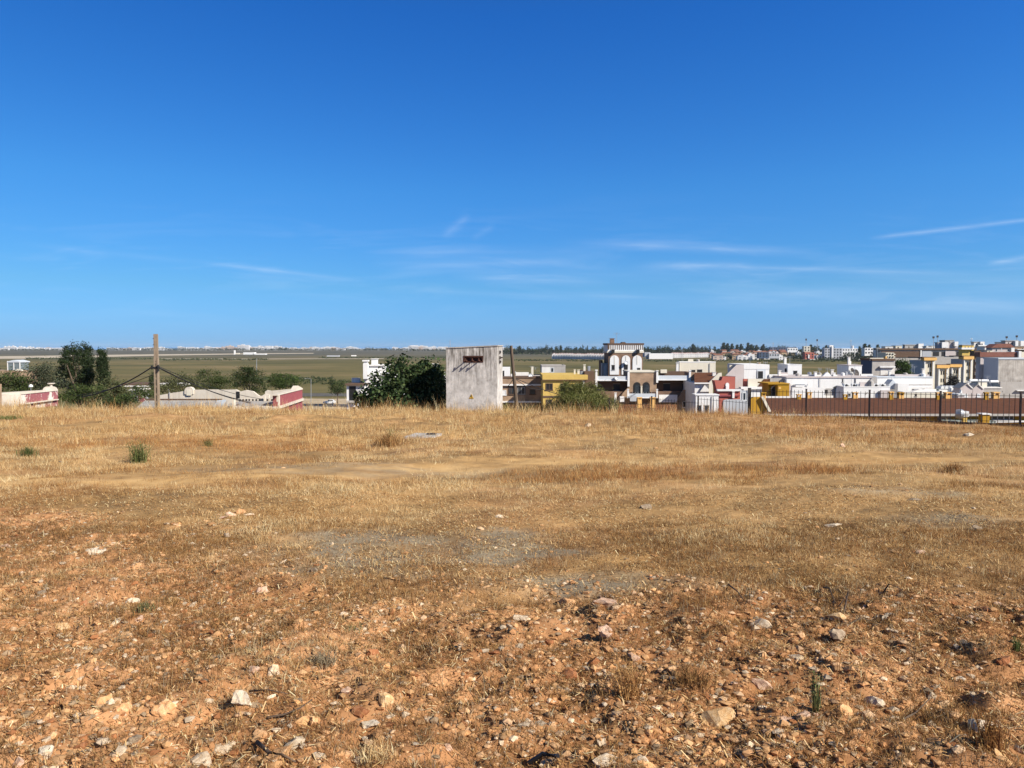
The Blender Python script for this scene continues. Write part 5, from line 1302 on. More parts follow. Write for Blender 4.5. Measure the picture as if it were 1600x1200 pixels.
b.box("roof_band", 1530, 1590.6, 550.2, 557.6, 'darktile', -.3, 2.9); b.win(1541, 1545, 560, 566, 'white_plain', 'glass'); b.win(1566, 1570, 560, 566, 'white_plain', 'glass')
b.box("white_pier", 1590.4, 1594.6, 548.6, 562, 'cleanwhite', -1, 2); b.box("cream_wing", 1594.8, 1640, 550, 570, 'cream', 2, 8)
b = Bld("hip_roof_house", "pinkish upper house with a dark hipped roof on the skyline at right", "house", 1549, 1583, 542.8, 300, 4, 'pinkgrey', yb=560)
b.poly("roof", [(1546.6, 543.2), (1556.6, 537.4), (1576.4, 537), (1584.6, 543.2)], 'darktile', -.6, 5)
for x in (1553.6, 1572): b.win(x, x + 3.2, 545.4, 549.2, 'white_plain', 'glass')
b.box("white_corner", 1578.6, 1583.6, 542.4, 550.4, 'cleanwhite', -.6, 3); b.pipe(1563, 544, 551, .15, 'cleanwhite', -2)
for i, (x0, x1, yt, d, m, lab, ex) in enumerate((
    (1412.4, 1440, 539, 520, 'greyw', "grey upper house with a bright white end tower on the skyline", ((1433.6, 1441.6, 537, 546),)),
    (1463.6, 1495, 535.4, 430, 'pinkgrey', "mauve rooftop block with two bright white panels on the skyline", ((1470.2, 1480.4, 534.6, 543.4), (1490, 1495.6, 533.8, 541))),
    (1502, 1520, 539.4, 380, 'yellow', "low yellow rooftop house on the skyline", ((1501, 1521, 543, 546),)),
    (1520, 1536.4, 534.6, 460, 'white', "white stepped house on the skyline right of the yellow one", ((1527, 1540, 539, 547), (1530, 1536, 533.8, 537))),
    (1569, 1589, 532.6, 340, 'pinkgrey', "mauve rooftop block at the right edge of the skyline", ((1584.6, 1589.2, 532.8, 541.4), (1593, 1601, 532.6, 542))),
    (1584, 1640, 541.2, 330, 'tanbrick', "tan building with an arcaded balcony at the right edge", ((1588, 1640, 545.4, 546.4),)),
    (1444, 1453, 541.6, 480, 'cleanwhite', "small white rooftop hut beside the long dark apartments", ((1446, 1449, 540.4, 542),)))):
    b = Bld("skyline_house", lab, "house", x0, x1, yt, d, 3, m, yb=565)
    for q in ex: b.box("white_block", q[0], q[1], q[2], q[3], 'cleanwhite', -1.5, 3)
    b.box("roof_slab", x0 - .5, x1 + .5, yt - .7, yt + .1, 'greyw', -.3, 3.6)
    for k in range(3): xx = x0 + (x1 - x0) * (.2 + .27 * k); b.opening(xx, xx + 1.6, yt + 2.2, yt + 4.6)
    b.antenna(x0 + (x1 - x0) * .35, yt - 4.5, yt, 3, 3, 1.2)

for i, (x0, x1, y0, y1, d, m, lab) in enumerate((
    (1382, 1394, 541.6, 546, 560, 'white', "low white hut on the skyline at the left end of the dark apartments"), (1398, 1408, 540.4, 546, 600, 'cream', "cream hut on the skyline left of the grey upper house"),
    (1454, 1462, 540.6, 546, 520, 'white', "white hut on the skyline under the floodlight masts"), (1497, 1503, 541, 547, 500, 'cleanwhite', "narrow white hut on the skyline right of the mauve rooftop block"),
    (1537, 1548, 541.4, 551, 350, 'cleanwhite', "white rooftop house between the stepped house and the hipped roof"), (1541, 1549, 547.4, 556, 300, 'cream', "cream rooftop house below the hipped roof's left end"),
    (1340, 1349, 545.6, 552, 1150, 'white', "white hut among the trees right of the slate blue block"), (1425, 1436, 540.8, 546, 640, 'cleanwhite', "white hut just left of the bright end tower on the skyline"),
    (1475, 1489, 531.9, 536, 450, 'greyw', "grey lift housing on top of the mauve rooftop block"), (1563, 1571, 534.8, 541, 420, 'white', "white rooftop hut behind the hipped roof"))):
    b = Bld("rooftop_hut", lab, "hut", x0, x1, y0, d, 6, m, yb=y1 + 14); b.box("roof_slab", x0 - .4, x1 + .4, y0 - .5, y0 + .1, 'greyw', -.2, 6.4)
    b.opening(x0 + (x1 - x0) * .3, x0 + (x1 - x0) * .5, y0 + 1.6, y0 + 3.6); b.antenna(x0 + (x1 - x0) * .7, y0 - 3.4, y0, 2, 3, .8)
# brown roofed row nearest to the railings
def brown_row():
    t = thing("brown_roof_terrace", "long terrace under one dark brown tiled roof just beyond the railings", "house", (24, 74, gz1(24, 74) - 1))
    d0, d1 = 68.0, 82.0
    mb = MB(); a, b_, c, e = W(1193, 646, d0), W(1700, 646.5, d0), W(1660, 622.0, d1), W(1190, 621.4, d1); th = Vector((0, 0, .18))
    mb.quad(a, b_, c, e); mb.quad(e - th, c - th, b_ - th, a - th); mb.quad(a, a - th, b_ - th, b_); mb.quad(e, e - th, a - th, a)
    mb.build("roof", MT['rooftile'], t)
    MB().box(a.x, b_.x, d0 - .16, d0 - .02, a.z - .22, a.z - .03).build("gutter", MT['greyw'], t)
    MB().box(a.x + .3, b_.x, d0 + .5, d0 + .8, gz1(30, d0) - 1, a.z - .1).build("wall", MT['ochre'], t)
    MB().box(e.x + .1, c.x, d1 + .02, d1 + .3, gz1(30, d1) - 1, e.z - .25).build("rear_wall", MT['cream'], t)
    MB().box(e.x, X(1235, d1), d1 - .25, d1 + .25, e.z - .05, e.z + .14).build("ridge_coping", MT['cleanwhite'], t)
    # yellow gable at the left end
    p = [(X(1171, 70), Z(660, 70)), (X(1171, 70), Z(623, 70)), (X(1175, 70), Z(620, 70)), (X(1190, 70), Z(620, 70)), (X(1201.6, 70), Z(646, 70)), (X(1201.6, 70), Z(660, 70))]
    MB().prism(p[::-1], 69.6, 69.95).build("gable_wall", MT['ochre'], t)
    q0, q1 = W(1190.4, 620.4, 69.5), W(1202, 643.5, 69.5)
    MB().prism([(q0.x - .1, q0.z), (q1.x - .1, q1.z), (q1.x + .12, q1.z + .05), (q0.x + .12, q0.z + .05)], 69.3, 69.58).build("verge", MT['cream'], t)
    for k, (x0, x1) in enumerate(((1551, 1560), (1560.4, 1569.4), (1570, 1578), (1578.6, 1585))):
        dd = d0 + .45
        w = MB().box(X(x0, dd), X(x1, dd), dd - .02, dd + .05, Z(656, dd), Z(648.6, dd)).build("window", MT['white_plain'], t)
        MB().box(X(x0 + .7, dd), X(x1 - .7, dd), dd - .04, dd - .015, Z(655.2, dd), Z(649.4, dd)).build("pane", MT['glass'], w)
    MB().box(X(1549, d0), X(1640, d0), d0 + .1, d0 + .46, Z(660.4, d0), Z(657.4, d0)).build("white_sill", MT['cleanwhite'], t)
    MB().box(X(1405, d0), X(1445, d0), d0 + .42, d0 + .48, Z(660, d0), Z(647, d0)).build("brown_panel", MT['tanbrick'], t)
    MB().box(X(1470, d0), X(1492, d0), d0 + .42, d0 + .48, Z(660, d0), Z(648, d0)).build("brown_panel", MT['tanbrick'], t)
    MB().box(X(1470, d0), X(1545, d0), d0 - 1.2, d0 + .3, Z(664, d0), Z(656, d0)).build("porch_roof", MT['greenroof'], t)
    ch = [(1190.4, 1197, 613, 625), (1246.4, 1252.4, 616, 626), (1262.4, 1268.6, 613, 624), (1319, 1324.6, 616.4, 626), (1334, 1341, 613, 624), (1391, 1396.6, 612, 626), (1405.4, 1413.2, 613, 624), (1464.8, 1470.4, 613, 626), (1478.4, 1487.4, 613, 624), (1540, 1545.4, 613, 627), (1553.4, 1562.4, 612.6, 624.4)]
    for i, (x0, x1, y0, y1) in enumerate(ch):
        dd = d1 - .7 if i % 2 == 0 and i else d1 - 1.8
        a, b2, z0, z1 = X(x0, dd), X(x1, dd), Z(y1, dd) - .3, Z(y0, dd); w = b2 - a; h = z1 - z0
        c = MB().box(a, b2, dd, dd + w * .8, z0, z1 - h * .3).build("chimney", MT['ochre'] if i % 2 else MT['orange'], t)
        mb = MB()
        for k in (0.0, .8): mb.box(a + w * k, a + w * (k + .2), dd, dd + w * .8, z1 - h * .3, z1 - h * .1)
        mb.box(a - .05, b2 + .05, dd - .05, dd + w * .8 + .05, z1 - h * .1, z1); mb.build("cap", MT['orange'] if i % 3 else MT['ochre'], c)
brown_row()
t = thing("orange_roof_row", "low brown orange roofs with yellow chimneys behind the railings, left of the white house front", "house", (X(1010, 84), 84, gz1(16, 84) - 1))
mb = MB(); a, b_, c, e = W(966, 646, 78), W(1060, 646, 78), W(1058, 632, 88), W(968, 632, 88); th = Vector((0, 0, .18)); mb.quad(a, b_, c, e); mb.quad(e - th, c - th, b_ - th, a - th); mb.quad(a, a - th, b_ - th, b_); mb.build("roof", ribmat("brown_orange_tiles", (.24, .105, .04), (.15, .065, .028), .25, 0), t)
MB().box(a.x + .2, b_.x - .2, 78.4, 87.5, a.z - 3, a.z - .2).build("wall", MT['ochre'], t)
for x0, x1 in ((996.6, 1003), (1016.8, 1024)):
    dd = 84; A, B_ = X(x0, dd), X(x1, dd); cz0, cz1 = Z(634, dd), Z(624, dd)
    c = MB().box(A, B_, dd, dd + .4, cz0 - .4, cz1).build("chimney", MT['orange'], t); MB().box(A - .05, B_ + .05, dd - .05, dd + .45, cz1 + .12, cz1 + .22).box(A, A + .1, dd, dd + .4, cz1, cz1 + .12).box(B_ - .1, B_, dd, dd + .4, cz1, cz1 + .12).build("cap", MT['orange'], c)
t = thing("water_heater", "round grey water heater tank with a boxy white unit beside the brown tiled roof", "water heater", (X(1505, 66), 66, Z(656, 66)))
MB().tube([(X(1498, 66), 66.3, Z(647, 66)), (X(1504, 66), 66.1, Z(647, 66)), (X(1507, 66), 66.0, Z(647, 66))], [.36, .42, .34], 16).build("tank", MT['metal'], t, smooth=False)
MB().box(X(1507.4, 66), X(1515.4, 66), 66, 66.5, Z(651.2, 66), Z(642.8, 66)).build("casing", MT['white_plain'], t)
MB().box(X(1508, 66), X(1514.6, 66), 65.97, 66.0, Z(650, 66), Z(646, 66)).build("grille", MT['greyw'], t); MB().box(X(1508, 66), X(1514, 66), 66.1, 66.4, Z(660, 66), Z(651.2, 66)).build("stand", MT['yellow'], t)
t = thing("yellow_chimney", "squat ochre chimney block with a white slab below the brown roof at right", "chimney", (X(1542, 64), 64, Z(664, 64)))
MB().box(X(1537, 64), X(1548, 64), 64, 64.6, Z(668, 64), Z(647.8, 64)).build("shaft", MT['ochre'], t); MB().box(X(1535.4, 64), X(1549.6, 64), 63.9, 64.7, Z(647.8, 64), Z(646.2, 64)).build("slab", MT['cleanwhite'], t)
b = Bld("warehouse", "low warehouse with a greenish roof and white rooftop vents", "warehouse", 1440, 1506, 614, 104, 2, 'cream')
clutter(b, 3, 13)
mb = MB(); a, b_, c, e = W(1448, 616.6, 103.4), W(1507, 617.4, 103.4), W(1503, 604.6, 111), W(1462, 606.6, 111); mb.quad(a, b_, c, e); mb.quad(*[v - Vector((0, 0, .15)) for v in (e, c, b_, a)]); mb.quad(a, a - Vector((0, 0, .15)), b_ - Vector((0, 0, .15)), b_); mb.build("roof", MT['greenroof'], b.root)
for x in (1470, 1476.4, 1483, 1489.6, 1497): b.poly("roof_vent", [(x, 607.6), (x + 1.2, 604), (x + 3.4, 602.8), (x + 5, 604.4), (x + 5.6, 607.6)], 'cleanwhite', 4, 1.2)
for lab, x0, xm, x1, ya, yb_ in (("grey gabled shed with white verges, left one of the pair", 1501, 1511.6, 1520, 599.4, 606.6), ("grey gabled shed with white verges, right one of the pair", 1520.6, 1529, 1537.4, 600.6, 607.4)):
    b = Bld("gabled_shed", lab, "shed", x0, x1, yb_, 97, 1.6, 'pinkgrey', "grey gabled sheds")
    b.poly("gable", [(x0, yb_), (xm, ya), (x1, yb_)], 'pinkgrey', .02, 1.56); b.poly("verge", [(xm, ya - 1.2), (x1 + 1, yb_), (x1 - .6, yb_ + .6), (xm, ya + .6)], 'cleanwhite', -.12, 1.8); b.poly("verge", [(x0 - .8, yb_), (xm, ya - 1.2), (xm, ya + .2), (x0 + .4, yb_ + .4)], 'greyw', -.1, 1.8); b.win(x0 + 6, x0 + 11, 615.4, 621, 'white_plain', 'paleblue')
for i, (x0, x1, y) in enumerate(((1514.6, 1526.8, 593.4), (1528.6, 1543.8, 593.8), (1546.4, 1559.4, 595.2))):
    t = thing("solar_heater", ["solar heater with a white tank tube, leftmost of three on the grey roofs", "solar heater with the longest white tank tube, middle of three", "solar heater with a white tank tube beside the grey block wall"][i], "solar heater", (X((x0 + x1) / 2, 104), 104, Z(608, 104)), 0, "solar heaters on the grey roofs")
    z = Z(y + 1.2, 104); MB().tube([(X(x0, 104), 104, z), (X(x0 + .3, 104), 104, z), (X(x1 - .3, 104), 104, z), (X(x1, 104), 104, z)], [.12, .2, .2, .12], 12).build("tank", MT['white_plain'], t)
    mb = MB(); A, B_ = X(x0 + 1, 104), X(x1 - 1, 104); mb.quad((A, 102.8, z - 1.3), (B_, 102.8, z - 1.3), (B_, 103.8, z - .15), (A, 103.8, z - .15)); mb.quad((A, 103.85, z - .2), (B_, 103.85, z - .2), (B_, 102.85, z - 1.36), (A, 102.85, z - 1.36)); mb.build("collector_panel", MT['glass'], t)
    MB().tube([(A, 103.9, z - 1.3), (A, 103.9, z)], .03, 5).tube([(B_, 103.9, z - 1.3), (B_, 103.9, z)], .03, 5).build("frame", MT['metal'], t)
b = Bld("solar_roof_building", "flat roofed grey building carrying the solar heaters", "building", 1512, 1566, 606.6, 102, 2.2, 'greyw')
clutter(b, 3, 10)
b.box("roof_edge", 1511.6, 1566.4, 605, 606.8, 'white', -.1, 2.4); b.pipe(1533, 590, 606, .05, 'iron', -.2)
b = Bld("domed_kiosk", "tiny white domed rooftop kiosk in front of the grey sheds", "kiosk", 1497.6, 1508, 618, 90, 1.4, 'pinkgrey', yb=626)
b.poly("dome", [(1496.4, 618)] + [(1502.8 - 6.4 * math.cos(math.pi * k / 8), 618 - 3.2 * math.sin(math.pi * k / 8)) for k in range(1, 8)] + [(1509.2, 618)], 'cleanwhite', -.1, 1.6); b.poly("finial", [(1501, 616), (1502.4, 609), (1504, 611), (1503.4, 616)], 'cleanwhite', .5, .3)
b = Bld("low_cream_wall_house", "low cream yard walls between the white buildings and the warehouse", "building", 1412, 1470, 613, 94, 1.2, 'cream'); b.cap('white', .1, .05); b.poly("roof_slope", [(1424, 613), (1436, 608.4), (1444, 613)], 'white', .2, .8); b.opening(1430, 1433, 616, 619)

# ================================================================== TREES AND SHRUBS
LEAF = attr_mat("tree_leaves", .6, .2)
BARK = mat("tree_bark", (.13, .095, .065), (.07, .05, .035), 4, stretch=(2, 2, .5), bump=.4)
def leaf_mesh(blobs, n, leaf, cols, seed, clump=.32, nclump=14, aspect=.5, droop=0.0, shell=.62, up=0.3):
    r = np.random.default_rng(seed)
    B = np.array(blobs, float); vol = B[:, 3] * B[:, 4] * B[:, 5]; p = vol ** .72; p /= p.sum()
    P, SH = [], []
    for bi, b in enumerate(B):
        m = int(n * p[bi]); 
        if m < 4: continue
        nc = max(4, int(nclump * (p[bi] * len(B)) ** .5))
        d = r.normal(size=(nc, 3)); d /= np.linalg.norm(d, axis=1)[:, None]
        cc = d * (shell + (1 - shell) * r.random((nc, 1))) * np.array([1, 1, 1]); cc[:, 2] = np.where(cc[:, 2] < -.5, cc[:, 2] * .6, cc[:, 2])
        k = r.integers(0, nc, m); q = r.normal(size=(m, 3)) * clump * r.uniform(.5, 1.2, (nc, 1))[k]
        v = cc[k] + q; f = r.random(m) < .14
        v[f] = r.normal(size=(f.sum(), 3)) * .42
        P.append(v * b[3:6] + b[:3]); SH.append(r.uniform(.7, 1.3, nc)[k])
    P = np.concatenate(P); SH = np.concatenate(SH); m = len(P)
    a = r.normal(size=(m, 3)); a[:, 2] = a[:, 2] * (1 - up) - droop; a /= np.linalg.norm(a, axis=1)[:, None]
    c = r.normal(size=(m, 3)); b = np.cross(a, c); b /= np.linalg.norm(b, axis=1)[:, None]
    s = leaf * r.uniform(.6, 1.35, (m, 1))
    V = np.stack([P - a * s * .5, P + b * s * aspect * .5, P + a * s * .5, P - b * s * aspect * .5], 1).reshape(-1, 3)
    col = np.array(cols)[r.integers(0, len(cols), m)] * r.uniform(.75, 1.25, (m, 1)) * SH[:, None]
    return V, np.repeat(col, 4, 0)
def leaf_obj(name, root, blobs, n, leaf, cols, seed, **k):
    V, T = leaf_mesh(blobs, n, leaf, cols, seed, **k); V = V - np.array(ROOT[root.name]); m = len(V) // 4
    me = np_mesh(name, V, np.arange(m * 4), np.arange(m) * 4, False, T, (LEAF,))
    o = bpy.data.objects.new(name, me); COL.objects.link(o); o.parent = root; return o
DARKG = [(.022, .036, .013), (.030, .045, .016), (.018, .030, .011), (.038, .052, .02)]
MIDG = [(.045, .065, .018), (.06, .082, .022), (.035, .052, .015), (.075, .09, .03)]
OLIVE = [(.075, .085, .03), (.095, .10, .04), (.055, .065, .025), (.12, .12, .055)]
YELG = [(.12, .135, .035), (.15, .16, .045), (.095, .11, .03), (.18, .175, .07)]
GREYG = [(.07, .08, .045), (.09, .10, .055), (.05, .06, .03), (.11, .115, .07)]
def tree(name, label, cat, base, d, blobs, n, leaf, cols, seed, group=None, trunk=.16, limbs=True, part='crown', **k):
    """blobs: picture x, y, half width, half height, optional extra distance"""
    bx = X(base, d); zg = gz1(bx, d) - .1
    t = thing(name, label, cat, (bx, d, zg), 0, group)
    B = []
    for q in blobs:
        dd = d + (q[4] if len(q) > 4 else 0); rx = q[2] / FPX * dd; rz = q[3] / FPX * dd
        B.append((X(q[0], dd), dd, Z(q[1], dd), rx, max(rx, rz) * .85 if len(q) < 6 else q[5], rz))
    if trunk:
        mb = MB(); top = max(B, key=lambda q: q[2]); zt = top[2] - top[5] * .2
        zm = zg + (min(q[2] for q in B) - zg) * .7
        p0 = Vector((bx, d, zg)); p1 = Vector((bx + trunk * .3, d, max(zm, zg + .3)))
        mb.tube([p0, p0.lerp(p1, .5), p1], [trunk * 1.25, trunk, trunk * .85], 8)
        if limbs:
            for q in B:
                e = Vector((q[0], q[1], q[2] + q[5] * .3)); m_ = p1.lerp(e, .5) + Vector((0, 0, .1)); mb.tube([p1, m_, e], [trunk * .6, trunk * .4, trunk * .12], 6)
        mb.build("trunk", BARK, t, smooth=True)
    leaf_obj(part, t, B, n, leaf, cols, seed, **k)
    return t
tree("fig_tree", "big dense dark green fig tree left of the stained tower", "tree", 640, 57.5,
     [(628, 585, 30, 26), (655, 592, 34, 26, 1), (600, 612, 34, 26, -1), (575, 628, 22, 22), (640, 622, 46, 26, .5), (676, 606, 22, 34, 1), (684, 590, 12, 18, 1.2), (618, 640, 44, 14, -1), (665, 636, 32, 18, .5)],
     15000, .24, [(.032, .055, .018), (.048, .075, .025), (.022, .040, .014), (.075, .10, .036)], 41, aspect=.75, clump=.24, nclump=26, trunk=.2)
tree("tamarisk_bush", "feathery yellow green bush in front of the yellow house", "bush", 895, 66, [(890, 614, 18, 16), (918, 617, 24, 17, 1), (904, 628, 34, 16), (874, 636, 18, 12), (945, 636, 20, 13), (900, 640, 44, 10), (893, 606, 14, 9), (908, 606, 10, 8)],
     21000, .42, [(.115, .125, .032), (.15, .155, .045), (.09, .105, .024), (.18, .17, .065)], 42, aspect=.085, clump=.3, nclump=22, trunk=.07, up=.0)
tree("bush", "low dark green bush between the leaning pole and the yellow green bush", "bush", 836, 68, [(828, 643, 26, 8), (850, 640, 18, 9)], 2400, .16, MIDG, 43, trunk=.05)
tree("bush", "small bright green bush at the right foot of the stained tower", "bush", 789, 62, [(789, 642, 6, 9), (794, 646, 8, 5)], 900, .13, [(.07, .11, .025), (.10, .14, .03)], 44, trunk=.04)
PN = dict(aspect=.28, clump=.26, nclump=18, up=.15)
tree("conifer_tree", "tall ragged dark conifer at left, tallest tree in the picture", "tree", 124, 84,
     [(113, 546, 11, 11), (134, 546, 10, 9, 1), (102, 562, 9, 10, -1), (124, 562, 19, 12), (141, 570, 9, 12, 1), (108, 582, 16, 12), (134, 590, 16, 14), (96, 598, 11, 10, 1), (120, 606, 22, 12), (92, 584, 5, 5)], 9500, .30, DARKG, 45, trunk=.26, **PN)
t_c = tree("cypress_tree", "slim dark cypress standing right of the ragged conifer", "cypress", 161, 82, [(159.5, 550, 4.4, 9), (160.5, 562, 7, 14), (162, 578, 9, 16), (163, 594, 10, 14)], 5200, .22, DARKG, 46, trunk=.14, limbs=False, aspect=.3, clump=.22, nclump=16, shell=.35)
tree("cypress_tree", "small thin dark cypress just left of the slotted pole", "cypress", 238, 96, [(238, 590, 2.6, 9), (238.4, 602, 3.4, 9)], 1300, .18, DARKG, 47, trunk=.08, limbs=False, aspect=.3)
for i, (nm, lab, bx, d, bl, n, lf, cs) in enumerate((
    ("bush", "grey green bushes at the far left edge behind the old wall", 18, 68, [(10, 596, 24, 14), (30, 602, 22, 12), (-14, 600, 20, 14)], 4200, .17, MIDG),
    ("bush", "tall loose grey green shrub left of the ragged conifer", 66, 70, [(58, 588, 20, 16), (74, 584, 14, 18), (84, 598, 16, 14), (52, 604, 22, 10)], 5200, .16, GREYG),
    ("bush", "dark shrub at the foot of the ragged conifer", 128, 68, [(120, 618, 26, 12), (146, 612, 20, 12), (104, 622, 16, 9)], 3600, .16, MIDG),
    ("bush", "green bush under the cypress and the sagging cables", 178, 70, [(172, 606, 18, 16), (192, 612, 16, 12), (160, 626, 26, 9)], 3800, .16, OLIVE),
    ("bush", "low green bush at the field edge left of the corrugated roof", 190, 61, [(186, 628, 26, 9), (206, 622, 16, 9), (164, 634, 22, 6)], 3400, .14, MIDG),
    ("bush", "dark green bush left of the slotted pole behind the corrugated roof", 226, 76, [(218, 612, 14, 10), (236, 616, 14, 8)], 1800, .15, MIDG),
    ("hedge", "long olive hedge behind the whitewashed wall", 284, 92, [(262, 600, 18, 10), (282, 597, 20, 12), (304, 600, 16, 12), (268, 608, 30, 7)], 5000, .18, OLIVE))):
    tree(nm, lab, "bush" if nm == 'bush' else "hedge", bx, d, bl, n, lf, cs, 60 + i, trunk=.05, limbs=False, part='foliage')
tree("pine_tree", "rounded green pine behind the white wall, leftmost of three", "tree", 336, 98, [(330, 590, 22, 13), (350, 592, 16, 11), (338, 602, 30, 9), (322, 582, 10, 6)], 7000, .2, [(.045, .062, .018), (.062, .08, .024), (.035, .05, .015)], 51, trunk=.15, **PN)
tree("pine_tree", "rounded dark green pine behind the broken white wall, tallest of three", "tree", 390, 94, [(382, 586, 16, 12), (396, 590, 18, 14), (376, 596, 14, 14), (402, 604, 14, 13), (388, 576, 9, 5)], 7500, .2, [(.03, .046, .014), (.045, .064, .018), (.024, .038, .012)], 52, trunk=.16, **PN)
tree("pine_tree", "spreading bright green tree behind the maroon warehouse", "tree", 440, 102, [(432, 592, 16, 9), (452, 593, 16, 10), (442, 600, 26, 8)], 6000, .22, [(.05, .08, .02), (.07, .10, .028), (.04, .062, .016)], 53, trunk=.14, **PN)
tree("street_tree", "small roadside tree standing beside the white car", "tree", 527, 262, [(523, 602, 9, 9), (534, 605, 8, 9), (526, 611, 11, 5)], 2600, .42, MIDG, 54, trunk=.22)
tree("garden_tree", "bright green tree between the grey house and the yellow apartment blocks", "tree", 1408, 190, [(1404, 572, 9, 9), (1413, 576, 8, 10), (1409, 584, 12, 6)], 5200, .34, [(.05, .085, .02), (.07, .11, .028), (.04, .062, .018)], 55, trunk=.2)
tree("garden_tree", "dark bare looking tree in front of the yellow apartment blocks", "tree", 1490, 150, [(1489, 596, 8, 8), (1484, 601, 6, 5), (1495, 602, 5, 6)], 2200, .3, [(.05, .05, .045), (.07, .065, .06)], 56, trunk=.14)
tree("bush", "dark rounded bush on the dirt below the maroon wall", "bush", 483, 250, [(483, 645, 8, 5)], 900, .4, MIDG, 57, trunk=.1, limbs=False)
# dark earth mound
def mound(name, lab, px, py, wpx, hpx, d, m, kind=None):
    c = W(px, py, d); rx = wpx / FPX * d / 2; h = hpx / FPX * d; mb = MB(); nr, na = 7, 28
    r = np.random.default_rng(int(px))
    rings = []
    for i in range(nr + 1):
        t = i / nr; ring = []
        for k in range(na):
            q = 6.283 * k / na; j = 1 + .12 * math.sin(3 * q + px) + r.normal() * .03
            ring.append(Vector((c.x + rx * (1 - t) * math.cos(q) * j, d + rx * .8 * (1 - t) * math.sin(q) * j, c.z + h * (t ** 1.15) * (1 + r.normal() * .03) - .05)))
        rings.append(ring)
    for i in range(nr):
        for k in range(na): k2 = (k + 1) % na; mb.quad(rings[i][k], rings[i][k2], rings[i + 1][k2], rings[i + 1][k])
    return tag(mb.build(name, m, smooth=True, loc=tuple(c)), lab, "mound")
mound("earth_mound", "dark heap of earth beside the road, left of the white house", 520, 651, 46, 12, 205, mat("dark_earth", (.085, .065, .05), (.05, .038, .03), .9))

# ================================================================== CAR, LAMP POSTS, SHEDS
def car():
    c = far_pt(514, 631.4, .1); z = -20.2
    t = thing("parked_car", "small white car parked on the dirt lot beside a roadside tree", "car", (c[0], c[1], z), R(4))
    x, y = c; L_, Wd = 4.1, 1.75
    pr = [(-2.05, .35), (-2.02, .8), (-1.3, .98), (-.75, 1.02), (-.2, 1.5), (1.15, 1.5), (1.75, 1.05), (2.02, .98), (2.05, .4), (1.6, .3), (-1.7, .3)]
    MB().prism([(x + u, z + v) for u, v in pr][::-1], y, y + Wd).build("body", MT['white_plain'], t)
    for a, b in (((-.62, 1.04), (.28, 1.42)), ((.36, 1.04), (1.3, 1.42))):
        w = MB().prism([(x + a[0] + (.0 if a[0] > 0 else 0), z + a[1]), (x + b[0] + (.2 if b[0] > 1 else 0), z + a[1]), (x + b[0], z + b[1]), (x + a[0] + (.02 if a[0] > 0 else .45), z + b[1])], y - .012, y + .02); w.build("window", MT['glass'], t)
    for u in (-1.3, 1.28):
        for v in (-.04, Wd - .16):
            w = MB().tube([(x + u, y + v, z + .31), (x + u, y + v + .2, z + .31)], .31, 16).build("wheel", MT['rubber'], t); MB().tube([(x + u, y + v - .01, z + .31), (x + u, y + v + .21, z + .31)], .18, 12).build("rim", MT['metal'], w)
    for v in (.18, Wd - .42): MB().box(x - 2.07, x - 1.98, y + v, y + v + .25, z + .62, z + .78).build("headlight", MT['glass'], t)
    MB().box(x - 2.09, x - 2.0, y + .1, y + Wd - .1, z + .33, z + .5).build("bumper", MT['greyw'], t)
car()
def lamp(lab, px, y0, y1, d, r=.07, arm=0.0, name="street_lamp"):
    a, b = W(px, y1, d), W(px, y0, d); t = thing(name, lab, "lamp post", (a.x, d, a.z))
    MB().tube([a, b], [r, r * .6], 8).build("post", MT['metal'], t)
    if arm: MB().tube([b, b + Vector((arm * .5, 0, .15)), b + Vector((arm, 0, .12))], r * .5, 6).build("arm", MT['metal'], t); q = b + Vector((arm, 0, .12)); MB().box(q.x - .35, q.x + .1, d - .12, d + .12, q.z - .1, q.z + .04).build("lamp_head", MT['greyw'], t)
lamp("thin grey lamp post beside the dirt lot right of the maroon warehouse", 486, 592, 634, 240, .11, -1.6)
lamp("slim dark post standing in the marsh behind the tallest pine", 401, 560, 585, 330, .16)
b = Bld("carport", "long low carport with a pale roof edge behind the slotted pole", "shed", 190, 256, 604, 110, .3, 'darkbrown', yb=618, wall=None)
b.box("roof", 188, 246, 599.6, 603.4, 'darkbrown', 0, 5); b.box("roof_edge", 187, 240, 602.4, 604.2, 'white', -.1, .1); b.box("roof_edge", 247, 284, 599, 602.8, 'white', .2, 3); b.box("roof_end", 262, 272, 602.6, 604.8, 'white', .1, 2)
for x in (197, 206, 225.6, 243, 263, 271): b.pipe(x, 603, 618, .07, 'metal', .3, 'post')
b = Bld("small_shed", "small blue grey shed among the bushes left of the slotted pole", "shed", 201, 214, 612.6, 92, 3, 'bluegrey', yb=626)
b.box("roof", 199, 214.6, 608.4, 610.4, 'white', -.4, 3.4); b.box("gable", 208, 211.6, 603, 612.6, 'dark', -.05, .2)
b = Bld("ruined_wall", "crumbling pinkish wall fragment among the bushes left of the slotted pole", "wall", 214.6, 224, 611.6, 80, .5, 'maroonpeel', yb=628)
b.poly("broken_top", [(214.6, 612), (216, 610.4), (225, 610.4), (228.6, 612.4), (226, 618), (222, 622), (220, 612)], 'cream', -.1, .4)
b = Bld("glazed_roof_cabin", "grey glazed rooftop cabin with a white frame at far left", "cabin", 12.6, 31, 565.4, 150, 3, 'navygrey', yb=579)
for x in (12, 21.6, 31): b.box("frame_post", x, x + .9, 564, 579, 'white', -.1, .15)
b.poly("roof", [(11.6, 566.4), (13, 564.6), (22, 562.4), (32, 565), (32, 566.4)], 'paleblue', -.12, 3.2); b.box("brick_terrace", -30, 34, 578.8, 600, 'tanbrick', -.6, 5); b.poly("terrace_coping", [(24, 579), (27, 576.4), (34, 577), (35, 579.4)], 'cream', -.7, .4)
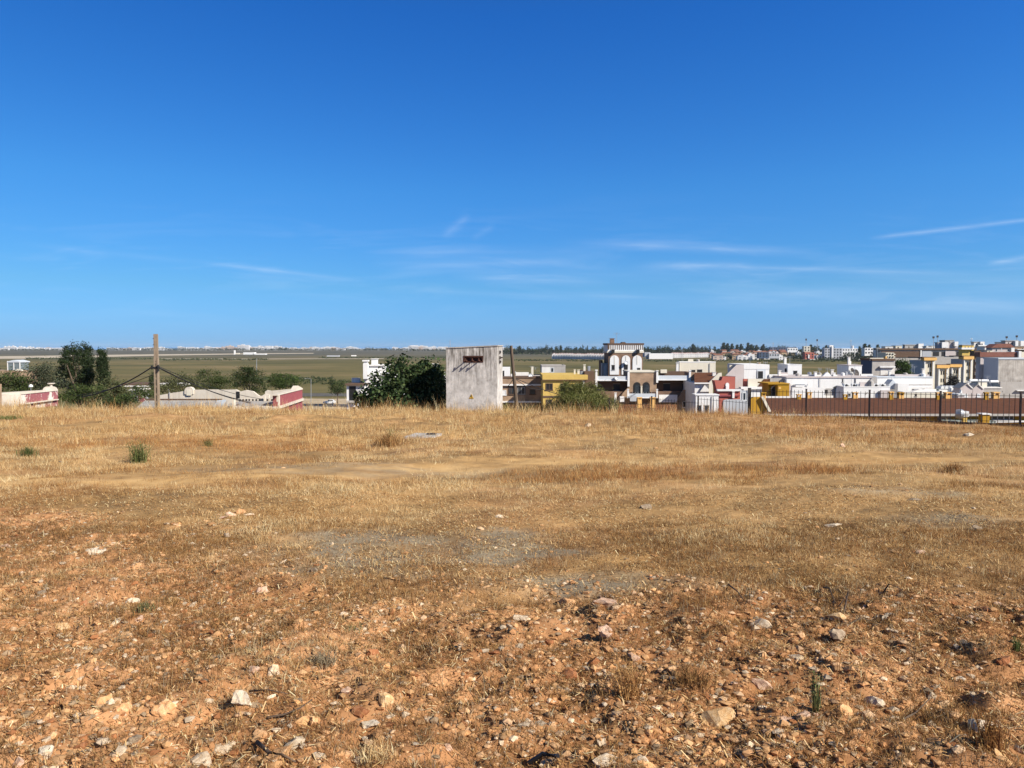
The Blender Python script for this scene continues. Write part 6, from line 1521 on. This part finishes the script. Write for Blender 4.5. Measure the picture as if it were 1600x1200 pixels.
t = thing("garden_parasol", "small white round thing showing among the bushes behind the old wall", "parasol", (X(48, 66), 66, Z(606, 66)))
MB().tube([(X(48, 66), 66, Z(604.6, 66)), (X(48, 66), 66, Z(602.4, 66)), (X(48, 66), 66, Z(600.4, 66))], [.17, .16, .05], 12).build("shade", MT['white_plain'], t); MB().tube([(X(48, 66), 66, Z(612, 66)), (X(48, 66), 66, Z(604, 66))], .03, 6).build("pole", MT['metal'], t)

# ================================================================== FAR PLAIN: COAST, ROWS, WOODS
FARW = mat("far_white_walls", (.62, .61, .60), (.48, .47, .46), .05); FARR = mat("far_red_roofs", (.36, .17, .11), (.26, .12, .08), .06); FARG = mat("far_dark_windows", (.12, .13, .15), (.09, .10, .12), .1)
FARP = mat("far_pinkish_walls", (.50, .40, .33), (.42, .32, .26), .05); FARB = mat("far_ochre_walls", (.42, .30, .18), (.34, .24, .14), .05)
def far_block(name, label, cat, w, h, dp, m, roof, variant, group):
    """a distant building about its own base; returns the root (not yet placed)"""
    t = thing(name, label, cat, (0, 0, 0), 0, group); r = np.random.default_rng(variant + 77)
    mb = MB()
    if variant % 4 == 0: mb.box(-w / 2, w / 2, 0, dp, -1, h); mb.box(-w * .18, w * .1, .2, dp * .8, h, h * 1.16)
    elif variant % 4 == 1: mb.box(-w / 2, w * .1, 0, dp, -1, h); mb.box(w * .1, w / 2, .4, dp, -1, h * .72); mb.box(-w * .4, -w * .2, .3, dp * .6, h, h * 1.2)
    elif variant % 4 == 2:
        for k in range(3): mb.box(-w / 2 + w / 3 * k + .02, -w / 2 + w / 3 * (k + 1), .5 * k, dp, -1, h * (1 - .12 * k))
    else: mb.box(-w / 2, w / 2, 0, dp, -1, h * .8); mb.box(-w * .3, w * .5, .5, dp - .5, h * .8, h)
    mb.build("wall", m, t)
    nf = max(1, int(h / 3)); wn = MB(); nc = max(2, int(w / 4))
    for f in range(nf):
        for k in range(nc):
            x = -w / 2 + w * (k + .5) / nc; z = f * h * .78 / nf + h * .1
            wn.box(x - w / nc * .22, x + w / nc * .22, -.06, .02, z, z + h * .78 / nf * .5)
    wn.build("windows", FARG, t)
    if roof: MB().prism([(-w / 2 - .3, h * .995), (w / 2 + .3, h * .995), (w * .42, h * 1.2), (-w * .42, h * 1.2)], -.3, dp + .3).build("roof", FARR, t)
    return t
def coast():
    r = np.random.default_rng(5)
    protos = [far_block("seaside_block", "white apartment block on the hazy far shore", "apartment block", 46, 20, 16, FARW, False, v, "white blocks along the far shore") for v in range(4)]
    protos += [far_block("seaside_block", "pinkish apartment block on the hazy far shore", "apartment block", 50, 17, 16, FARP, False, v, "pinkish blocks along the far shore") for v in (5, 6)]
    used = set()
    spans = [(-30, 66, 17, 1.0), (70, 100, 6, .8), (168, 270, 18, .75), (285, 440, 34, .95), (440, 560, 24, .9), (560, 600, 5, .5), (618, 698, 15, .95), (786, 800, 4, .9)]
    for x0, x1, n, hs in spans:
        for i in range(n):
            px = x0 + (x1 - x0) * (i + r.random()) / n; d = r.uniform(3900, 4450); k = int(r.choice(6, p=[.2, .2, .2, .2, .12, .08]))
            tall = 1.0 + (.45 if 350 < px < 420 or (640 < px < 672) else 0); sc = (r.uniform(.5, 1.3), 1, r.uniform(.5, 1.05) * hs * tall)
            loc = (X(px, d), d, -20.3)
            if k not in used: used.add(k); protos[k].location = loc; protos[k].scale = sc
            else: dup(protos[k], loc, sc)
    for k in range(6):
        if k not in used: protos[k].location = (X(300 + 20 * k, 4300), 4300, -20.3)
coast()
def row_houses():
    r = np.random.default_rng(9)
    def house(lab, group, m, w=9.0, h=6.6):
        t = thing("row_house", lab, "house", (0, 0, 0), 0, group)
        MB().prism([(-w / 2, -1), (w / 2, -1), (w / 2, h * .7), (0, h), (-w / 2, h * .7)], 0, 10).build("wall", m, t)
        MB().prism([(-w / 2 - .3, h * .66), (-w / 2 - .3, h * .73), (0, h * 1.06), (w / 2 + .3, h * .73), (w / 2 + .3, h * .66), (0, h * .99)][::-1], .25, 10.3).build("roof", FARR, t)
        o = MB(); 
        for x, z in ((-2.2, .2), (1.6, .2), (-2, 2.8), (1.6, 2.8)): o.box(x - .35, x + .45, -.06, .02, z + .6, z + 1.6)
        o.build("windows", FARG, t); return t
    a = house("white row house at the far side of the marsh left of the arched tower", "white row houses left of the arched tower", FARW)
    n = 0
    for i in range(22):
        px = 866 + 85 * i / 21; d = 1230 - 60 * (i / 21); loc = (X(px, d), d, -20.4); sc = (.82, 1, 1.35 + .15 * r.random())
        if n == 0: a.location = loc; a.scale = sc
        else: dup(a, loc, sc)
        n += 1
    a = house("white gabled row house at the far side of the marsh right of the arched tower", "white row houses right of the arched tower", FARW)
    for i in range(24):
        px = 1050 + 62 * i / 23; d = 1330 + 100 * (i / 23); loc = (X(px, d), d, -20.4); sc = (.75, 1, 1.3 + .15 * r.random())
        if i == 0: a.location = loc; a.scale = sc
        else: dup(a, loc, sc)
    b = thing("white_hall", "long low white hall at the marsh edge right of the arched tower", "hall", (X(1030, 1200), 1200, -20.4))
    fbox("wall", 1014, 1051, 552.4, 561, 1200, 30, 'cleanwhite', b); fbox("roof", 1007, 1016, 550.5, 558, 1205, 20, 'bluegrey', b)
    b = thing("white_boat_shed", "long white boat shed on the dyke road in the marsh", "shed", (X(398, 1500), 1500, -20.3))
    for y0, y1, x0, x1 in ((550.6, 554, 381, 398), (552.6, 554.2, 396.5, 415)): fbox("hall", x0, x1, y0, y1, 1500, 12, 'cleanwhite', b)
    b = thing("white_dyke_tower", "tiny white tower and hut on the dyke road", "tower", (X(367, 1500), 1500, -20.3))
    fbox("tower", 366.2, 367.8, 547.2, 554, 1500, 4, 'cleanwhite', b); fbox("hut", 369, 374, 551.6, 553.4, 1502, 6, 'cream', b)
    b = thing("green_shed", "low pale green shed out on the marsh", "shed", (X(520, 1250), 1250, -20.3))
    fbox("wall", 511, 530, 555.4, 557.2, 1250, 8, 'bluegrey', b); fbox("white_front", 549, 556, 555, 556.6, 1260, 6, 'cleanwhite', b)
row_houses()
def far_town():
    r = np.random.default_rng(15)
    kinds_ = [("pinkish far town house among trees at the marsh edge", "pinkish houses of the far town", FARP, True), ("white far town house among trees at the marsh edge", "white houses of the far town", FARW, False), ("brown far town house among trees at the marsh edge", "brown houses of the far town", FARB, True)]
    P = [far_block("town_house", l, "house", 11, 7.5, 9, m, rf, 3 + 2 * i, g) for i, (l, g, m, rf) in enumerate(kinds_)]; used = set()
    for i in range(72):
        px = 1112 + 178 * r.random(); row = r.integers(0, 3); d = (1150, 1330, 1560)[row] + r.uniform(-40, 40); k = int(r.choice(3, p=[.4, .32, .28]))
        loc = (X(px, d), d, -20.4 + (0, 1, 3)[row]); sc = (r.uniform(.7, 1.6), 1, r.uniform(.8, 1.25))
        if k not in used: used.add(k); P[k].location = loc; P[k].scale = sc
        else: dup(P[k], loc, sc)
    def blk(lab, x0, x1, y0, y1, d, m, side=None, extra=()):
        b = Bld("apartment_block", lab, "apartment block", x0, x1, y0, d, 9, m, yb=y1)
        n = max(2, int((x1 - x0) / 4)); rows = max(1, int((y1 - y0) / 4.5))
        o = MB()
        for i in range(n):
            for j in range(rows):
                xa = x0 + (x1 - x0) * (i + .3) / n; ya = y0 + 1.2 + (y1 - y0 - 2) * j / rows
                o.box(X(xa, d), X(xa + (x1 - x0) / n * .4, d), d - .3, d + .1, Z(ya + 2.2, d), Z(ya, d))
        o.build("windows", MT['dark'], b.root)
        for q in extra: b.box(*q)
        return b
    blk("slate blue shaded apartment block with a white pier at the marsh edge", 1287.4, 1314.6, 544, 562.6, 1120, 'bluegrey', extra=(("white_pier", 1298.6, 1300.4, 541, 561, 'cleanwhite', -1.5, 3), ("roof_tower", 1295, 1301, 539.4, 544.2, 'cleanwhite', 1, 5)))  # blue grey wall colour stands in for this block's shade
    blk("pale green white apartment block right of the slate blue one", 1315, 1339, 544.4, 561, 1130, 'cleanwhite', extra=(("stair_tower", 1331, 1333, 540, 545, 'cleanwhite', 1, 4),))
    blk("white block half hidden by trees left of the dark apartments", 1350, 1363.6, 543.4, 556, 1000, 'cleanwhite'); blk("narrow white block beside the long dark apartments", 1368, 1375.6, 543.6, 561, 980, 'cleanwhite')
    blk("white villa with a flat roof in the far town", 1229.6, 1245.6, 543.6, 550.6, 1500, 'cleanwhite'); blk("navy blue warehouse at the marsh edge", 1185, 1200, 550.4, 560, 1120, 'navy'); blk("blue and white store at the marsh edge right of the navy warehouse", 1201, 1217, 552.4, 560, 1125, 'bluegrey')
    blk("bright red house at the marsh edge in the far town", 1257, 1271, 551.4, 561, 1110, 'red', extra=(("white_front", 1262, 1264, 554, 560, 'cleanwhite', -1, 1),)); blk("long dark roofed hall on the far skyline", 1202, 1244, 542.4, 547, 1700, 'navy'); blk("cream house on the far skyline left of the slate blue block", 1255, 1265, 541, 551, 1400, 'cream')
    blk("white shed left of the slate blue apartment block", 1275, 1287, 555.4, 560.6, 1125, 'cleanwhite'); blk("tiny yellow ended terrace seen over the grey house", 1383, 1396, 551, 562, 380, 'cream', extra=(("yellow_end", 1382.6, 1385, 557, 563, 'orange', -1, 2),))
    for i, (px, y0, d, lab) in enumerate(((1208, 534.6, 1300, "thin mast above the long dark hall on the skyline"), (1259.6, 529, 1200, "tall mast with a boxy head above the cream skyline house"), (1276.8, 530, 1200, "mast with a boxy head left of the slate blue block"), (1329.6, 530.6, 1100, "thin mast right of the slate blue block"),
                                        (1458.6, 525.6, 440, "tall floodlight mast on the skyline, left one of the close pair"), (1465, 524.2, 440, "tall floodlight mast on the skyline, right one of the close pair"), (1573, 525.4, 400, "dark mast over the hipped roof at right"), (1588.8, 524, 400, "dark mast nearest the right edge of the skyline"), (1518, 527.6, 470, "thin aerial mast beside the white stepped house"))):
        p = W(px, 548, d); q = W(px, y0, d); t = thing("mast", lab, "mast", (p.x, d, p.z)); s_ = d / 1000
        MB().tube([p, q], [.34 * s_ + .05, .2 * s_ + .04], 6).build("shaft", MT['metal'], t)
        if i not in (0, 3, 8): MB().box(q.x - .8 * s_ - .1, q.x + .8 * s_ + .1, d - .3, d + .3, q.z - 2.6 * s_, q.z).build("lamp_head", MT['iron'], t)
        else: MB().tube([q - Vector((1.4 * s_, 0, 1.6 * s_)), q + Vector((1.4 * s_, 0, -1.6 * s_))], .2 * s_, 5).build("crossbar", MT['metal'], t)
far_town()
def woods(name, label, spans, seed, n, leafk=1.0, cols=DARKG, cat="woods"):
    r = np.random.default_rng(seed); V, T = [], []; w = np.array([abs(s[1] - s[0]) * (s[3] - s[2]) for s in spans], float); w /= w.sum()
    for si, (x0, x1, y0, y1, d) in enumerate(spans):
        m = max(3, int((x1 - x0) / 2.2)); blobs = []
        for i in range(m):
            px = x0 + (x1 - x0) * (i + r.random()) / m; top = y0 + (y1 - y0) * r.random() ** 1.4 * .5; dd = d + r.uniform(-.03, .06) * d; h = (y1 - top) / FPX * dd * .5
            blobs.append((X(px, dd), dd, -20.3 + h * 1.0, r.uniform(1.5, 3.2) / FPX * dd, 8 * d / 1500, h))
        v, t = leaf_mesh(blobs, int(n * w[si]), 1.9 * d / 1500 * leafk, cols, seed + si, clump=.3, nclump=9, aspect=.7); V.append(v); T.append(t)
    V = np.concatenate(V); T = np.concatenate(T); m = len(V) // 4
    o = bpy.data.objects.new(name, np_mesh(name, V, np.arange(m * 4), np.arange(m) * 4, False, T, (LEAF,))); COL.objects.link(o); return tag(o, label, cat, kind='stuff')
woods("distant_woods", "dark belt of pine woods along the horizon at right", [(776, 950, 540.4, 552.4, 2000), (1000, 1300, 540.6, 552.6, 2000), (1240, 1300, 543, 556, 1500)], 61, 40000)
woods("town_trees", "dark masses of trees among the far town buildings", [(1112, 1190, 550, 561, 1180), (1186, 1290, 551, 561.4, 1180), (1318, 1352, 548, 562.6, 1090), (1338, 1352, 541, 562, 1060), (1352, 1376, 548, 563, 1000), (1276, 1330, 557, 563, 1080)], 62, 17000)
woods("shore_trees", "thin dark line of trees along the far shore", [(-40, 100, 544.6, 547.4, 3800), (168, 470, 543.6, 547.6, 3800), (470, 640, 544.4, 547.8, 3800), (640, 700, 545, 549, 3400), (570, 605, 542.6, 547.6, 3800), (430, 450, 542, 547.4, 3800)], 63, 11000, .8)
woods("marsh_scrub", "patches of low dark scrub dotted over the marsh", [(40, 240, 558.6, 560.6, 1200), (250, 420, 559.6, 562, 1120), (500, 700, 557, 558.6, 1300), (380, 520, 591, 596, 460), (786, 860, 552, 554, 1900), (470, 560, 596, 600, 420), (800, 940, 560, 562.4, 1050), (1010, 1180, 560.6, 563, 1040), (1180, 1400, 561, 563.6, 1020)], 64, 15000, 1.0, GREYG[:2] + DARKG + MIDG, "scrub")
TALLT = [(1130, 535), (1136, 536), (1143, 536.6), (1151, 538), (1157, 537), (1168, 535), (1173, 537.6), (1181, 538.8), (1190, 540), (1082, 537), (1084, 539), (812, 540), (876, 539), (1192, 537.4), (1266, 538), (1290, 539), (1350, 536.6), (1357, 538), (1370, 538), (1342, 541)]
tp = None
for i, (px, y0) in enumerate(TALLT):
    d = 1900 if px < 1300 else 1050; h = (551 - y0) / FPX * d; loc = (X(px, d), d, Z(551.5, d))
    if tp is None:
        tp = thing("skyline_tree", "tall dark tree standing above the woods on the skyline", "tree", (0, 0, 0), 0, "tall trees on the skyline")
        MB().tube([(0, 0, 0), (0, 0, .6)], [.035, .02], 6).build("trunk", BARK, tp)
        leaf_obj("crown", tp, [(0, 0, .82, .17, .17, .19), (.08, 0, .66, .17, .17, .14), (-.1, 0, .6, .16, .16, .14), (.0, 0, .48, .2, .2, .12), (.05, 0, .3, .17, .17, .14), (-.06, 0, .16, .15, .15, .12)], 1000, .085, DARKG, 88, aspect=.7)
        tp.location = loc; tp.scale = (h, h, h)
    else: dup(tp, loc, (h * random.uniform(.8, 1.2), h, h))

# ================================================================== WEEDS AND STICKS OF THE FIELD
def weed(name, label, cat, px, py, hpx, wpx, n, cols, seed, wid=.006, lean=(.1, .55), thick=False, extra=None):
    p = G(px, py); d = p.y; r = np.random.default_rng(seed); h = hpx / FPX * d; rad = wpx / FPX * d * .22
    t = thing(name, label, cat, tuple(p - Vector((0, 0, .02)))); a = r.normal(size=(n, 2)) * rad
    x, y = p.x + a[:, 0], p.y + a[:, 1]; hh = h * r.uniform(.45, 1.1, n)
    V, L, S, T = blades(x, y, np.full(n, p.z), hh, r.uniform(.6, 1.4, n) * wid, r.uniform(lean[0], lean[1], n), pick(np.array(cols), n, r), r, 3)
    me = np_mesh("stems", V - np.array(t.location), L, S, False, T, (grass_mat,)); o = bpy.data.objects.new("stems", me); COL.objects.link(o); o.parent = t
    m = n * 3; k = r.integers(0, n, m); u = r.random(m)
    P = np.stack([x[k] + r.normal(size=m) * rad * (.4 + u), y[k] + r.normal(size=m) * rad * (.4 + u), p.z + hh[k] * u], 1); s = h * .09
    q = r.normal(size=(m, 3)); q /= np.linalg.norm(q, axis=1)[:, None]; c = np.cross(q, r.normal(size=(m, 3))); c /= np.linalg.norm(c, axis=1)[:, None]
    V = np.stack([P - q * s * .5, P + c * s * .16, P + q * s * .5, P - c * s * .16], 1).reshape(-1, 3)
    me = np_mesh("leaves", V - np.array(t.location), np.arange(m * 4), np.arange(m) * 4, False, np.repeat(pick(np.array(cols), m, r), 4, 0), (grass_mat,)); o = bpy.data.objects.new("leaves", me); COL.objects.link(o); o.parent = t
    return t
weed("green_shrub", "bright green broom like shrub standing alone in the grass at left", "shrub", 216, 724, 36, 26, 170, GREEN * np.array([1.25, 1.15, 1.2]), 91, .012)
weed("green_shrub", "small dull green shrub near the left edge of the field", "shrub", 43, 714, 18, 24, 170, GREEN * .8, 92, .011)
weed("dry_shrub", "dry brown shrub with bare stems left of the concrete slab", "shrub", 606, 697, 24, 38, 260, BROWN, 93, .014, (.2, .8)); weed("dead_stalks", "thin tall stalks rising from the dry brown shrub", "weed", 612, 692, 34, 24, 14, GREEN * 1.1, 94, .012, (.05, .3))
weed("green_weed", "small green weed in the dry grass left of the field centre", "weed", 323, 698, 16, 14, 60, GREEN, 95, .010); weed("green_weed", "tall thin green thistle stem in the right foreground", "weed", 1275, 1118, 74, 12, 26, GREEN * np.array([1.7, 1.5, 1.8]), 96, .005, (.02, .16))
weed("green_weed", "green weed at the foot of a white stone at left", "weed", 228, 955, 16, 30, 90, GREEN * np.array([1.5, 1.2, 1.6]), 97, .0045, (.2, .9)); weed("green_weed", "grey green weed tuft at the right edge of the foreground", "weed", 1588, 1024, 24, 14, 60, GREEN, 98, .004)
weed("dry_weed", "dark reddish dry weed in front of the long white rock", "weed", 1548, 1172, 60, 40, 160, REDB * .8, 99, .004, (.1, .5)); weed("dry_weed", "brown dry weed in the middle of the foreground", "weed", 982, 1090, 60, 50, 170, BROWN * 1.2, 100, .004, (.15, .7))
weed("dry_weed", "dark tangled weed right of the dry foreground weed", "weed", 1085, 1075, 34, 70, 200, BROWN * .75, 101, .004, (.3, 1.0)); weed("dry_weed", "pale feathery weed patch at the bottom left", "weed", 590, 1190, 34, 60, 170, STRAW, 102, .003, (.2, .9))
weed("dry_weed", "small dark weed among the clods left of the cream clod", "weed", 505, 1042, 24, 44, 150, GREY * .7, 103, .004, (.3, 1.0)); weed("dry_shrub", "low dark bush in the grass near the right edge of the field", "shrub", 1490, 738, 18, 30, 160, BROWN, 104, .012, (.3, 1.0))
weed("green_weed", "green tinged low weed above the flat sandy hump at left of centre", "weed", 545, 988, 12, 40, 70, GREEN * np.array([1.7, 1.35, 1.8]), 105, .004, (.4, 1.1)); weed("green_patch", "patch of green weeds at the far left edge of the field", "weed", 12, 656, 8, 40, 260, GREEN * 1.2, 106, .02, (.4, 1.0))
TW = mat("dry_twig_bark", (.13, .085, .055), (.06, .04, .028), 20)
def twig(label, pts, r0, name="stick", pale=False):
    P = []
    for x, y, lift in pts:
        g = G(x, y); P.append(g + Vector((0, 0, lift)))
    o = MB().tube(P, [r0 * (1 - .6 * i / max(1, len(P) - 1)) for i in range(len(P))], 6).build(name, MT['polewood'] if pale else TW, loc=tuple(P[0]), smooth=True); return tag(o, label, "stick")
twig("dark curved stick at the bottom edge left of centre", ((402, 1172, .02), (420, 1184, .025), (440, 1190, .02), (462, 1199, .02)), .010)
twig("grey stick lying in front of the domed whitish rock", ((418, 1128, .01), (445, 1126, .02), (470, 1120, .03), (488, 1112, .03)), .007)
twig("long grey dead branch at the right edge of the left clods", ((390, 1086, .01), (418, 1092, .02), (450, 1090, .015)), .005)
for i, (lab, pts) in enumerate((("black bent twig at the left of the twig tangle", ((1287, 928, .04), (1296, 938, .06), (1304, 948, .03), (1312, 952, .01))), ("black arching twig at the top right of the tangle", ((1378, 934, .01), (1388, 930, .05), (1402, 932, .06), (1420, 938, .02))),
                              ("short black twig crossing the middle of the tangle", ((1310, 955, .02), (1322, 946, .06), (1330, 950, .03))), ("forked black twig beside the cream stone", ((1318, 962, .01), (1324, 950, .07), (1326, 944, .1))), ("bleached crooked stick right of the grey pitted rock", ((1328, 978, .01), (1345, 974, .03), (1362, 976, .02), (1388, 978, .01))))):
    twig(lab, pts, .007 if i < 4 else .008, pale=(i == 4))
twig("pale straight stick left of the long white rock", ((1412, 1132, .01), (1430, 1120, .02), (1452, 1108, .03)), .006, pale=True)
twig("thin dark stick in the soil left of the gravel edge", ((600, 905, .01), (628, 912, .02), (644, 918, .01)), .006); twig("thin dark stick right of the gravel patch", ((1138, 918, .01), (1152, 930, .03), (1166, 946, .01)), .007)
p, q = G(826, 1199), G(872, 1191)
tag(MB().tube([p + Vector((0, -.05, .01)), p.lerp(q, .5) + Vector((0, 0, .03)), q + Vector((0, 0, .025))], .011, 8).build("plastic_pipe", mat("black_plastic", (.015, .015, .017), (.02, .02, .022), 4, rough=.3), loc=tuple(p)), "shiny black plastic pipe end at the bottom edge of the picture", "pipe")
t = thing("concrete_slab", "broken pale concrete slab with a dark hole lying in the far grass", "slab", tuple(G(662, 684)))
p = G(662, 684); d = p.y
mb = MB(); n0 = [(-.62, -.3), (.38, -.36), (.6, .2), (-.3, .34)]
mb.v = [(p.x + a, d + b_, p.z - .1) for a, b_ in n0] + [(p.x + a, d + b_, p.z + .05 + .05 * (b_ > 0)) for a, b_ in n0]
mb.f = [(0, 3, 2, 1), (4, 5, 6, 7), (0, 1, 5, 4), (1, 2, 6, 5), (2, 3, 7, 6), (3, 0, 4, 7)]; mb.build("slab", MT['conc'], t)
MB().box(p.x + .1, p.x + .42, d - .02, d + .15, p.z + .03, p.z + .115).build("hole", MT['dark'], t)

# ================================================================== AIR
def haze():
    mb = MB().box(-6500, 6500, -70, 9000, -22.5, 26)
    m = bpy.data.materials.new("pale_air"); m.use_nodes = True; nt = m.node_tree
    for n in list(nt.nodes):
        if n.type != 'OUTPUT_MATERIAL': nt.nodes.remove(n)
    v = nt.nodes.new('ShaderNodeVolumePrincipled'); v.inputs['Color'].default_value = (.80, .88, 1.0, 1); v.inputs['Density'].default_value = HAZE; v.inputs['Anisotropy'].default_value = .0
    nt.links.new(v.outputs[0], nt.nodes['Material Output'].inputs['Volume'])
    tag(mb.build("haze", m), "thin pale haze over the far plain", "haze", kind='stuff')
HAZE = .00003
haze()
